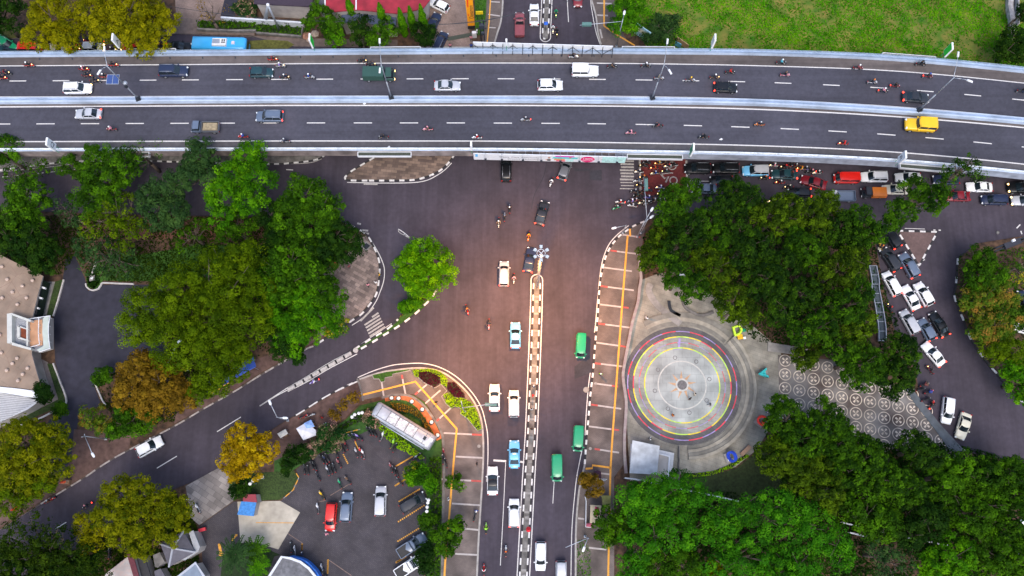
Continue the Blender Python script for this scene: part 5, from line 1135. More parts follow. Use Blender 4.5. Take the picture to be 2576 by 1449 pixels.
def person_mesh(pose, shirt, trou, key):
    if pose == 'ride': J = [(-.22, 0, .92), (-.14, 0, 1.16), (-.06, 0, 1.38), (-.03, 0, 1.5), (0, 0, 1.62), (-.02, -.2, 1.38), (.12, -.29, 1.15), (.33, -.33, 1.03), (-.02, .2, 1.38), (.12, .29, 1.15), (.33, .33, 1.03), (-.08, -.13, .88), (.22, -.2, .72), (.1, -.19, .38), (-.08, .13, .88), (.22, .2, .72), (.1, .19, .38), (.26, -.2, .34), (.26, .2, .34)]
    elif pose == 'walk': J = [(0, 0, .92), (.01, 0, 1.16), (.02, 0, 1.4), (.03, 0, 1.52), (.05, 0, 1.64), (.02, -.19, 1.4), (-.08, -.25, 1.14), (.02, -.27, .9), (.02, .19, 1.4), (.1, .25, 1.15), (.27, .24, .97), (.02, -.1, .88), (.14, -.1, .5), (.2, -.1, .08), (-.02, .1, .88), (-.06, .1, .5), (-.24, .1, .12), (.34, -.1, .05), (-.1, .1, .05)]
    else: J = [(0, 0, .92), (0, 0, 1.16), (.01, 0, 1.4), (.02, 0, 1.52), (.05, 0, 1.64), (0, -.19, 1.4), (-.02, -.26, 1.15), (.08, -.27, .93), (0, .19, 1.4), (.04, .26, 1.16), (.2, .22, 1.05), (0, -.1, .88), (.02, -.12, .5), (0, -.13, .08), (0, .1, .88), (.02, .12, .5), (0, .13, .08), (.16, -.13, .05), (.16, .13, .05)]
    if ('base', pose) not in MP:
        me = skin_body(J, EDG, RAD, 'person_'+pose); 
        mb = MB(); mb.v = [tuple(v.co) for v in me.vertices]; mb.f = [tuple(p.vertices) for p in me.polygons]; mb.m = []
        for p in me.polygons:
            c = p.center; best = min(EDG, key=lambda ed: (c-((Vector(J[ed[0]])+Vector(J[ed[1]]))/2)).length)
            mb.m.append(0 if best in ((0, 1), (1, 2), (2, 5), (5, 6), (2, 8), (8, 9)) else 1 if best in ((0, 11), (11, 12), (12, 13), (0, 14), (14, 15), (15, 16)) else 3 if best in ((13, 17), (16, 18)) else 2)
        hx, hy, hz = J[4]; mb.ball((hx+.02, 0, hz), .1, 2, 10, 8, 1.15)
        mb.ball((hx+.125, 0, hz-.005), .018, 2, 6, 4, 1.4)
        for s_ in (-1, 1): mb.ball((hx+.11, s_*.036, hz+.025), .012, 3, 6, 4); mb.ball((hx, s_*.1, hz), .022, 2, 6, 4, 1.4)
        mb.box(hx+.115, 0, hz-.055, .01, .04, .008, 0, 3)
        for hd_, el in ((7, 6), (10, 9)): fingers(J[hd_], Vector(J[hd_])-Vector(J[el]) if pose != 'ride' else (1, 0, -.2), mb, 2)
        MP[('base', pose)] = (mb, J)
    return MP[('base', pose)]
shoe_m = M('shoe', (.03, .03, .035), .6)
def person_proto(pose, shirt, trou, head, hc):
    key = ('p', pose, shirt, trou, head, hc)
    if key in MP: return MP[key]
    mb, J = person_mesh(pose, shirt, trou, None); e = thing('person', 'p', 'person')
    mb.build('body', [M('cloth_'+shirt, K[shirt], .85, ns=8, amt=.15), M('cloth_'+trou, K[trou], .85, ns=8, amt=.15), skin_m, shoe_m], e, True)
    x, _, z = J[4]; m = MB()
    if head == 'helmet': m.ball((x+.01, 0, z+.03), .145, 0, 12, 8, 1.02, -.35); m.box(x+.12, 0, z-.0, .06, .2, .1, 0, 1); m.build('helmet', [M('helmet_'+hc, K[hc], .3, amt=.05, coat=.5), glass_m], e, True)
    elif head == 'cap': m.ball((x+.01, 0, z+.03), .115, 0, 10, 6, 1, -.1); m.box(x+.15, 0, z+.03, .12, .14, .02); m.build('cap', [M('cloth_'+hc, K[hc], .85)], e, True)
    else: m.ball((x-.005, 0, z+.03), .115, 0, 10, 7, 1.1, -.3); m.build('hair', [hair_m], e, True)
    MP[key] = Proto(e); return MP[key]
def moto(t, x, y, hd, col, label, group, lit=0, z=0.0):
    k = ('m', col, lit)
    if k not in MP: MP[k] = moto_proto(col, lit)
    p = P(*q(t, x, y), z+.9 if z > 1 else z+.7); return MP[k].put((p.x, p.y, z), R(hd), label, group)
def rider(m, shirt, trou, hc, label, group, dz=0):
    hd = m.rotation_euler.z; return person_proto('ride', shirt, trou, 'helmet', hc).put((m.location.x, m.location.y, m.location.z), hd, label, group)
def mgroup(items, phrase, grp, key, z=0.0, frm='from the left'):
    """items: tile, x, y, heading, colour, shirt or None, helmet, lit ; ordinals follow the picture"""
    it = sorted(items, key=lambda i: key(q(i[0], i[1], i[2])))
    for n, (t, x, y, hd, col, shirt, hc, lit) in enumerate(it):
        o = ORD[n] + ' ' + frm
        cn = {'darkgrey': 'dark grey', 'darkblue': 'dark blue', 'darkred': 'dark red', 'bluegrey': 'blue-grey'}.get(col, col)
        m = moto(t, x, y, hd, col, f'{cn} motorcycle {o} {phrase}', grp, lit, z)
        if shirt:
            sn = {'darkgrey': 'dark grey', 'darkblue': 'dark blue', 'darkred': 'dark red', 'bluegrey': 'blue-grey'}.get(shirt, shirt)
            r = rider(m, shirt, rnd.choice(['darkblue', 'black', 'darkgrey']), hc, f'rider in {sn} top, {o} {phrase}', 'riders: '+grp)
X, Y = (lambda p: p[0]), (lambda p: p[1])
mgroup([('00', 262, 607, 0, 'red', 'darkgrey', 'white', 1), ('00', 45, 680, 0, 'black', 'darkred', 'black', 1), ('00', 12, 728, 0, 'red', 'darkgrey', 'red', 1), ('00', 785, 645, 0, 'red', 'pink', 'white', 1), ('00', 815, 705, 0, 'darkred', 'darkgrey', 'black', 1), ('00', 890, 755, 0, 'darkgrey', 'black', 'black', 1), ('00', 980, 715, 0, 'red', 'darkgrey', 'white', 1), ('00', 1062, 605, 0, 'red', 'black', 'black', 1),
        ('01', 155, 552, 0, 'red', 'darkred', 'darkred', 1), ('01', 225, 612, 0, 'silver', 'violet', 'white', 1), ('01', 270, 722, 0, 'black', 'darkgrey', 'white', 1), ('01', 500, 718, 0, 'silver', 'blue', 'white', 0), ('01', 1000, 568, 0, 'black', 'black', 'black', 1), ('01', 1085, 600, 0, 'darkgrey', 'darkgrey', 'black', 1),
        ('02', 580, 525, 0, 'white', 'black', 'black', 1), ('02', 945, 618, 0, 'darkgrey', 'brown', 'darkgrey', 0), ('02', 1265, 612, 0, 'darkgrey', 'darkgrey', 'white', 0), ('02', 1390, 728, 0, 'silver', 'khaki', 'beige', 0), ('02', 1685, 748, 0, 'silver', 'brown', 'yellow', 0), ('02', 1915, 722, 0, 'brown', 'darkgrey', 'white', 1), ('02', 2062, 672, 0, 'darkgrey', 'red', 'darkred', 0),
        ('03', 130, 582, -1, 'darkgrey', 'cyan', 'white', 0), ('03', 165, 698, -1, 'pink', 'black', 'brown', 0), ('03', 855, 632, -3, 'darkred', 'maroon', 'white', 0), ('03', 990, 768, -3, 'silver', 'darkgrey', 'orange', 0), ('03', 1092, 850, -3, 'darkgrey', 'pink', 'white', 2), ('03', 1205, 802, -3, 'darkred', 'black', 'darkgrey', 2), ('03', 1515, 712, -4, 'darkred', 'darkgrey', 'blue', 2), ('03', 1450, 595, -4, 'black', 'black', 'black', 0), ('03', 2405, 852, -7, 'darkgrey', 'black', 'black', 0)],
       'on the flyover’s upper carriageway', 'motorcycles on the flyover’s upper carriageway', X, ZD+.006)
mgroup([('00', 1045, 1212, 180, 'maroon', 'pink', 'white', 0), ('00', 2290, 1282, 180, 'red', 'blue', 'white', 0), ('01', 270, 1325, 180, 'silver', 'darkblue', 'silver', 0), ('01', 1200, 1285, 180, 'darkgrey', 'black', 'black', 0), ('01', 1620, 1212, 180, 'pink', 'brown', 'pink', 0), ('01', 2085, 1290, 180, 'white', 'red', 'white', 0), ('02', 130, 1122, 180, 'silver', 'darkgrey', 'silver', 2), ('02', 1378, 1178, 180, 'darkgrey', 'maroon', 'darkgrey', 0), ('02', 1122, 1247, 180, 'pink', 'pink', 'pink', 0), ('02', 1812, 1285, 179, 'black', 'black', 'black', 0), ('02', 2340, 1168, 178, 'orange', 'darkgrey', 'silver', 0), ('03', 715, 1348, 177, 'red', 'red', 'red', 1)],
       'on the flyover’s lower carriageway', 'motorcycles on the flyover’s lower carriageway', X, ZD+.006)
mgroup([('11', 2392, 642, 92, 'darkblue', 'black', 'white', 0), ('11', 2345, 718, 88, 'bluegrey', 'darkgrey', 'bluegrey', 0), ('11', 2290, 772, -92, 'beige', 'khaki', 'white', 0), ('12', 372, 388, -110, 'white', 'white', 'white', 0), ('12', 158, 898, -100, 'orange', 'orange', 'yellow', 0), ('12', 18, 1298, -92, 'silver', 'pink', 'pink', 0), ('21', 1992, 265, -75, 'red', 'brown', 'orange', 0), ('21', 2198, 400, -92, 'pink', 'darkgrey', 'darkgrey', 0)],
       'crossing the junction', 'motorcycles crossing the junction', Y, frm='from the top')
mgroup([('31', 2170, 1000, 90, 'lime', 'lime', 'lime', 0), ('31', 2357, 1215, 90, 'white', 'darkred', 'orange', 0), ('31', 2150, 1390, 90, 'red', 'white', 'red', 0), ('02', 415, 120, -90, 'green', 'green', 'green', 1), ('02', 386, 272, -90, 'white', 'white', 'white', 1), ('02', 422, 300, -88, 'black', 'black', 'black', 1)],
       'on the main north–south road', 'motorcycles on the main road', Y, frm='from the top')
mgroup([('21', 550, 942, 205, 'violet', 'white', 'violet', 2), ('30', 468, 735, 30, 'red', 'brown', 'silver', 0), ('30', 822, 782, 210, 'darkgrey', 'darkgrey', 'pink', 2)],
       'on the south-west road', 'motorcycles on the south-west road', X)
mgroup([('00', 720, 462, 0, 'red', 'black', 'red', 3), ('00', 765, 430, 0, 'darkgrey', 'red', 'black', 3), ('00', 828, 380, 180, 'red', 'darkgrey', 'darkgrey', 3), ('00', 892, 394, 180, 'darkgrey', 'darkred', 'black', 3), ('00', 940, 390, 180, 'black', 'black', 'black', 2), ('00', 660, 378, 180, 'orange', 'darkgrey', 'orange', 3), ('00', 1062, 470, 0, 'white', 'darkgrey', 'white', 1), ('00', 1530, 412, 180, 'red', 'darkgrey', 'black', 3), ('00', 630, 440, 0, 'yellow', 'darkgrey', 'black', 1)],
       'beneath the yellow-green trees', 'motorcycles in the upper left queue', X)
mgroup([('12', 1245, 235, 180, 'black', 'darkgrey', 'black', 1), ('12', 1200, 292, 180, 'white', 'black', 'white', 1), ('12', 1272, 205, 182, 'darkgrey', 'black', 'silver', 0), ('12', 1385, 215, 180, 'orange', 'khaki', 'yellow', 1), ('12', 1345, 258, 180, 'red', 'orange', 'red', 1), ('12', 1440, 205, 180, 'darkgrey', 'brown', 'brown', 0), ('12', 1478, 240, 183, 'white', 'darkgrey', 'red', 1), ('12', 1525, 230, 186, 'white', 'black', 'black', 0), ('12', 1350, 305, 188, 'cream', 'blue', 'silver', 1), ('12', 1452, 288, 182, 'darkgrey', 'darkgreen', 'silver', 1), ('12', 1190, 376, 185, 'white', 'bluegrey', 'darkblue', 0), ('12', 1212, 418, 180, 'black', 'darkgrey', 'silver', 1), ('12', 1242, 345, 180, 'darkgrey', 'brown', 'orange', 1), ('12', 1285, 462, 175, 'darkblue', 'darkblue', 'red', 0), ('12', 1162, 474, 180, 'darkgrey', 'darkgrey', 'silver', 0), ('12', 1182, 512, 190, 'black', 'darkgreen', 'darkgrey', 0), ('12', 1215, 490, 180, 'black', 'brown', 'black', 0), ('12', 1132, 568, 185, 'bluegrey', 'violet', 'white', 0), ('12', 1168, 562, 180, 'darkred', 'maroon', 'silver', 0), ('12', 1022, 578, 175, 'white', 'red', 'white', 2), ('12', 992, 628, 200, 'green', 'green', 'silver', 0), ('12', 1138, 612, 172, 'white', 'silver', 'silver', 0), ('12', 1205, 545, 180, 'darkgrey', 'black', 'black', 0), ('12', 1236, 582, 190, 'cream', 'darkgrey', 'cream', 1), ('12', 1290, 535, 178, 'violet', 'blue', 'white', 0), ('12', 1285, 585, 200, 'silver', 'darkgrey', 'white', 0), ('12', 1400, 440, 180, 'white', 'violet', 'white', 1), ('12', 1425, 472, 180, 'violet', 'darkblue', 'white', 0), ('12', 1408, 502, 180, 'darkgrey', 'brown', 'red', 1), ('12', 1385, 562, 180, 'darkgreen', 'darkgreen', 'silver', 0), ('12', 1345, 562, 185, 'darkgrey', 'khaki', 'silver', 0), ('12', 1425, 562, 180, 'silver', 'darkgrey', 'white', 0)],
       'in the crowd at the red box', 'motorcycles waiting at the red box', X)
mgroup([('13', 55, 232, 180, 'white', 'pink', 'white', 1), ('13', 158, 246, 180, 'darkgrey', 'darkgrey', 'red', 1), ('13', 205, 232, 180, 'red', 'black', 'black', 1), ('13', 258, 236, 180, 'darkgrey', 'brown', 'silver', 0), ('13', 310, 262, 180, 'orange', 'yellow', 'orange', 1), ('13', 352, 262, 180, 'violet', 'darkblue', 'silver', 0), ('13', 408, 290, 180, 'darkgrey', 'darkgrey', 'pink', 2), ('13', 468, 300, 185, 'white', 'black', 'white', 1), ('13', 112, 392, 180, 'red', 'darkgrey', 'white', 1), ('13', 195, 436, 182, 'darkgrey', 'black', 'cream', 1), ('12', 2385, 350, 180, 'darkgrey', 'darkgrey', 'orange', 3), ('13', 155, 580, 180, 'darkgrey', 'black', 'white', 0), ('13', 45, 572, 180, 'white', 'darkgrey', 'white', 1)],
       'among cars queueing under the flyover', 'motorcycles between the queueing cars', X)
mgroup([('23', 1148, 248, 112, 'darkgrey', 'black', 'red', 1), ('23', 1530, 832, 125, 'darkred', 'black', 'darkgrey', 1), ('23', 1478, 972, 20, 'brown', 'maroon', 'brown', 0), ('23', 1440, 1018, 15, 'darkgrey', None, 'silver', 0), ('23', 1520, 1040, 20, 'red', 'blue', 'blue', 0), ('23', 1492, 1112, 20, 'darkgrey', None, 'silver', 0), ('23', 1545, 1160, 55, 'red', 'darkgrey', 'black', 2), ('13', 1068, 1000, 112, 'yellow', 'brown', 'orange', 1)],
       'along the right-hand road', 'motorcycles on the right-hand road', Y, frm='from the top')
pk_ = [(455, 440, 100, 'darkgrey'), (490, 445, 100, 'black'), (525, 400, 118, 'darkgrey'), (552, 410, 118, 'black'), (618, 345, 120, 'black'), (650, 350, 120, 'darkblue'), (672, 330, 118, 'black'), (675, 455, 112, 'silver'), (705, 440, 112, 'black'), (735, 425, 112, 'darkgrey'), (780, 385, 120, 'maroon'), (582, 505, 118, 'darkgrey'), (790, 580, 112, 'green'), (865, 545, 130, 'brown'), (620, 688, 125, 'yellow'), (580, 812, 102, 'white'), (760, 285, 110, 'black'), (815, 240, 115, 'black'), (845, 215, 115, 'darkred'), (945, 285, 108, 'silver'), (985, 280, 108, 'red'), (1008, 300, 108, 'white'), (900, 138, 140, 'darkgrey'), (935, 130, 140, 'darkblue'), (968, 140, 140, 'violet'), (1060, 78, 118, 'black'), (1088, 82, 118, 'darkgrey'), (1115, 92, 118, 'black'), (1185, 130, 70, 'white'), (1285, 200, 70, 'lime'), (1310, 235, 70, 'black'), (1272, 425, 110, 'maroon'), (1300, 450, 110, 'darkgrey'), (1328, 470, 110, 'black'), (1355, 555, 130, 'darkgrey'), (1485, 345, 45, 'silver'), (1520, 320, 45, 'black'), (330, 1175, 100, 'darkgrey'), (362, 1215, 95, 'silver'), (435, 1268, 100, 'darkblue'), (618, 1385, 100, 'silver'), (648, 1430, 120, 'black')]
mgroup([('31', x, y, hd, col, None, '', 0) for x, y, hd, col in pk_[:36]], 'parked in the car park', 'motorcycles parked in the car park', X, .172)
mgroup([('31', x, y, hd, col, None, '', 0) for x, y, hd, col in pk_[36:]], 'parked by the rounded blue roof', 'motorcycles parked at the lower car park edge', Y, .172, frm='from the top')
mgroup([('31', 1772, 292, 100, 'darkred', None, '', 0), ('31', 1790, 378, 105, 'black', None, '', 0), ('31', 1762, 345, 95, 'darkgrey', None, '', 0), ('21', 450, 1272, 20, 'red', None, '', 0), ('21', 505, 1262, 15, 'silver', None, '', 0), ('30', 1030, 1185, 95, 'darkgrey', None, '', 0), ('30', 1030, 1235, 95, 'black', None, '', 0), ('30', 1160, 1180, 150, 'darkgrey', None, '', 0), ('30', 1862, 812, 120, 'white', None, '', 0), ('31', 2062, 885, 80, 'darkgrey', None, '', 0)],
       'parked on the lower pavements', 'motorcycles parked on the pavements', X, .165)
# pedestrians
for t, x, y, hd, pose, sh, tr, hd_, hc, lab in (
 ('11', 1165, 1262, 200, 'walk', 'yellow', 'bluegrey', 'hair', '', 'person in a yellow shirt walking on the corner kerb'),
 ('11', 1058, 1362, 110, 'walk', 'pink', 'black', 'hair', '', 'person in a hot pink top on the corner paving'),
 ('11', 1130, 1338, 80, 'stand', 'white', 'beige', 'hair', '', 'person in white standing right of the pink-topped one'),
 ('11', 880, 1186, 150, 'stand', 'maroon', 'darkgrey', 'hair', '', 'person in maroon near the red kiosk on the corner paving'),
 ('21', 1700, 1140, 120, 'walk', 'black', 'orange', 'hair', '', 'person in black walking on the orange tactile line'),
 ('22', 1268, 345, 60, 'walk', 'white', 'black', 'hair', '', 'person in white top and black trousers above the round plaza'),
 ('22', 835, 872, -100, 'stand', 'lime', 'black', 'helmet', 'white', 'person in a yellow-green vest and white helmet on the east pavement'),
 ('22', 1680, 1105, 150, 'stand', 'black', 'black', 'hair', '', 'person in black crossing the white ring of the plaza'),
 ('22', 1722, 1062, 20, 'stand', 'beige', 'khaki', 'hair', '', 'person in beige beside the one in black on the plaza'),
 ('22', 1515, 1262, 40, 'stand', 'orange', 'maroon', 'hair', '', 'person in orange at the plaza ring’s lower edge'),
 ('22', 1868, 1158, 200, 'walk', 'grey', 'grey', 'hair', '', 'person in grey inside the plaza’s yellow ring at right'),
 ('22', 205, 992, 90, 'stand', 'darkblue', 'silver', 'cap', 'white', 'worker on the median, uppermost of four'),
 ('22', 195, 1078, 0, 'stand', 'red', 'black', 'cap', 'red', 'worker in red on the median'),
 ('22', 183, 1205, 90, 'stand', 'silver', 'darkgrey', 'hair', '', 'worker in grey on the median above the lowest one'),
 ('22', 187, 1392, 90, 'stand', 'black', 'black', 'hair', '', 'worker in black on the median, lowest of four'),
 ('31', 1815, 722, 10, 'walk', 'white', 'white', 'hair', '', 'person in white beside the orange tactile line'),
 ('31', 2080, 832, -90, 'stand', 'blue', 'darkblue', 'cap', 'white', 'person in blue on the lower pavement near the kerb'),
 ('31', 2085, 390, 180, 'stand', 'black', 'black', 'hair', '', 'person in black alone on the pavement near the white saloon'),
 ('32', 1305, 152, 180, 'walk', 'white', 'black', 'hair', '', 'person with a white bag beside the white stage roof'),
 ('33', 1385, 402, 90, 'walk', 'red', 'black', 'hair', '', 'person in red under the lower right trees'),
 ('30', 1770, 722, 90, 'stand', 'white', 'darkgrey', 'helmet', 'white', 'person in white by the cracked pavement slabs'),
 ('31', 670, 1048, -90, 'stand', 'pink', 'maroon', 'cap', 'pink', 'person in pink at the red minivan’s nose'),
 ('01', 1832, 432, 90, 'stand', 'pink', 'darkgrey', 'hair', '', 'person in pink on the forecourt next to the parapet'),
 ('01', 2030, 435, 90, 'stand', 'blue', 'darkblue', 'hair', '', 'person in bright blue by the roadside billboard’s left end'),
 ('01', 2030, 360, 90, 'walk', 'pink', 'darkgrey', 'hair', '', 'person in pink beside the white gate post'),
 ('01', 2085, 290, 0, 'stand', 'white', 'white', 'hair', '', 'person in white standing on the grass strip'),
 ('22', 2420, 1230, 120, 'stand', 'white', 'blue', 'hair', '', 'person in white and blue at the right rim of the plaza'),
 ('22', 2405, 1195, 60, 'stand', 'darkblue', 'black', 'hair', '', 'person in dark blue above the one in white and blue'),
 ('21', 620, 1280, 60, 'walk', 'red', 'darkred', 'hair', '', 'person in red on the verge above the white stall'),
 ('21', 655, 1340, 110, 'walk', 'white', 'violet', 'hair', '', 'person in white and violet right of the white stall'),
 ('13', 1040, 1024, 60, 'stand', 'cream', 'black', 'hair', '', 'person under the tree edge by the dark minivan'),
):
    z = .17 if t != '22' or x > 300 else .22
    p = P(*q(t, x, y), z+.9); person_proto(pose, sh, tr, hd_, hc).put((p.x, p.y, z), R(hd), lab, 'people on foot')
# ================================================================ TREES AND PLANTS
RS = np.random.RandomState(11)
LF = {
 'olive': Mleaf('leaf_olive', (.034, .075, .001), (.088, .158, .001), (.18, .28, .003)),
 'olive2': Mleaf('leaf_pale_olive', (.045, .08, .001), (.15, .175, .001), (.28, .29, .003)),
 'isle': Mleaf('leaf_spring', (.04, .13, .001), (.11, .31, .001), (.3, .56, .003)),
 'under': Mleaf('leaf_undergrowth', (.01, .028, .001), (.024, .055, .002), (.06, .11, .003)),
 'tuft2': Mleaf('leaf_tuft_dark', (.004, .018, .002), (.014, .046, .003), (.06, .15, .004)),
 'tuft3': Mleaf('leaf_tuft_olive', (.01, .03, .001), (.034, .072, .002), (.13, .23, .004)),
 'yolive': Mleaf('leaf_yellow_olive', (.07, .085, .001), (.23, .23, .001), (.4, .37, .003)),
 'gold': Mleaf('leaf_gold', (.14, .085, .001), (.42, .27, .002), (.62, .46, .006)),
 'bronze': Mleaf('leaf_bronze', (.085, .055, .004), (.23, .135, .01), (.36, .23, .015)),
 'green': Mleaf('leaf_green', (.012, .044, .002), (.04, .12, .003), (.12, .3, .005)),
 'bright': Mleaf('leaf_bright', (.018, .075, .002), (.052, .2, .002), (.17, .42, .004)),
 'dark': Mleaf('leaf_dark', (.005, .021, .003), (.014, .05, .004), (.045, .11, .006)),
 'grey': Mleaf('leaf_grey_green', (.012, .037, .01), (.034, .088, .022), (.08, .17, .035)),
 'tuft': Mleaf('leaf_tuft', (.006, .027, .002), (.021, .07, .002), (.09, .23, .004)),
 'fine': Mleaf('leaf_fine', (.01, .058, .003), (.038, .19, .005), (.12, .38, .007)),
 'mixed': Mleaf('leaf_autumn_mix', (.03, .09, .006), (.1, .2, .01), (.42, .22, .04)),
 'lime': Mleaf('leaf_lime', (.16, .36, .003), (.3, .56, .005), (.5, .76, .015)),
 'purple': Mleaf('leaf_purple', (.03, .002, .014), (.07, .004, .025), (.12, .01, .04)),
 'flowery': Mleaf('leaf_flowery', (.01, .05, .01), (.03, .1, .015), (.7, .38, .3)),
 'yflower': Mleaf('leaf_yellow_flower', (.02, .09, .006), (.08, .2, .01), (.9, .65, .03)),
 'orange': Mleaf('hedge_orange', (.05, .08, .008), (.2, .15, .015), (.5, .22, .03)),
}
def leafmesh(name, C_, N_, S_, tint, mat, aspect=.62):
    """one quad per leaf: centres, normals, sizes"""
    n = len(C_); a = RS.rand(n)*2*np.pi
    ref = np.where(np.abs(N_[:, 2:3]) < .9, np.array([[0, 0, 1.]]), np.array([[1., 0, 0]]))
    u = np.cross(N_, ref); u /= np.linalg.norm(u, axis=1, keepdims=True)+1e-9; w = np.cross(N_, u)
    d1 = u*np.cos(a)[:, None]+w*np.sin(a)[:, None]; d2 = np.cross(N_, d1); s = S_[:, None]
    fold = N_*s*.12
    V = np.stack([C_-d1*s, C_-d2*s*aspect+fold, C_+d1*s, C_+d2*s*aspect+fold], 1).reshape(-1, 3)
    me = bpy.data.meshes.new(name); me.vertices.add(4*n); me.vertices.foreach_set('co', V.ravel())
    me.loops.add(4*n); me.loops.foreach_set('vertex_index', np.arange(4*n)); me.polygons.add(n)
    me.polygons.foreach_set('loop_start', np.arange(n)*4); me.polygons.foreach_set('loop_total', np.full(n, 4))
    me.materials.append(mat); me.update(calc_edges=True)
    at = me.attributes.new('tint', 'FLOAT', 'FACE'); at.data.foreach_set('value', tint.astype(np.float32))
    return me
def rdir(n, zmin=-1):
    z = RS.uniform(zmin, 1, n); a = RS.rand(n)*2*np.pi; r = np.sqrt(1-z*z); return np.stack([r*np.cos(a), r*np.sin(a), z], 1)
def foliage(lobes, clump=.75, per=46, leaf=.22, dens=1.0, up=.35, gap=.0, tips=.15, spiky=False):
    """lobes: (x, y, z, r, squash). Leaves sit in clumps spread through the outer part of each lobe."""
    Cs, Ns, Ss, Ts = [], [], [], []
    for (x, y, z, r, sq) in lobes:
        nc = max(3, int(dens*2.6*r*r/(clump*clump)))
        d = rdir(nc, -.45); rad = r*RS.uniform(.62, 1.0, nc)**.7
        cc = np.array([x, y, z])+d*rad[:, None]*np.array([1, 1, sq]); cr = clump*RS.uniform(.6, 1.25, nc); ct_ = RS.normal(.5, .17, nc)
        keep = RS.rand(nc) > gap; cc, cr, ct_, d = cc[keep], cr[keep], ct_[keep], d[keep]; nc = len(cc)
        tip = RS.rand(nc) < tips; ct_ = np.where(tip, ct_+.28, ct_)
        k = np.repeat(np.arange(nc), per); dd = rdir(len(k), -.55)
        pr = RS.uniform(.55, 1.0, len(k))
        pos = cc[k]+dd*(cr[k]*pr)[:, None]*np.array([1, 1, .85 if not spiky else 1.5])
        nn = dd*.8+d[k]*.25+np.array([0, 0, up])+RS.normal(0, .3, (len(k), 3)); nn /= np.linalg.norm(nn, axis=1, keepdims=True)
        Cs.append(pos); Ns.append(nn); Ss.append(leaf*RS.uniform(.6, 1.3, len(k))); Ts.append(ct_[k]+RS.normal(0, .09, len(k)))
    return np.concatenate(Cs), np.concatenate(Ns), np.concatenate(Ss), np.concatenate(Ts)
STY = {  # clump, per, leaf, dens, up, gap, tips
 'broad': (.72, 56, .17, 1.0, .35, .05, .15), 'fluffy': (.62, 46, .155, 1.05, .4, .04, .2), 'fine': (.85, 74, .15, .9, .3, .08, .2), 'tuft': (.55, 42, .16, 1.1, .7, .1, .25),
 'sparse': (.6, 22, .17, .7, .3, .35, .15), 'thin': (.8, 14, .15, .5, .3, .45, .1)}
TREES = 0
def sub_lobes(c, R_, h, n=None, lean=1):
    """split a crown of radius R_ into uneven lobes"""
    n = n or max(5, int(4+R_*.9)); out = [(c.x, c.y, h+R_*.28, R_*.62, .75)]
    a0 = rnd.random()*6
    for k in range(n):
        a = a0+2*math.pi*k/n+rnd.uniform(-.3, .3); rr = R_*rnd.uniform(.5, .68); r = R_*rnd.uniform(.3, .46)
        out.append((c.x+rr*math.cos(a), c.y+rr*math.sin(a), h+R_*rnd.uniform(-.25, .12), r, .8))
    return out
def tree(px, h, style, col, label, cat='tree', name='broadleaf_tree', group=None, grow=1.1, bare=0):
    """px: list of (x, y, r) circles in display pixels at crown height h; the trunk stands under them"""
    L_ = []
    wc = [(P(x, y, h), r*grow*(P(x+10, y, h)-P(x, y, h)).length/10) for x, y, r in px]
    for c, r in wc: L_ += sub_lobes(c, r, h-r*.1)
    tot = sum(r*r for _, r in wc); cx = sum(c.x*r*r for c, r in wc)/tot; cy = sum(c.y*r*r for c, r in wc)/tot
    e = thing(name, label, cat, (cx, cy, .15), 0, group)
    cl, per, lf, de, up, gp, tp = STY[style]
    C_, N_, S_, T_l = foliage([(x-cx, y-cy, z-.15, r, s) for x, y, z, r, s in L_], cl, per, lf, de, up, gp, tp, style == 'tuft')
    o = bpy.data.objects.new('crown', leafmesh('crown', C_, N_, S_, T_l, LF[col])); COL.objects.link(o); o.parent = e
    mb = MB(); Rm = max(r for _, r in wc); tr = .12+.045*Rm; hh = max(1.5, h-Rm*.5)
    mb.tube((0, 0, -.1), (rnd.uniform(-.2, .2), rnd.uniform(-.2, .2), hh*.55), tr*1.25, tr*.9, 8); mb.tube((0, 0, hh*.5), (0, 0, hh), tr*.9, tr*.6, 8)
    tb = mb.build('trunk', bark, e, True)
    mb = MB(); 
    for (x, y, z, r, s) in L_[:14]:
        a, b = Vector((0, 0, hh*rnd.uniform(.6, 1))), Vector((x-cx, y-cy, z-.15)); m = a.lerp(b, .5)+Vector((0, 0, .25*r)); mb.path([a, m], tr*.45, 6); mb.tube(m, b, tr*.4, tr*.12, 5)
        for k in range(3):
            d = Vector((rnd.uniform(-1, 1), rnd.uniform(-1, 1), rnd.uniform(0, .9))); mb.tube(b.lerp(m, .3), b+d*r*.8, tr*.2, .02, 4)
    mb.build('limb', bark, tb, True)
    return e
def shrub(px, h, style, col, label, name='shrub', cat='shrub', group=None): return tree(px, h, style, col, label, cat, name, group, 1.05)
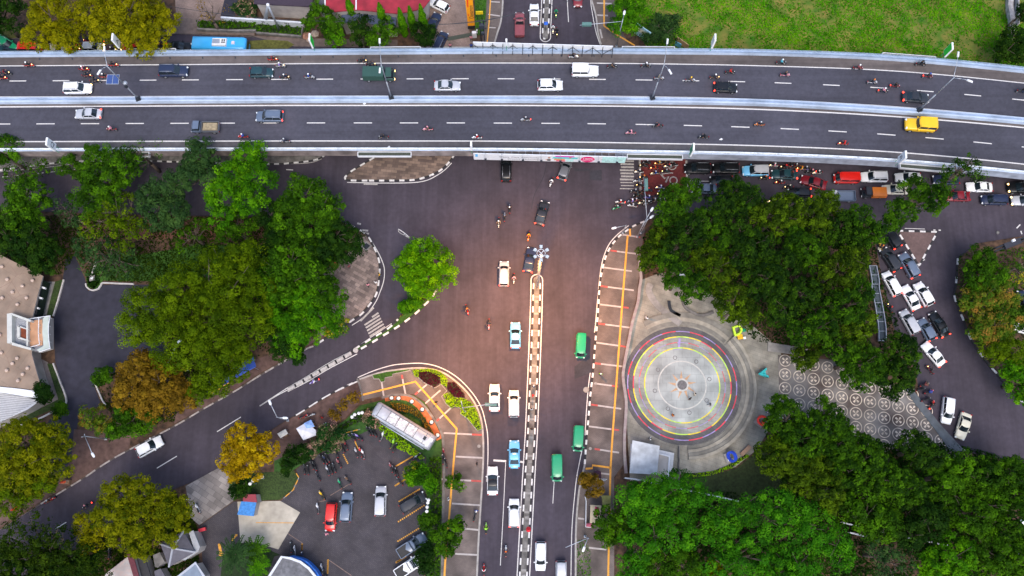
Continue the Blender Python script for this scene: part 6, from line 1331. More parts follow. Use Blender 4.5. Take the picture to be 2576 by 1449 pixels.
def hedge(t, pts, z0, h, col, label, dens=22, leaf=.13, name='hedge', cat='hedge', bump=.25, conv=True, group=None):
    w = [p.to_2d() for p in PW(Q(t, pts) if t else pts, h)]; xs = [p.x for p in w]; ys = [p.y for p in w]
    A = (max(xs)-min(xs))*(max(ys)-min(ys)); n = int(A*dens*3); pp = RS.uniform((min(xs), min(ys)), (max(xs), max(ys)), (n, 2)); poly = [(p.x, p.y) for p in w]
    # vectorised point-in-polygon
    ins = np.zeros(n, bool)
    for i in range(len(poly)):
        (x0, y0), (x1, y1) = poly[i], poly[(i+1) % len(poly)]
        c = ((y0 > pp[:, 1]) != (y1 > pp[:, 1])); xx = (x1-x0)*(pp[:, 1]-y0)/((y1-y0) if y1 != y0 else 1e-9)+x0; ins ^= c & (pp[:, 0] < xx)
    pp = pp[ins]; n = len(pp); cx, cy = sum(xs)/len(xs), sum(ys)/len(ys)
    lump = bump*(np.sin(pp[:, 0]*3.1+1)*np.cos(pp[:, 1]*2.7)+np.sin(pp[:, 0]*6.3-pp[:, 1]*5.1)*.5)
    z = h+lump-RS.rand(n)**2*.35; C_ = np.column_stack([pp[:, 0]-cx, pp[:, 1]-cy, z-z0])
    N_ = np.array([[0, 0, .8]])+RS.normal(0, .5, (n, 3)); N_ /= np.linalg.norm(N_, axis=1, keepdims=True)
    e = thing(name, label, cat, (cx, cy, z0), 0, group)
    o = bpy.data.objects.new('foliage', leafmesh('foliage', C_, N_, leaf*RS.uniform(.6, 1.4, n), RS.normal(.5, .2, n)+lump*.5, LF[col])); COL.objects.link(o); o.parent = e
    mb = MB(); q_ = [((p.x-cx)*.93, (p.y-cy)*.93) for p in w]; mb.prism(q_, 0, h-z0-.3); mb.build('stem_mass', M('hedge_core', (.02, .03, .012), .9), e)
    return e
def palm(px, h, label, n=12, L_=2.2, col='green', group=None):
    c = P(*px, h); e = thing('palm_tree', label, 'palm tree', (c.x, c.y, .15), 0, group)
    mb = MB(); mb.tube((0, 0, 0), (0, 0, h-.2), .2, .14, 8); mb.build('trunk', bark, e, True)
    for k in range(n):
        a = 2*math.pi*k/n+rnd.uniform(-.15, .15); Cs, Ns, Ss = [], [], []
        for i in range(14):
            t = (i+1)/14; r = L_*t; z = h+.5*math.sin(t*2.4)*L_*.35-.5*t*t*L_*.4; base = np.array([r*math.cos(a), r*math.sin(a), z-.15])
            for s_ in (-1, 1): Cs.append(base+np.array([-math.sin(a)*s_, math.cos(a)*s_, -.15])*.24*(1-.5*t)); Ns.append([.2*math.cos(a), .2*math.sin(a), 1]); Ss.append(.36*(1.1-.5*t))
        Ns = np.array(Ns); Ns /= np.linalg.norm(Ns, axis=1, keepdims=True)
        o = bpy.data.objects.new('frond', leafmesh('frond', np.array(Cs), Ns, np.array(Ss), RS.normal(.5, .15, len(Cs)), LF[col], .35)); COL.objects.link(o); o.parent = e
    return e
def cypress(base, h, w, label):
    b = P(*base, .15); e = thing('cypress_tree', label, 'cypress', b, 0, 'columnar cypresses before the red roof')
    n = 2600; t = RS.rand(n)**.8; r = w*np.sin(np.clip(t*.94+.06, 0, 1)*np.pi)**.6*(1-t*.55)*RS.uniform(.75, 1.05, n); a = RS.rand(n)*6.283
    r *= 1+.18*np.sin(a*5+t*20)
    C_ = np.column_stack([r*np.cos(a), r*np.sin(a), .3+t*h]); N_ = np.column_stack([np.cos(a), np.sin(a), np.full(n, .6)])+RS.normal(0, .3, (n, 3)); N_ /= np.linalg.norm(N_, axis=1, keepdims=True)
    o = bpy.data.objects.new('crown', leafmesh('crown', C_, N_, .17*RS.uniform(.6, 1.3, n), RS.normal(.62, .18, n), LF['bright'])); COL.objects.link(o); o.parent = e
    mb = MB(); mb.tube((0, 0, 0), (0, 0, h*.8), .14, .04, 6); mb.build('trunk', bark, e, True)
NW, NE_, SE_ = 'trees of the north-west garden', 'dense trees north of the round plaza', 'trees of the lower right park'
# --- top left
tree([(128, 40, 66), (95, 85, 42), (170, 88, 44)], 9, 'fluffy', 'yolive', 'yellow-green spreading tree, left of the pair at the top left corner')
tree([(330, 30, 78), (275, 65, 60), (390, 62, 58), (345, 98, 45), (235, 30, 50)], 9.5, 'fluffy', 'yolive', 'yellow-green spreading tree, right of the pair at the top left corner')
tree([(18, 35, 45), (-30, 60, 40)], 6, 'broad', 'dark', 'dark green tree at the extreme top left corner')
tree([(238, 60, 28)], 8, 'fluffy', 'mixed', 'small brownish crown wedged between the two yellow-green trees')
e = tree([(522, 30, 40)], 6, 'thin', 'bronze', 'leafless grey-brown tree between the yellow-green trees and the shrubs', bare=1)
tree([(805, 25, 30), (778, 55, 22), (832, 62, 30)], 6.5, 'broad', 'green', 'mid-green tree left of the red roof, right of the steel frame')
tree([(845, 92, 24), (830, 75, 16)], 5.5, 'broad', 'bright', 'small bright tree overhanging the parapet beside the green sign')
tree([(908, 62, 30), (905, 90, 22)], 6, 'broad', 'dark', 'dark green tree before the blue-grey awning')
tree([(952, 88, 28), (975, 68, 24), (935, 100, 16)], 6.2, 'broad', 'green', 'green tree right of the dark one before the awning')
tree([(1052, 80, 24), (1070, 100, 18), (1085, 78, 14)], 4.5, 'broad', 'dark', 'low dark tree at the feet of the three cypresses')
for k, (x, y, h, w, lb) in enumerate(((895, 62, 8.5, 1.0, 'leftmost cypress leaning over the red roof'), (970, 72, 8, 1.0, 'second cypress from the left, before the awning'), (1020, 92, 9, .85, 'third cypress from the left, first of the close trio'), (1043, 84, 8.5, .8, 'fourth cypress from the left, middle of the close trio'), (1070, 84, 9, .85, 'rightmost cypress beside the brick forecourt'))): cypress((x, y), h, w, lb)
tree([(1570, 25, 38), (1600, 5, 30), (1556, 62, 22), (1590, 62, 24)], 5.5, 'broad', 'bright', 'bright green tree at the left edge of the field')
tree([(1655, 65, 30), (1680, 85, 25), (1635, 92, 18), (1690, 50, 20)], 4, 'fine', 'grey', 'grey-green bushy tree right of the bright one by the field')
tree([(2545, 95, 38), (2530, 130, 32), (2575, 130, 30)], 5.5, 'broad', 'dark', 'dark tree at the field’s right end'); tree([(2575, 30, 26)], 5, 'broad', 'dark', 'dark crown at the top right corner')
hedge('00', [(1850, 195), (2080, 190), (2415, 150), (2415, 240), (2200, 260), (1870, 255)], .15, 1.0, 'green', 'row of leafy shrubs along the wall above the blue bus', 14, .2)
hedge('01', [(-150, -10), (0, 10), (0, 200), (-140, 170), (-250, 60)], .15, 1.4, 'flowery', 'tall banana-like planting with orange flowers left of the steel frame', 12, .26)
hedge('01', [(0, 215), (440, 255), (430, 330), (0, 300)], .19, .8, 'green', 'low planting strip below the white slotted wall', 10, .2)
hedge('01', [(150, 70), (440, 95), (430, 130), (160, 120)], .15, .8, 'yflower', 'yellow-flecked planting strip behind the white slotted wall', 10, .18)
hedge('01', [(2065, -60), (2175, -60), (2165, 120), (2145, 320), (2075, 320)], .2, .35, 'bright', 'bright clipped grass strip beside the orange banner', 16, .1, bump=.08)
# --- north-west garden
tree([(22, 372, 38), (-20, 400, 34)], 7, 'broad', 'green', 'green tree at the left edge overlapping the flyover railing', group=NW)
tree([(95, 425, 30), (30, 440, 34)], 6, 'sparse', 'green', 'thin leafy branches over the slip road at the left edge', group=NW)
tree([(70, 490, 56), (45, 530, 48), (60, 560, 46)], 8, 'broad', 'green', 'green tree at the left edge below the slip road', group=NW)
tree([(80, 610, 60), (20, 600, 55), (110, 650, 45), (20, 560, 40)], 7.5, 'broad', 'dark', 'dark green tree above the left building’s roof corner', group=NW)
tree([(160, 520, 32), (180, 555, 26)], 7, 'sparse', 'grey', 'thin grey-green crown right of the left-edge trees', group=NW)
tree([(178, 415, 32), (205, 430, 22)], 6.5, 'broad', 'green', 'small olive-green crown touching the flyover’s south side at left', group=NW)
tree([(262, 455, 62), (305, 420, 48), (235, 500, 50), (240, 400, 42)], 9, 'broad', 'green', 'broad green tree under the left planter trough', group=NW)
tree([(300, 530, 60), (250, 560, 55), (320, 590, 55)], 8, 'sparse', 'olive', 'brownish olive tree in the middle of the garden’s top', group=NW)
tree([(260, 640, 60), (310, 660, 45), (215, 620, 38)], 7.5, 'sparse', 'grey', 'thin dark tree above the grey driveway mouth', group=NW)
tree([(415, 470, 42), (395, 530, 48), (440, 540, 42), (370, 490, 35)], 9, 'broad', 'grey', 'grey-green tree with layered tufts left of the bright tree', group=NW)
tree([(500, 395, 46), (475, 440, 40), (520, 430, 36)], 9.5, 'broad', 'grey', 'tall grey-green crown covering the flyover railing', group=NW)
tree([(355, 385, 45), (320, 378, 22)], 8.5, 'thin', 'green', 'nearly bare branches in front of the left planter trough', group=NW)
tree([(625, 395, 46), (580, 440, 46), (640, 440, 52), (560, 490, 48), (630, 500, 46), (560, 540, 30)], 9.5, 'broad', 'bright', 'bright green tree rising over the flyover’s south railing', group=NW)
tree([(600, 560, 42), (570, 590, 30)], 7, 'broad', 'green', 'mid-green crown just below the bright tree', group=NW)
tree([(765, 495, 60), (820, 520, 48), (730, 540, 55), (790, 570, 62)], 9, 'broad', 'green', 'large dark-green tree facing the junction’s upper left corner', group=NW)
tree([(850, 590, 48), (880, 610, 36), (800, 630, 52), (850, 640, 36)], 8, 'broad', 'dark', 'dark tree overhanging the zebra stub at the corner paving', group=NW)
tree([(700, 590, 45), (680, 540, 40)], 7.5, 'broad', 'dark', 'dark crown between the large dark-green and bright trees', group=NW)
tree([(730, 660, 70), (780, 690, 60), (700, 720, 60), (810, 740, 50)], 9, 'broad', 'green', 'rounded mid-green tree left of the red kiosk', group=NW)
tree([(800, 790, 55), (745, 830, 60), (720, 780, 60), (825, 770, 40), (770, 750, 50)], 8.5, 'broad', 'bright', 'green tree with lime patches left of the zebra crossing', group=NW)
tree([(720, 870, 42), (690, 840, 42), (745, 890, 26)], 7, 'broad', 'dark', 'dark lower crown overhanging the south-west road', group=NW)
tree([(850, 818, 24), (835, 835, 14)], 5, 'broad', 'yflower', 'small yellow-flowering tree by the zebra crossing', group=NW)
tree([(530, 690, 80), (600, 720, 85), (450, 740, 80), (380, 780, 75), (520, 800, 90), (620, 800, 70), (440, 860, 80), (540, 880, 70), (340, 830, 50), (610, 640, 45)], 10.5, 'fine', 'olive', 'huge olive-green tree filling the north-west garden', group=NW)
tree([(575, 920, 45), (530, 950, 50), (600, 880, 40), (500, 980, 36)], 8, 'broad', 'olive', 'olive-green crown over the blue awnings by the road', group=NW)
tree([(345, 950, 62), (410, 960, 60), (320, 990, 45), (390, 1005, 50), (450, 1000, 45), (350, 915, 36)], 8.5, 'fluffy', 'bronze', 'orange-brown tree below the huge olive tree', group=NW)
tree([(335, 1060, 46), (370, 1052, 32), (310, 1040, 30), (290, 1085, 22)], 7, 'broad', 'green', 'green tree below the orange-brown one, over the white hatchback', group=NW)
tree([(232, 1052, 32), (265, 1065, 26)], 5.5, 'broad', 'mixed', 'small green and yellow tree beside the driveway exit', group=NW)
tree([(262, 942, 18), (245, 955, 12)], 3.5, 'broad', 'green', 'small shrub by the lit driveway lamp', group=NW)
tree([(60, 1110, 68), (120, 1150, 62), (40, 1190, 66), (130, 1100, 45)], 8.5, 'fluffy', 'olive2', 'dark olive tree below the left building', group=NW)
tree([(30, 1250, 48), (90, 1215, 44)], 7, 'broad', 'olive', 'olive crown over the verge at the left edge', group=NW)
tree([(108, 1000, 14), (100, 975, 12), (112, 985, 10)], 3.5, 'broad', 'dark', 'small dark shrub by the left building’s lower corner', group=NW)
tree([(150, 1030, 16)], 2.5, 'broad', 'green', 'low shrub at the terrace tip below the left building', group=NW)
hedge(None, [(214, 690), (228, 684), (250, 700), (248, 715), (235, 726), (220, 720)], .2, .6, 'dark', 'rounded dark hedge at the driveway corner', 20, .14)
tree([(470, 600, 34), (500, 570, 26)], 6, 'sparse', 'green', 'small thin crown over the red path above the lawn', group=NW)
# --- lower left
SW = 'trees along the south-west road'
tree([(300, 1245, 46), (355, 1235, 38), (285, 1300, 52), (345, 1310, 55), (400, 1270, 45), (440, 1285, 42), (350, 1365, 42), (430, 1330, 40), (300, 1350, 36)], 8, 'fluffy', 'olive2', 'wide yellow-olive tree above the grey pyramid roof', group=SW)
tree([(210, 1320, 30), (225, 1365, 30), (240, 1340, 24)], 6.5, 'fluffy', 'yolive', 'small yellow-olive crown left of the wide one', group=SW)
tree([(60, 1360, 70), (130, 1380, 60), (180, 1400, 62), (40, 1430, 70), (120, 1440, 60), (240, 1440, 45)], 8, 'sparse', 'under', 'sparse dark tree in the bottom left corner', group=SW)
tree([(150, 1430, 55), (60, 1440, 50), (230, 1400, 34), (20, 1400, 40)], 6, 'broad', 'dark', 'dark undergrowth crown in the bottom left corner', group=SW)
tree([(620, 1105, 46), (655, 1130, 40), (590, 1140, 42), (620, 1165, 42), (590, 1190, 26)], 7, 'fluffy', 'gold', 'golden-orange round tree beside the south-west road', group=SW)
tree([(1060, 630, 46), (1035, 665, 42), (1095, 660, 42), (1065, 705, 48), (1118, 690, 34), (1045, 715, 30), (1020, 690, 28)], 6.5, 'fluffy', 'isle', 'round bright green tree alone on the traffic island')
shrub([(1030, 768, 14), (1015, 772, 9), (1048, 762, 12)], 2.6, 'broad', 'bright', 'small bright shrub on the island below the round tree')
hedge('21', [(1640, 130), (1560, 215), (1440, 280), (1350, 340), (1400, 250), (1470, 150)], .15, .5, 'orange', 'brownish ground planting on the island tip', 12, .13)
shrub([(1040, 1205, 15), (1065, 1200, 22), (1080, 1220, 16), (1060, 1182, 14)], 4, 'broad', 'bright', 'bright green tree at the car park’s right edge')
shrub([(1030, 1190, 14), (1045, 1175, 12), (1035, 1212, 8)], 3.2, 'sparse', 'yflower', 'yellow-flowering bush over the yellow studded bays')
shrub([(1145, 1213, 21)], 2.6, 'broad', 'green', 'small round tree growing from the right pavement')
tree([(1110, 1345, 26), (1145, 1340, 26), (1125, 1375, 22), (1150, 1320, 16)], 4.5, 'broad', 'green', 'larger round tree with lime patches on the lower pavement')
shrub([(1078, 1305, 16), (1070, 1318, 12)], 3, 'broad', 'green', 'dark round bush right of the yellow bay lines')
shrub([(1062, 1400, 22), (1075, 1380, 18), (1070, 1425, 18)], 4, 'broad', 'dark', 'dark hedge tree above the white pickup')
hedge(None, [(1080, 1150), (1108, 1150), (1110, 1290), (1106, 1460), (1080, 1460), (1084, 1300)], .17, .8, 'green', 'narrow green hedge between car park and pavement', 14, .16)
shrub([(820, 1085, 22), (850, 1100, 22), (800, 1120, 20), (835, 1120, 16), (780, 1135, 16)], 3, 'broad', 'flowery', 'pink-flowering bushes along the car park’s top edge')
shrub([(735, 1150, 26), (760, 1140, 20), (720, 1175, 18)], 3.4, 'broad', 'dark', 'dark bush between the golden tree and the parked motorcycles')
shrub([(860, 1020, 16), (890, 1000, 14), (840, 1045, 14)], 2.6, 'sparse', 'bronze', 'dry brown bushes on the verge beside the corner garden')
shrub([(930, 1048, 14), (942, 1062, 12)], 2.4, 'broad', 'flowery', 'pink flowering bush at the silver carriage’s left end')
shrub([(598, 1235, 22), (615, 1222, 16)], 3, 'broad', 'dark', 'dark bush at the corner of the beige driveway')
hedge('21', [(1060, 1180), (1130, 1250), (1060, 1290), (800, 1400), (760, 1380), (950, 1250)], .17, .5, 'green', 'green planting left of the silver carriage', 14, .15)
hedge('21', [(1120, 1330), (1180, 1310), (1590, 1660), (1550, 1680), (1330, 1570), (1200, 1450)], .17, .8, 'lime', 'yellow-green hedge along the silver carriage’s lower side', 20, .14, bump=.12)
hedge('21', [(1260, 1140), (1380, 1150), (1500, 1190), (1600, 1290), (1660, 1400), (1665, 1460), (1620, 1430), (1560, 1310), (1440, 1230), (1300, 1210)], .17, .9, 'orange', 'orange and green curved hedge inside the terracotta crescent', 16, .14, bump=.1)
hedge('21', [(1470, 832), (1600, 818), (1700, 830), (1780, 875), (1810, 930), (1800, 1000), (1745, 965), (1740, 900), (1640, 850), (1540, 850), (1530, 905), (1495, 890)], .17, .55, 'lime', 'lime-green shrub bed along the top of the corner pavement', 34, .1, bump=.1)
hedge('21', [(1540, 852), (1640, 848), (1738, 900), (1735, 962), (1682, 1000), (1590, 952), (1535, 900)], .17, .6, 'purple', 'larger dark purple shrub bed, upper of the two', 34, .1, bump=.1)
hedge('21', [(1805, 955), (1870, 945), (1970, 1060), (1965, 1095), (1855, 1085), (1800, 1010)], .17, .6, 'purple', 'smaller dark purple shrub bed, lower of the two', 34, .1, bump=.1)
hedge('21', [(1765, 1060), (1840, 1045), (1870, 1090), (1960, 1098), (2010, 1120), (2050, 1160), (2095, 1250), (2132, 1390), (2090, 1405), (1990, 1285), (1930, 1248), (1930, 1195), (1880, 1175), (1840, 1192), (1795, 1150)], .17, .55, 'lime', 'lime-green shrub bed below the purple ones, under the signal arm', 34, .1, bump=.1)
hedge('32', [(615, 1100), (700, 1100), (745, 1240), (750, 1449), (615, 1449)], .16, .3, 'bright', 'grass strip at the bottom between kerb and lower pavement', 18, .1, bump=.06)
palm((592, 1395), 4, 'dark palm beside the blue-rimmed rounded roof', 15, 2.9, 'grey'); palm((642, 1385), 3, 'smaller palm right of the dark palm', 12, 2.2, 'green'); palm((650, 1425), 2.6, 'lowest small palm left of the rounded roof', 11, 1.8, 'bright')
# --- plaza trees
NE = [
 ((1700, 500, 40), (1735, 480, 34), (1690, 540, 42)), ((1640, 640, 34), (1660, 600, 34), (1625, 665, 20)), ((1730, 580, 48), (1700, 620, 40)), ((1850, 480, 42), (1880, 510, 48), (1820, 520, 42)),
 ((1780, 560, 46), (1810, 600, 46)), ((1940, 545, 50), (1985, 520, 42)), ((2045, 540, 46), (2080, 510, 36)), ((2110, 570, 50), (2150, 600, 44)), ((2190, 590, 36), (2165, 550, 34)),
 ((1700, 690, 44), (1750, 720, 40), (1680, 650, 30)), ((1800, 680, 54), (1770, 640, 40)), ((1890, 620, 56), (1860, 580, 36)), ((1930, 700, 60), (1970, 660, 40)), ((2030, 630, 56), (2000, 600, 40)),
 ((2110, 680, 56), (2150, 650, 40)), ((1840, 760, 48), (1880, 790, 36)), ((2020, 740, 60), (1970, 780, 44)), ((2130, 770, 56), (2165, 730, 36)), ((2070, 820, 48), (2020, 840, 36)), ((2150, 840, 44), (2180, 810, 30))]
desc = ['topmost, nearest the red box', 'at its left tip beside the signal mast', 'near its upper left, over the pavement end', 'poking up into the car queue', 'inside its upper left part', 'second crown along the queue', 'third crown along the queue', 'in its upper right part', 'at its upper right by the black van',
 'at its lower left above the curved planter', 'in its left centre', 'in its upper centre', 'at its very centre', 'right of centre near the queue', 'on its right side', 'at the bottom left above the plaza rim', 'low in its centre', 'low on its right by the channel fence', 'at its bottom right', 'at its lowest right corner']
for k, (c, d) in enumerate(zip(NE, desc)): tree(c, (9.5, 8.6, 10.2)[k % 3] if 'tip' not in d else 8, 'tuft', ('tuft', 'tuft2', 'tuft3')[(k*2+k//3) % 3], 'tufted tree in the mass above the plaza, '+d, group=NE_)
tree([(2350, 500, 40), (2300, 470, 34), (2270, 530, 36), (2240, 560, 28)], 10, 'tuft', 'tuft', 'tufted branch reaching up right across the white cars', group=NE_)
tree([(2410, 425, 36), (2445, 410, 24), (2385, 455, 26), (2462, 440, 18)], 10.5, 'sparse', 'tuft', 'sparse tufted crown overlapping the flyover at upper right', group=NE_)
SEL = [((2170, 920, 56), (2120, 880, 40), 'tree just below the concrete ramp path'), ((2270, 890, 46), (2250, 950, 48), 'tree overhanging the beige queue minivan'), ((2020, 900, 30), (2050, 880, 20), 'small crown over the patterned circles’ top left'),
 ((1975, 1050, 48), (2010, 1110, 56), 'tree right of the red letter sculpture'), ((2080, 1070, 52), (2110, 1120, 52), 'tree below the patterned circles’ left half'), ((1960, 1150, 48), (2010, 1180, 50), 'tree below the plaza lawn’s right end'),
 ((2180, 1150, 52), (2130, 1190, 48), 'tree under the patterned circles’ middle'), ((2310, 1130, 44), (2340, 1150, 36), 'tree at the patterned plaza’s lower tip'), ((2080, 1230, 56), (2060, 1180, 40), 'tree left of the pale clearing'),
 ((2240, 1210, 52), (2290, 1230, 44), 'tree right of the pale clearing'), ((2180, 1290, 56), (2230, 1320, 44), 'tree above the white park railing'), ((2380, 1220, 50), (2420, 1180, 40), 'tree at the lower end of the right road'),
 ((2480, 1200, 46), (2540, 1190, 44), 'tree along the right road’s bottom edge'), ((2330, 1310, 56), (2290, 1350, 44), 'tree in the lower right park’s middle'), ((2450, 1300, 60), (2500, 1270, 44), 'spreading dark tree in the lower right'),
 ((2560, 1300, 56), (2550, 1240, 40), 'tree at the right edge of the lower park'), ((2400, 1400, 56), (2350, 1430, 44), 'bright crown at the lower right bottom edge'), ((2500, 1400, 56), (2560, 1410, 50), 'tree in the bottom right corner'), ((2250, 1420, 46), (2210, 1390, 40), 'pale-stemmed tree on the bottom edge')]
for k, (a, b, d) in enumerate(SEL):
    sty, col = (('tuft', ('tuft', 'tuft2', 'tuft3')[k % 3]), ('broad', 'dark'), ('broad', 'green'))[(0 if k < 10 else (k % 3))]
    if k in (16,): sty, col = 'broad', 'bright'
    if k == 18: sty, col = 'sparse', 'grey'
    if k in (4, 10): col = 'green' if k == 10 else 'tuft'
    tree([a, b], 8.5 if k != 2 else 6, sty, col, 'dark '*(col in ('tuft', 'tuft2', 'tuft3', 'dark'))+'green '+d if 'crown' in d or 'tree' in d else d, group=SE_, grow=1.25)
for a, d in ((((1690, 1235, 52), (1640, 1260, 48), (1740, 1240, 44)), 'feathery bright tree directly below the white stage roof'), (((1630, 1235, 34), (1590, 1250, 36), (1600, 1290, 30)), 'feathery crown left of the stage roof tree'), (((1600, 1380, 44), (1590, 1440, 40)), 'feathery crown at the bottom edge beside the lower pavement'), (((1700, 1330, 60), (1640, 1350, 50)), 'feathery green tree, lower left of the feathery mass'),
             (((1820, 1300, 50), (1880, 1285, 38), (1800, 1330, 46)), 'feathery bright tree below the white rail'), (((1930, 1310, 56), (1960, 1270, 44)), 'feathery tree in the middle of the feathery mass'), (((2040, 1330, 60), (2000, 1290, 44)), 'feathery green tree at the feathery mass’s right side'),
             (((2100, 1370, 44), (2120, 1400, 34)), 'feathery crown with a lime edge left of the park railing'), (((1720, 1420, 56), (1650, 1430, 50)), 'feathery dark tree on the bottom edge, left'), (((1880, 1400, 66), (1820, 1430, 50)), 'feathery tree on the bottom edge, middle'), (((2010, 1420, 60), (1960, 1440, 50)), 'feathery tree on the bottom edge, right')):
    tree(a, 8.5 if 'dark' not in d else 7, 'fine', 'fine' if 'dark' not in d else 'green', d, group='feathery trees below the plaza', grow=1.2)
tree([(1525, 1310, 34), (1555, 1335, 34), (1530, 1350, 30), (1560, 1300, 24)], 6, 'broad', 'green', 'round green tree with lime patches beside the food stall')
tree([(1490, 1225, 28), (1475, 1205, 14)], 4, 'broad', 'bronze', 'small brownish tree at the kerb above the food stall')
tree([(1800, 1440, 28)], 7.5, 'fluffy', 'yolive', 'yellow crown cut by the bottom edge among green trees')
# --- right edge
for a, d, c in ((((2470, 650, 36), (2455, 700, 44), (2500, 690, 40)), 'bushy green tree, uppermost at the right road’s outer kerb', 'green'), (((2480, 740, 46), (2440, 760, 34), (2530, 740, 40)), 'green and orange tree in the middle of the right kerb row', 'mixed'), (((2500, 820, 48), (2470, 830, 36), (2540, 800, 40)), 'olive and orange tree below it on the right kerb', 'mixed'),
                (((2540, 880, 44), (2510, 880, 36)), 'green tree near the kerb’s lower bend at right', 'olive'), (((2570, 950, 42), (2545, 930, 30), (2590, 1000, 40)), 'bright green tree, lowest of the right kerb row', 'bright')):
    tree(a, 5.5, 'broad', c, d, group='trees along the right kerb')
tree([(2560, 690, 30), (2585, 650, 30)], 4.5, 'sparse', 'yflower', 'yellow-flowering bushes at the right edge under the black beam')
tree([(2575, 800, 34)], 5, 'broad', 'dark', 'dark crown at the right edge behind the kerb trees')
hedge('32', [(1600, 480), (1740, 480), (1900, 460), (2050, 400), (2230, 290), (2240, 320), (2080, 430), (1900, 495), (1730, 515), (1600, 515)], .19, .5, 'lime', 'lime and flower border along the plaza’s lower steps', 16, .13, bump=.1)
# ---- field tufts and ground cover (uncountable)
def cover(poly, z, n, leaf, col, label, name):
    w = [p.to_2d() for p in PW(poly, z)]; xs = [p.x for p in w]; ys = [p.y for p in w]; pp = RS.uniform((min(xs), min(ys)), (max(xs), max(ys)), (n, 2)); ins = np.zeros(n, bool)
    for i in range(len(w)):
        (x0, y0), (x1, y1) = w[i], w[(i+1) % len(w)]; c = ((y0 > pp[:, 1]) != (y1 > pp[:, 1])); xx = (x1-x0)*(pp[:, 1]-y0)/((y1-y0) if y1 != y0 else 1e-9)+x0; ins ^= c & (pp[:, 0] < xx)
    pp = pp[ins]; m = len(pp)
    f = np.sin(pp[:, 0]*.31+1.7*np.sin(pp[:, 1]*.23))+np.sin(pp[:, 1]*.53+pp[:, 0]*.17)+.8*np.sin(pp[:, 0]*1.1+2*np.cos(pp[:, 1]*.8))
    keep = f+RS.normal(0, .8, m) > -1.1; pp = pp[keep]; f = f[keep]; m = len(pp)
    N_ = np.array([[0, 0, .7]])+RS.normal(0, .5, (m, 3)); N_ /= np.linalg.norm(N_, axis=1, keepdims=True)
    o = bpy.data.objects.new(name, leafmesh(name, np.column_stack([pp, z+RS.rand(m)*.3*(.6+.4*np.sin(f*2))]), N_, leaf*RS.uniform(.5, 1.5, m), .45+.12*f+RS.normal(0, .15, m), LF[col])); COL.objects.link(o)
    o['kind'] = 'stuff'; o['label'] = label
LF['meadow'] = Mleaf('leaf_meadow', (.035, .16, .001), (.09, .37, .001), (.24, .46, .005))
cover([(1640, 150), (1600, 60), (1560, -20), (1560, -100), (2900, -100), (2900, 240), (2576, 170), (2000, 130)], .2, 110000, .15, 'meadow', 'bright rough grass of the open field beyond the flyover', 'grass')
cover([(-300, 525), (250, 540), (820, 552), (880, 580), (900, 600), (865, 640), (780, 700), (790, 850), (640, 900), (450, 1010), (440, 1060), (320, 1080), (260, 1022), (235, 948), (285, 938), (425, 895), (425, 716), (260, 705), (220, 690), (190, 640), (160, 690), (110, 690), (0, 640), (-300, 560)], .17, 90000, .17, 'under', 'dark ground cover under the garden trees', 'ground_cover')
cover([(-300, 1060), (0, 1062), (110, 1050), (95, 1110), (150, 1180), (90, 1235), (-100, 1330), (-300, 1400)], .17, 12000, .16, 'olive', 'olive ground cover below the left hall', 'ground_cover')
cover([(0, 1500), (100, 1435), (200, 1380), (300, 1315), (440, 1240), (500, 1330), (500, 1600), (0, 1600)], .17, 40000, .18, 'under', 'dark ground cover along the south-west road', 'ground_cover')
bd = [p for p in blockD if p[0] > 1600]
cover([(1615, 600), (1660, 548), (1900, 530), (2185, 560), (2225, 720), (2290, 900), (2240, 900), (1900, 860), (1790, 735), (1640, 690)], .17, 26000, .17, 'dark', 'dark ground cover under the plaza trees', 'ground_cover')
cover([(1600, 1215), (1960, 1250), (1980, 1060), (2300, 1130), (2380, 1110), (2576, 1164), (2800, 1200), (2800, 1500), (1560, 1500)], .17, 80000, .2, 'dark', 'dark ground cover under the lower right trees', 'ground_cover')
cover([(2410, 640), (2401, 743), (2456, 874), (2600, 1030), (2900, 1080), (2900, 590)], .17, 16000, .17, 'green', 'green ground cover under the right kerb trees', 'ground_cover')
for o in list(COL.objects):
    if 'label' in o and len(o['label'].split()) > 16: print('LONG', o.name, o['label'])
# ================================================================ BUILDINGS, KIOSKS AND OTHER SINGLE THINGS
def g4(x, y): return (x/7.247*.644, (1180+y/7.247)*.644)
def g5(x, y): return ((1350+x/4.391)*.644, (1520+y/4.391)*.644)
def g6(x, y): return ((100+x/3.68)*.644, (2000+y/3.68)*.644)
roofm = Mbrick('roof_render', (.29, .21, .155), (.26, .19, .14), (.2, .145, .105), 3.0, 3.0, .5)
def part_prism(e, name, px, z0, z1, mats, zref=None):
    o0 = e.location; mb = MB(); mb.prism([(p.x-o0.x, p.y-o0.y) for p in PW(px, zref if zref else z1)], z0-o0.z, z1-o0.z, 0, 1 if isinstance(mats, list) and len(mats) > 1 else 0)
    return mb.build(name, mats, e)
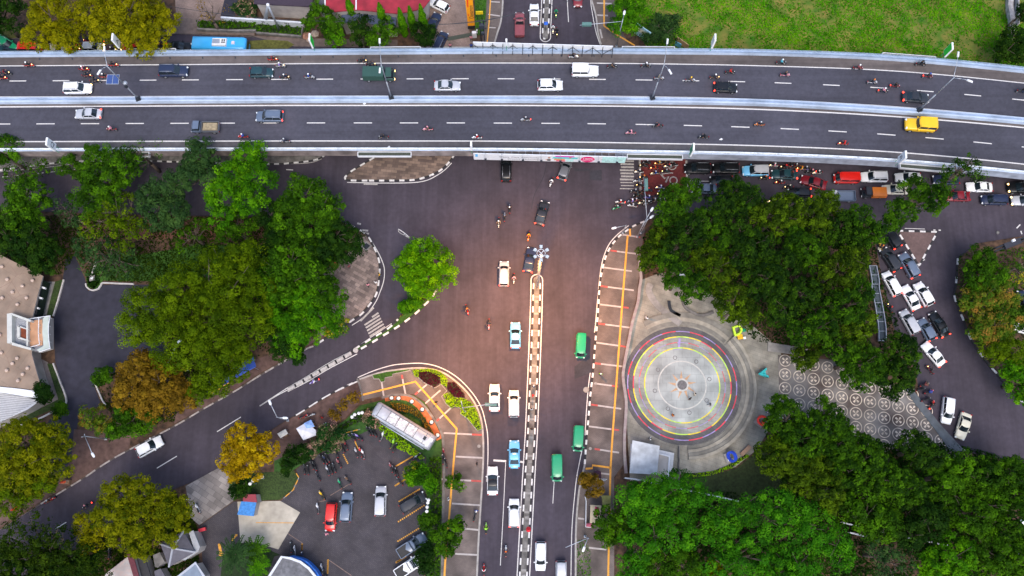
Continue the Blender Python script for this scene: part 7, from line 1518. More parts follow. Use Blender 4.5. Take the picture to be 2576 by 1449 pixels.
# ---- large hall at left
zr = 3.7; c = P(40, 800, .15)
e = thing('hall_building', 'large pale hall with a beige flat roof at the left edge', 'building', (c.x, c.y, .15))
wallm = M('hall_wall', (.38, .35, .33), .8, ns=1, amt=.12, big=.3)
rf = [(-260, 560), (0, 641), (108, 694), (95, 742), (82, 796), (78, 850), (80, 892), (92, 935), (107, 984), (50, 976), (0, 971), (-260, 940)]
wl_ = [(-255, 575), (0, 652), (100, 702), (88, 745), (75, 800), (71, 850), (73, 895), (85, 938), (98, 978), (0, 966), (-255, 935)]
part_prism(e, 'wall', wl_, .15, zr-.3, [wallm], zr)
roof = part_prism(e, 'roof', rf, zr-.3, zr, [roofm, wallm])
for k, (t, x, y) in enumerate([('20', 220, 45), ('20', 125, 100), ('20', 28, 155), ('20', 258, 155), ('20', 172, 218), ('20', 5, 505), ('20', 20, 675), ('20', 170, 725), ('20', 125, 775), ('20', 72, 840), ('20', 268, 818), ('20', 222, 875), ('20', 178, 935), ('10', 27, 1190), ('10', 77, 1310), ('10', 315, 1320)]):
    p = P(*q(t, x, y), zr)-Vector((c.x, c.y, .15)); mb = MB(); mb.tube(p, p+Vector((0, 0, .3)), .28, .26, 10); mb.ball((p.x, p.y, p.z+.3), .3, 0, 10, 6, .6); mb.build('roof_vent', [M('vent_cream', (.5, .38, .31), .8, amt=.1)], roof, True)
mb = MB()
for t, a, b in (('20', (0, 60), (110, 0)), ('20', (110, 0), (190, 130)), ('20', (190, 130), (120, 170)), ('20', (120, 170), (60, 100)), ('20', (190, 130), (300, 110)), ('20', (120, 170), (60, 270)), ('20', (0, 620), (70, 720)), ('20', (70, 720), (200, 650)), ('20', (70, 720), (90, 800)), ('20', (90, 800), (180, 850)), ('20', (180, 850), (290, 760)), ('20', (180, 850), (130, 930)), ('10', (100, 1180), (160, 1260)), ('10', (160, 1260), (240, 1250)), ('10', (160, 1260), (60, 1400)), ('10', (240, 1250), (300, 1350))):
    u, v = P(*q(t, *a), zr)-e.location, P(*q(t, *b), zr)-e.location; mb.strip([u.to_2d(), v.to_2d()], .07, zr-.15+.006)
mb.build('roof_seam', [M('seam', (.24, .16, .12), .9)], roof)
mb = MB(); w_ = PW([(100, 702), (88, 745), (79, 790)], zr)
for k in range(4):
    p = P(*q('20', 400-30*k, 50+95*k), 3.0)-e.location; mb.box(p.x-.2, p.y, 2.6, 1.3, .3, .4, -.35)
mb.build('fin', [white_m], e)
mb = MB(); p0, p1 = P(100, 702, zr)-e.location, P(79, 792, zr)-e.location; mb.strip([(p0.x+.12, p0.y), (p1.x+.12, p1.y)], .1, .6, 0, h=3.2); mb.build('window_band', [glass_m], e)
sk = [(-260, 935), (0, 971), (50, 976), (107, 984), (104, 1000), (60, 995), (0, 985), (-260, 960)]
part_prism(e, 'eave', [(x, y+2) for x, y in sk], 2.9, zr-.05, [white_m])
cg = [(-260, 990), (0, 988), (60, 998), (101, 1008), (70, 1030), (0, 1062), (-260, 1180)]
c2 = part_prism(e, 'lower_roof', cg, .15, 2.6, [M('corrugated_white', (.55, .55, .56), .6, amt=.1), wallm])
mb = MB()
for k in range(16):
    a, b = P(-60+k*2, 988+k*4.6, 2.6), P(104-k*6.5, 1002+k*4.0, 2.6); a -= e.location; b -= e.location; mb.strip([a.to_2d(), b.to_2d()], .1, 2.45, 0, h=2.53)
mb.build('roof_batten', [M('batten_grey', (.3, .3, .31), .7, amt=.1)], c2)
# entrance portico rising from the roof edge
e2 = thing('entrance_portico', 'white-framed entrance portico with a lattice opening on the hall’s roof edge', 'portico', (c.x+3, c.y, .15))
DZ = 2.4
def gp(name, pts, z0, z1, m): return part_prism(e2, name, [g4(*p) for p in pts], z0-DZ, z1-DZ, m)
pw = M('portico_white', (.52, .52, .48), .6, ns=1.5, amt=.1)
gp('base', [(330, 420), (880, 500), (1400, 420), (1400, 1300), (1050, 1400), (880, 1330), (330, 1200)], 5.2, 6.5, [M('portico_grey', (.2, .2, .22), .8), wallm])  # base top in plain grey, sides in the paler hall wall
gp('frame', [(195, 330), (335, 310), (335, 1150), (200, 1165)], 6.0, 7.6, [pw]); gp('frame', [(335, 312), (880, 505), (860, 560), (750, 530), (345, 375)], 6.0, 7.6, [pw]); gp('frame', [(335, 1135), (770, 1270), (880, 1300), (870, 1360), (335, 1215)], 6.0, 7.6, [pw])
gp('front_frame', [(745, 530), (790, 540), (790, 1290), (745, 1270)], 6.4, 7.2, [pw])
gp('skylight', [(560, 710), (805, 790), (805, 1075), (555, 990)], 6.5, 6.75, [M('brown_skylight', (.22, .05, .015), .4, ns=1, amt=.4)])
for pts in ([(480, 670), (560, 680), (555, 1010), (480, 1000)], [(480, 668), (545, 668), (820, 770), (815, 800), (555, 712)], [(490, 1005), (555, 990), (825, 1080), (820, 1115), (500, 1030)]): gp('skylight_frame', pts, 6.5, 7.1, [pw])
lt = MB()
for k in range(22):
    for s_ in (0, 1):
        a = (340, 420+k*42-(200 if s_ else 0)); b = (750, a[1]+(330 if s_ else -330)); 
        ya, yb = a[1], b[1]
        def cl_(u): return max(0, min(1, u))
        lo, hi = 440, 1230; t0, t1 = 0, 1
        if yb != ya:
            ta, tb = sorted(((lo-ya)/(yb-ya), (hi-ya)/(yb-ya))); t0, t1 = max(0, ta), min(1, tb)
        if t1-t0 < .05: continue
        u, v = [P(*g4(340+410*t, ya+(yb-ya)*t), 6.62-DZ)-e2.location for t in (t0, t1)]
        lt.strip([u.to_2d(), v.to_2d()], .07, 6.37-DZ, 0, h=6.47-DZ+(.004 if s_ else 0))
lt.build('lattice', [M('lattice_grey', (.4, .42, .46), .6, amt=.1)], e2)
gp('terrace', [(790, 545), (1190, 490), (1215, 860), (1200, 1215), (800, 1285)], 6.5, 6.62, [M('terrace_orange', (.5, .27, .15), .8, ns=1, amt=.12, big=.4)])
gp('gutter', [(1210, 480), (1240, 430), (1385, 400), (1370, 860), (1400, 1300), (1100, 1400), (1040, 1350), (1230, 1240), (1195, 860)], 6.5, 6.75, [M('gutter_pale', (.45, .5, .45), .6, ns=1, amt=.1)])
mb = MB()
for ln_ in ([(790, 480), (1420, 385), (1375, 650), (1370, 860), (1385, 1080), (1420, 1310), (1100, 1415)], [(1100, 430), (1090, 640), (1085, 860), (1100, 1060), (1120, 1200), (800, 1290)]):
    pp = [P(*g4(*p), 7.2-DZ)-e2.location for p in ln_]; mb.path(pp, .06, 5)
    for p in resample(pp, 1.3): mb.tube((p.x, p.y, 6.4-DZ), (p.x, p.y, 7.05-DZ), .04, .04, 4)
mb.build('handrail', [white_m], e2)
part_prism(e2, 'column', [g4(*p) for p in [(1000, 480), (1100, 480), (1100, 560), (1000, 560)]], .15, 2.9, [wallm])
part_prism(e2, 'column', [g4(*p) for p in [(1000, 1180), (1100, 1180), (1100, 1260), (1000, 1260)]], .15, 2.9, [wallm])
# ---- silver carriage kiosk
p = P(*g5(985, 625), 3.0); a, b = P(*g5(530, 350), 3), P(*g5(1440, 910), 3); LC = (b-a).length+.9; rzc = math.atan2(b.y-a.y, b.x-a.x)
e = thing('carriage_kiosk', 'long silver carriage-like kiosk with a panelled roof among the hedges', 'carriage', (p.x, p.y, .17), rzc)
sv = M('silver_panel', (.46, .48, .52), .4, metal=.3, ns=1.2, amt=.15, big=.5); mb = MB(); w = 1.3
mb.loft([[(x, yy*w*s_, .5+(zz-.5)*hh) for yy, zz in ((-1, .5), (-1, 2.3), (-.93, 2.75), (-.7, 2.95), (0, 3.05), (.7, 2.95), (.93, 2.75), (1, 2.3), (1, .5))] for x, s_, hh in ((-LC/2, .86, .84), (-LC/2+.25, .97, .97), (-LC/2+.9, 1, 1), (LC/2-.9, 1, 1), (LC/2-.25, .97, .97), (LC/2, .86, .84))], 0); mb.build('body', [sv], e, True)
mb = MB()
for k in range(6): x = -LC/2+1+(LC-2.4)*k/5; mb.box(x, .1, 3.06, .07, 1.9, .05)
for y in (-.85, .95): mb.box(0, y, 3.03, LC-1.6, .06, .08)
mb.build('roof_rib', [M('rib_dark', (.1, .11, .13), .5)], e)
for k in (1, 2, 3): m = MB(); x = -LC/2+1+(LC-2.4)*(k+.5)/5; m.box(x, .05, 3.06, 1.5, 1.6, .03); m.build('roof_panel', [M('mottled_panel', (.42, .44, .46), .5, ns=3, amt=.35, col2=(.55, .57, .6))], e)
m = MB(); m.box(LC/2-1.5, .1, 3.1, .8, .8, .16, 0, 0); m.box(LC/2-1.4, .1, 3.19, .45, .6, .02, 0, 1); m.build('roof_hatch', [sv, dark_m], e)
m = MB(); m.box(LC/2-.45, .35, 3.0, .6, .6, .12, .1); m.build('roof_box', [white_m], e)
for s_ in (-1, 1): m = MB(); m.box(0, s_*1.31, 1.8, LC-1.8, .03, .8); m.build('side_window', [glass_m], e)
m = MB(); m.tube((-LC/2+.6, -1.45, 2.5), (LC/2-.8, -1.45, 2.5), .09, .09, 8); m.tube((-LC/2+.6, -1.5, 1.6), (LC/2-.8, -1.5, 1.6), .06, .06, 6); m.build('side_pipe', [metal_m], e, True)
# ---- plaza stage and steps block
c = P(1640, 1150, .15); e = thing('stage_pavilion', 'white flat-roofed stage pavilion at the plaza’s lower left', 'pavilion', (c.x, c.y, .15))
def sp(name, pts, z0, z1, m): return part_prism(e, name, Q('32', pts), z0, z1, m)
pw2 = M('stage_pale', (.52, .54, .56), .6, ns=.8, amt=.18, big=.5); rim2 = M('stage_rim', (.62, .63, .64), .6, amt=.1)
sp('base', [(1122, 200), (1530, 290), (1512, 465), (1470, 465), (1465, 520), (1115, 380)], .15, .9, [rim2]); sp('roof', [(1137, 168), (1393, 222), (1368, 492), (1110, 478)], 2.3, 2.6, [pw2]); sp('wall', [(1150, 185), (1380, 235), (1355, 480), (1125, 468)], .9, 2.3, [rim2])
sp('platform', [(1388, 295), (1490, 320), (1475, 515), (1370, 490)], .9, 1.5, [M('stage_cream', (.5, .46, .42), .7, ns=1, amt=.1), rim2])
for pts in ([(1388, 290), (1492, 316), (1490, 328), (1388, 302)], [(1480, 325), (1492, 328), (1478, 520), (1466, 518)]): sp('platform_rim', pts, .9, 1.75, [white_m])
# ---- letter sculptures on the plaza
for ch, t, x, y, col, rz, tl, sz, lab in (('D', '22', 2125, 462, 'lime', 20, 28, 2.6, 'lime green letter D sculpture on the plaza’s upper right rim'), ('A', '22', 2372, 865, 'cyan', 100, 28, 2.5, 'turquoise letter A sculpture on the plaza’s right rim'),
                                        ('G', '22', 2352, 1310, 'red', -40, 28, 2.4, 'red letter G sculpture by the trees right of the plaza'), ('O', '32', 2065, 325, 'blue', -70, 55, 2.6, 'blue letter O sculpture on the lower plaza steps')):
    p = P(*q(t, x, y), .9); e = thing('letter_sculpture', lab, 'sculpture', (p.x, p.y, .6 if t == '32' else .3), R(rz), 'painted letter sculptures round the plaza')
    mt = M('letter_'+col, {'lime': (.5, .75, .03), 'cyan': (.05, .55, .55), 'red': (.8, .02, .01), 'blue': (.03, .08, .6)}[col], .4, amt=.06)
    text_obj(ch, sz*.9, mt, .22, e, 'letter', bold=.05, mw=Matrix.Translation((0, 0, .7)) @ Matrix.Rotation(R(tl), 4, 'X'))
    mb = MB(); mb.box(0, -.5, .05, 1.5, .8, .12); mb.build('plinth', conc, e)
for t, x, y, col, lab, w_, h_ in (('22', 2153, 530, 'yellow', 'small yellow sign board beside the lime letter D', .9, .8), ('22', 2190, 468, 'green', 'small green box beside the lime letter D', .5, .5), ('32', 2060, 360, 'white', 'white plank below the blue letter O', .9, .2), ('22', 2195, 540, 'white', 'small white triangular marker beside the yellow board', .45, .4)):
    p = P(*q(t, x, y), .5); e = thing('small_board', lab, 'board', (p.x, p.y, .2 if t == '22' else .5), R(10)); mb = MB(); mb.box(0, 0, .3, w_, .12, h_*.5, 0, 0); mb.box(0, .15, .35, w_, h_, .08); mb.build('panel', [paint(col)], e); mb = MB(); mb.box(0, 0, .1, .1, .1, .4); mb.build('foot', [dark_m], e)
# ---- gate booth, pyramid roof, low roofs at bottom left
def shed(name, label, px, z, mats, cat='building', g=None, wall=None, z0=.15, rim=None, ridge=None):
    pts = [g(*p) for p in px] if g else px; w = PW(pts, z); cx, cy = sum(p.x for p in w)/len(w), sum(p.y for p in w)/len(w); e = thing(name, label, cat, (cx, cy, z0))
    wm = wall or wallm; mb = MB(); mb.prism([((p.x-cx)*.93, (p.y-cy)*.93) for p in w], 0, z-z0-.2); mb.build('wall', [wm], e)
    mb = MB(); 
    if ridge: 
        a = P(*(g(*ridge[0]) if g else ridge[0]), ridge[1]); vs = [(p.x-cx, p.y-cy, z-z0-.2) for p in w]+[(p.x-cx, p.y-cy, z-z0) for p in w]; n = len(w)
        ar = sum(vs[i][0]*vs[(i+1) % n][1]-vs[(i+1) % n][0]*vs[i][1] for i in range(n)); 
        if ar < 0: vs = vs[:n][::-1]+vs[n:][::-1]
        vs.append((a.x-cx, a.y-cy, ridge[1]-z0)); mb.add(vs, [(i, (i+1) % n, n+(i+1) % n, n+i) for i in range(n)]+[(n+i, n+(i+1) % n, 2*n) for i in range(n)])
        rb_ = MB()
        for i in range(n): rb_.tube(vs[n+i], vs[-1], .16, .16, 6)
        r = mb.build('roof', mats, e); rb_.build('ridge_cap', [M('ridge_grey', (.3, .31, .35), .6, amt=.1)], r)
    else: mb.prism([(p.x-cx, p.y-cy) for p in w], z-z0-.2, z-z0); r = mb.build('roof', mats, e)
    if rim:
        mb = MB(); mb.strip([(p.x-cx, p.y-cy) for p in w], .35, z-z0-.1, 0, h=z-z0+.25, closed=True); mb.build('roof_rim', [rim], r)
    return e
slate = M('slate_roof', (.1, .095, .115), .8, ns=1.5, amt=.12, big=.4)
shed('pavilion', 'grey pyramid-roofed pavilion with pale ridges at the lower left', [(1935, 455), (2270, 275), (2435, 575), (2060, 790)], 3.6, [slate], g=g6, ridge=((2112, 520), 4.9))
shed('awning', 'pale angled canopy edging the grey pyramid roof', [(2345, 285), (2410, 265), (2505, 500), (2480, 570), (2290, 695), (2245, 690), (2430, 570)], 3.2, [M('pale_grey_roof', (.33, .34, .36), .6, amt=.1)], g=g6, cat='canopy')
shed('shed', 'long roof of weathered white sheets in the bottom left corner', [(1090, 1000), (1160, 880), (1470, 640), (1560, 930), (1600, 1100)], 3.0, [M('rusty_sheet', (.5, .48, .47), .6, ns=2, amt=.15, col2=(.4, .3, .27), big=.5)], g=g6, cat='shed')
shed('shed', 'maroon curved roof strip beside the weathered white sheets', [(1455, 610), (1540, 600), (1680, 1100), (1600, 1100)], 3.4, [M('maroon_roof', (.11, .02, .03), .5, amt=.2)], g=g6, cat='shed')
shed('shed', 'black gap-roofed passage with a red pipe at the bottom left', [(1600, 650), (1700, 620), (1860, 1100), (1700, 1100)], 2.6, [M('dark_roof', (.025, .025, .03), .6, amt=.2)], g=g6, cat='shed')
shed('shed', 'small mossy concrete roof between passage and pyramid roof', [(1830, 620), (1930, 580), (2000, 720), (1900, 800), (1860, 790)], 2.4, [dconc], g=g6, cat='shed')
shed('shed', 'blue-grey lean-to roof at the bottom below the pyramid roof', [(2160, 960), (2450, 730), (2570, 920), (2560, 1100), (2160, 1100)], 3.0, [M('blue_grey_roof', (.2, .25, .32), .5, ns=1.5, amt=.12, big=.5)], g=g6, cat='shed', rim=metal_m)
shed('shed', 'grey square roof on the bottom edge below the mossy roof', [(1850, 850), (1940, 810), (2010, 930), (2000, 1100), (1880, 1100)], 2.6, [slate], g=g6, cat='shed')
shed('office_building', 'rounded grey roof with a white and blue rim on the bottom edge', Q('31', [(245, 1268), (330, 1282), (420, 1315), (500, 1375), (560, 1449), (600, 1620), (60, 1620), (130, 1449)]), 3.4, [M('tile_roof', (.14, .14, .15), .8, ns=2, amt=.25, big=.5)], rim=M('rim_white', (.6, .62, .64), .6, amt=.06), wall=M('sky_blue_wall', (.03, .2, .55), .5, amt=.1))
mb = MB(); pp = smoothpts([p for p in PW(Q('31', [(320, 1270), (440, 1300), (520, 1362), (585, 1449), (620, 1600)]), 3.0)], 5); mb.strip([p.to_2d() for p in pp], .3, 1.2, 0, h=3.0)
tag(mb.build('shop_fascia', M('fascia_blue', (.02, .16, .6), .4, amt=.2)), 'curved bright blue fascia under the rounded roof’s rim', 'fascia')
shed('gate_booth', 'gate booth with a maroon roof by the beige driveway', Q('30', [(2300, 680), (2412, 678), (2425, 755), (2290, 745)]), 2.8, [M('maroon_sheet', (.25, .03, .045), .5, amt=.1)], cat='booth')
shed('gate_booth', 'blue sloping booth roof just below the maroon one', Q('30', [(2275, 745), (2418, 752), (2392, 885), (2238, 870)]), 2.4, [M('blue_sheet', (.04, .2, .5), .4, amt=.25)], cat='booth')
# ---- north side buildings
redm = M('red_roof', (.3, .02, .035), .6, ns=.8, amt=.15, big=.4)
e = shed('red_roofed_house', 'broad dark-red roofed building at the photo’s top edge', Q('01', [(655, -260), (1660, -260), (1640, 0), (1580, 75), (1450, 110), (1330, 128), (960, 92), (740, 110), (655, 60)]), 5.5, [redm])
mb = MB(); o0 = e.location
for a, b in (((945, -200), (945, 92)), ((652, -200), (652, 65))): u, v = P(*q('01', *a), 5.5)-o0, P(*q('01', *b), 5.5)-o0; mb.strip([u.to_2d(), v.to_2d()], .22, 5.3, 0, h=5.48)
mb.build('ridge_cap', [white_m], e)
shed('awning', 'left blue-grey awning under the red roof', Q('01', [(808, 85), (965, 88), (968, 210), (805, 212)]), 4.2, [M('blue_slate_roof', (.07, .09, .15), .5, ns=1.5, amt=.1)], cat='awning')
shed('awning', 'right blue-grey awning under the red roof', Q('01', [(968, 110), (1150, 118), (1325, 130), (1320, 245), (1150, 235), (968, 210)]), 4.0, [M('blue_slate_roof', (0, 0, 0))], cat='awning')
shed('low_building', 'dark plum roof left of the red roof at the top edge', Q('01', [(-20, -200), (535, -200), (535, 52), (500, 62), (-20, 35)]), 4.5, [M('plum_roof', (.045, .03, .045), .6, amt=.15)])
shed('low_building', 'grey roof slip between the plum and red roofs', Q('01', [(560, -200), (650, -200), (650, 60), (600, 52), (560, 10)]), 4.6, [slate])
e = thing('slotted_wall', 'white slotted garden wall behind the planting left of the trees', 'wall', P(*q('01', 220, 205), .15)); o0 = e.location
mb = MB(); a, b = P(*q('01', -330, 165), 1.6)-o0, P(*q('01', 440, 215), 1.6)-o0; mb.strip([a.to_2d(), b.to_2d()], .3, 0, 0, h=1.6); mb.build('wall', [M('white_wall', (.6, .64, .7), .6, amt=.1)], e)
mb = MB()
for u in (.12, .14, .16, .78, .8, .82, .5, .52): p = a.lerp(b, u); mb.box(p.x, p.y-.17, 1.1, .14, .02, .5, 0)
mb.build('slot', [dark_m], e)
e = thing('steel_a_frame', 'tall grey steel A-frame sign structure in the upper garden', 'steel frame', P(*q('01', 150, 300), .15)); o0 = e.location
mb = MB(); tp = P(*q('01', 112, 45), 8)-o0
for f_ in ((225, 295), (75, 205), (95, 215)): mb.tube(P(*q('01', *f_), .15)-o0, tp, .22, .16, 8)
mb.build('leg', [metal_m], e, True); mb = MB(); f_ = P(*q('01', 225, 300), .15)-o0; mb.box(f_.x, f_.y, .1, 1.0, .8, .25); mb.build('footing', [conc], e); mb = MB(); mb.ball(tp, .3, 0); mb.build('cap', [white_m], e, True)
# orange pylon with lettering
b = P(*q('01', 2033, 262), .17); e = thing('pylon_sign', 'tall orange pylon sign with black lettering beside the brick forecourt', 'sign', (b.x, b.y, .17), R(2)); HP = 10.5; WP = 1.25
mb = MB(); mb.box(0, 0, .5, WP+.05, .5, 1.0); mb.build('base', [dark_m], e); mb = MB(); mb.box(0, 0, 1+HP/2, WP, .4, HP); mb.build('panel', [M('pylon_orange', (.95, .36, .01), .4, amt=.06)], e)
text_obj('Danamon', 1.05, dark_m, .005, e, 'lettering', Matrix.Translation((.22, -.21, 1+HP*.42)) @ Matrix.Rotation(R(90), 4, 'X') @ Matrix.Rotation(R(90), 4, 'Z'))
m = MB(); m.add([(-.42, -.206, 6.9), (-.2, -.206, 6.9), (-.12, -.206, 9.5), (-.38, -.206, 9.5)], [(0, 1, 2, 3)]); m.add([(-.45, -.206, 4.2), (-.25, -.206, 4.2), (-.32, -.206, 5.1)], [(0, 1, 2)]); m.build('emblem', [M('pylon_red', (.85, .05, .02), .4)], e)
def board(t, x, y, w, h, zb, col, lab, rz=0, name='sign_board', legs=2, d=.12, stripe=None):
    p = P(*q(t, x, y), zb+h/2); e = thing(name, lab, 'sign', (p.x, p.y, .15), R(rz)); mb = MB(); mb.box(0, 0, zb+h/2, w, d, h); pn = mb.build('panel', [M('board_%s_%d' % (lab[:8].replace(' ', ''), int(w*10)), col, .5, amt=.12)], e)
    if stripe: m = MB(); m.box(0, -d/2-.006, zb+h*.6, w*.8, .01, h*.35); m.build('printed_band', [M('band_'+lab[:8].replace(' ', ''), stripe, .5, amt=.3)], pn)
    for k in range(legs): x_ = (k-(legs-1)/2)*w*.6; m = MB(); m.tube((x_, .05, 0), (x_, .05, zb+h*.3), .06, .06, 6); m.build('leg', [dark_m], e)
board('02', 1225, 310, 3.3, 3.2, 1.5, (.3, .5, .6), 'tilted pale blue billboard half hidden by the bushy field tree', -38, stripe=(.6, .62, .5))
board('02', 1605, 412, 2.6, 1.6, .6, (.4, .27, .14), 'brown board leaning beside the parapet at the field', -40)
board('02', 1565, 425, 1.2, 1.2, .5, (.1, .35, .5), 'small blue board beside the brown leaning board', -30)
board('01', 2108, 125, 1.3, .9, 2, (.85, .65, .02), 'small yellow sign board on the grass right of the orange pylon', 3)
board('01', 2060, 330, .8, 1.6, .2, (.65, .65, .66), 'white gate post with black lettering below the orange pylon', 3, legs=1, d=.5)
board('30', 1912, 1012, 1.1, .5, .3, (.6, .04, .06), 'small red ticket machine by the car park entrance', 15, name='ticket_machine', d=.5)
board('01', 1572, 375, .9, .8, 2.5, (.25, .3, .32), 'small grey road sign left of the black parked van', 10, legs=1)
# black utility pole with boxes
b = P(*q('01', 2140, 385), .15); e = thing('utility_pole', 'black utility pole with transformer boxes on the grass strip', 'utility pole', b)
mb = MB(); mb.tube((-.3, 0, 0), (-.3, 0, 6.8), .12, .1, 8); mb.tube((.3, 0, 0), (.3, 0, 6.8), .12, .1, 8); mb.box(0, 0, 6.5, 1.8, .12, .12); mb.box(0, 0, 4.2, 1.6, .12, .12); mb.build('pole', [dark_m], e); mb = MB(); mb.box(0, 0, 4.9, .9, .6, 1.2); mb.box(.1, -.35, 3.1, .5, .4, .7); mb.build('transformer', [M('transformer', (.05, .06, .08), .5)], e)
# wall along the field's right end
mb = MB(); mb.strip([p.to_2d() for p in PW(Q('03', [(2290, -80), (2285, 60), (2310, 200), (2290, 330)]), 1.0)], .9, .15, 0, h=1.2); mb.strip([p.to_2d() for p in PW(Q('03', [(2335, -80), (2340, 250)]), 1.0)], .2, .15, 0, h=2.0)
tag(mb.build('field_wall', M('old_wall', (.35, .33, .33), .9, ns=1.5, amt=.4)), 'broken pale wall along the field’s right end', 'wall')
# gantry at the right edge
e = thing('gantry', 'black overhead gantry beam with a camera box at the right edge', 'gantry', P(2440, 640, .15)); o0 = e.location
a, b = P(*q('13', 2150, 1010), 6.5)-o0, P(*q('13', 2500, 880), 6.5)-o0; mb = MB(); mb.tube(a, b, .14, .14, 6); mb.tube(a-Vector((.3, .6, 0)), b-Vector((.3, .6, 0)), .1, .1, 6); mb.build('beam', [dark_m], e)
mb = MB(); m_ = a.lerp(b, .42); mb.box(m_.x, m_.y-.3, 6.4, 2.9, .9, .6, math.atan2(b.y-a.y, b.x-a.x)); mb.build('sign_box', [M('box_dark', (.03, .03, .04), .5)], e); mb = MB(); mb.tube((a.x, a.y, 0), a, .14, .12, 8); mb.tube((b.x, b.y, 0), b, .14, .12, 8); mb.build('leg', [dark_m], e); mb = MB(); mb.box(m_.x, m_.y+.1, 6.9, .5, .4, .35, .4); mb.build('camera_unit', [white_m], e)
# stalls, awnings, tents
def tent(t, pts, z, col, lab, name='stall_canopy', cat='stall', drop=.4, apex=None, col2=None):
    w = PW(Q(t, pts), z); cx, cy = sum(p.x for p in w)/len(w), sum(p.y for p in w)/len(w); e = thing(name, lab, cat, (cx, cy, .15)); n = len(w); mb = MB(); v = [(p.x-cx, p.y-cy, z-.15-drop) for p in w]
    if sum(v[i][0]*v[(i+1) % n][1]-v[(i+1) % n][0]*v[i][1] for i in range(n)) < 0: v = v[::-1]
    mb.add(v+[(0, 0, z-.15)], [(i, (i+1) % n, n) for i in range(n)]); mb.m = [k % 2 if col2 else 0 for k in range(n)]
    mb.build('canopy', [M('canvas_'+lab[:14].replace(' ', '_'), col, .7, ns=2, amt=.12)]+([M('canvas2_'+lab[:14].replace(' ', '_'), col2, .7, amt=.1)] if col2 else []), e)
    for x, y, z_ in v: m = MB(); m.tube((x*.92, y*.92, 0), (x*.92, y*.92, z_+.02), .03, .03, 5); m.build('pole', [metal_m], e)
    m = MB(); m.box(0, 0, .45, 1.1, .7, .8); m.build('counter', [M('counter_wood', (.2, .12, .07), .8, amt=.2)], e)
tent('21', [(372, 1385), (470, 1325), (560, 1400), (560, 1449), (440, 1495)], 2.4, (.68, .68, .74), 'white stall canopy on the verge above the flowering bushes', col2=(.6, .62, .7))
tent('21', [(445, 1335), (512, 1300), (548, 1365), (470, 1390)], 2.6, (.25, .4, .75), 'blue and white stall canopy touching the white one')
tent('31', [(198, 105), (275, 62), (300, 105), (228, 150)], 1.8, (.55, .53, .48), 'small cream tarpaulin stall beside the golden tree', drop=.15)
tent('20', [(1930, 960), (2380, 700), (2410, 800), (2180, 930), (1925, 1075)], 2.8, (.03, .08, .35), 'long dark blue awning half hidden under the olive crown')
tent('20', [(1965, 1045), (2160, 925), (2200, 935), (2010, 1052)], 2.2, (.7, .38, .03), 'narrow orange awning below the dark blue one', drop=.1)
tent('11', [(665, 1115), (770, 1135), (765, 1205), (690, 1185)], 2.4, (.5, .06, .03), 'red kiosk canopy at the corner paving under the trees', drop=.2)
tent('32', [(740, 778), (842, 785), (830, 950), (735, 950)], 2.2, (.62, .5, .33), 'cream-topped food stall by the lower east pavement', drop=.1)
tent('32', [(845, 690), (935, 690), (932, 810), (860, 815)], 2.4, (.2, .2, .06), 'olive-green stall roof right of the cream food stall', drop=.15)
tent('32', [(790, 792), (825, 810), (828, 870), (795, 885), (778, 840)], 2.7, (.5, .02, .09), 'crimson parasol over the cream food stall', name='parasol', cat='parasol')
tent('32', [(748, 480), (800, 448), (842, 460), (846, 530), (770, 520)], 2.5, (.04, .012, .03), 'dark plum parasol by the yellow tactile branch', name='parasol', cat='parasol')
tent('32', [(700, 955), (755, 950), (760, 985), (702, 985)], 1.6, (.45, .1, .15), 'small pink stall top below the cream food stall', drop=.1)
tent('30', [(80, 830), (120, 795), (180, 795), (165, 825), (110, 840)], 1.8, (.75, .01, .01), 'bright red parasol on the verge at the lower left', name='parasol', cat='parasol')
tent('30', [(545, 575), (570, 545), (612, 550), (600, 575)], 2.2, (.45, .06, .02), 'rust-red parasol among the lower left trees', name='parasol', cat='parasol')
mb = MB(); pr = PW(Q('32', [(690, 700), (700, 740), (695, 985), (745, 990)]), 1.0); mb.path([Vector((p.x, p.y, 1.1)) for p in pr], .06, 5); mb.path([Vector((p.x, p.y, .6)) for p in pr], .04, 5); tag(mb.build('stall_railing', white_m), 'white railing round the food stall by the kerb', 'railing')
# park railings, barrier walls
for t, pts, lab in (('32', [(1065, 525), (1160, 535), (1445, 597), (1650, 640), (1870, 685), (2140, 745)], 'long white rail below the plaza lawn'), ('33', [(700, 945), (960, 1005), (1300, 1085), (1700, 1160)], 'upper pale railing crossing the lower right trees'), ('33', [(775, 1040), (1000, 1095)], 'lower pale railing crossing the lower right trees')):
    pp = PW(Q(t, pts), 1.2); e = thing('park_railing', lab, 'railing', (pp[0].x, pp[0].y, .15)); mb = MB(); qq = [Vector((p.x-pp[0].x, p.y-pp[0].y, 1.05)) for p in pp]; mb.strip([v.to_2d() for v in qq], .22, .95, 0, h=1.1); mb.build('top_rail', [white_m], e)
    mb = MB()
    for v in resample(qq, 2): mb.tube((v.x, v.y, 0), (v.x, v.y, 1), .05, .05, 5)
    mb.build('post', [white_m], e)
mb = MB(); mb.strip([p.to_2d() for p in PW(Q('32', [(1578, 225), (1575, 600)]), .8)], .15, .15, 0, h=.9); tag(mb.build('lawn_wall', dconc), 'thin straight wall between stage pavilion and lawn', 'wall')
mb = MB(); mb.strip([p.to_2d() for p in PW(Q('32', [(2165, 305), (2245, 225)]), .6)], .6, .15, 0, h=.7); tag(mb.build('bench', M('bench_tan', (.35, .22, .15), .7)), 'tan bench at the end of the plaza steps', 'bench')
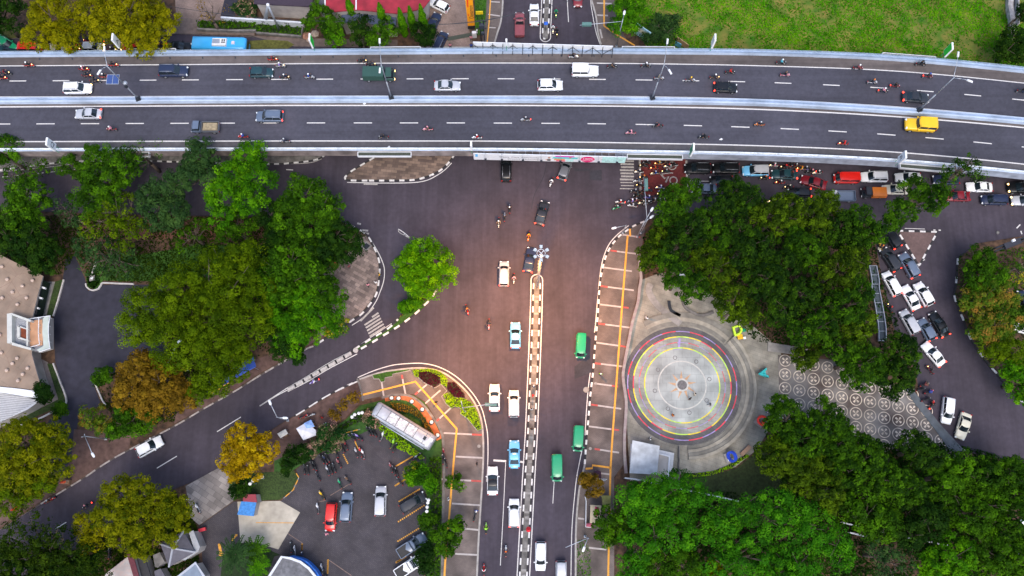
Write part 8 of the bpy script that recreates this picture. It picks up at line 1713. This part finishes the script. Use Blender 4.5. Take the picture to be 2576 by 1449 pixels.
# boulders, wall tops in the top left garden
for k, (t, x, y, r, lab) in enumerate((('01', 480, 335, .9, 'brown boulder at the garden corner by the green box sign'), ('01', 555, 315, .8, 'pale boulder right of the brown one'), ('01', 500, 370, .6, 'small boulder below the brown one'))):
    p = P(*q(t, x, y), .5); mb = MB(); mb.ball((0, 0, .2), r, 0, 7, 5, .5, -.3); o = mb.build('boulder', M('rock_%d' % k, ((.3, .15, .1), (.38, .3, .24), (.35, .26, .2))[k], .9, ns=2, amt=.3)); o.location = (p.x, p.y, .15); o.rotation_euler.z = k*1.3; tag(o, lab, 'boulder')
mb = MB(); mb.strip([p.to_2d() for p in PW(Q('00', [(1860, 275), (2170, 290), (2415, 290)])+Q('01', [(0, 310), (430, 345), (440, 250)]), .6)], .35, .15, 0, h=.8)
tag(mb.build('garden_wall', dconc), 'low grey retaining wall in front of the upper garden shrubs', 'wall')
# driveway lamp that is lit
p = P(*q('20', 883, 917), 2.0); e = thing('driveway_lamp', 'small glowing yellow-green lamp at the driveway kerb', 'lamp', (p.x, p.y, .15)); mb = MB(); mb.tube((0, 0, 0), (0, 0, 1.7), .05, .05, 6); mb.build('post', [dark_m], e); mb = MB(); mb.ball((0, 0, 1.85), .28, 0, 10, 8); mb.build('globe', [M('lit_globe', (.8, 1, .25), emit=3)], e, True)
for t, x, y, lab in (('20', 935, 935, 'round white drain cover in a concrete square by the lit lamp'), ('10', 872, 1297, 'round white cover in a concrete square by the hedge')):
    p = P(*q(t, x, y), .4); e = thing('planter_pedestal', lab, 'pedestal', (p.x, p.y, .15), R(12)); mb = MB(); mb.box(0, 0, .2, .95, .85, .4); mb.build('base', [conc], e); mb = MB(); mb.tube((0, 0, .4), (0, 0, .5), .24, .24, 12); mb.build('lid', [white_m], e)
# litter and white bird on the flyover
for t, x, y, s_, lab in (('01', 1022, 978, .3, 'scrap of pale paper by the median barrier, left half'), ('02', 1970, 1315, .35, 'white scrap on the lower carriageway right of the black motorcycle'), ('01', 1253, 1386, .25, 'white scrap on the lower shoulder above the brick island'), ('01', 1500-0, 540, 0, '')):
    if not s_: continue
    p = P(*q(t, x, y), ZD); mb = MB(); mb.add([(-s_, -.1, .02), (.1, -.2, .06), (s_, .05, .03), (.05, .18, .09)], [(0, 1, 2, 3)]); o = mb.build('paper_scrap', white_m); o.location = (p.x, p.y, ZD+.02); tag(o, lab, 'litter')
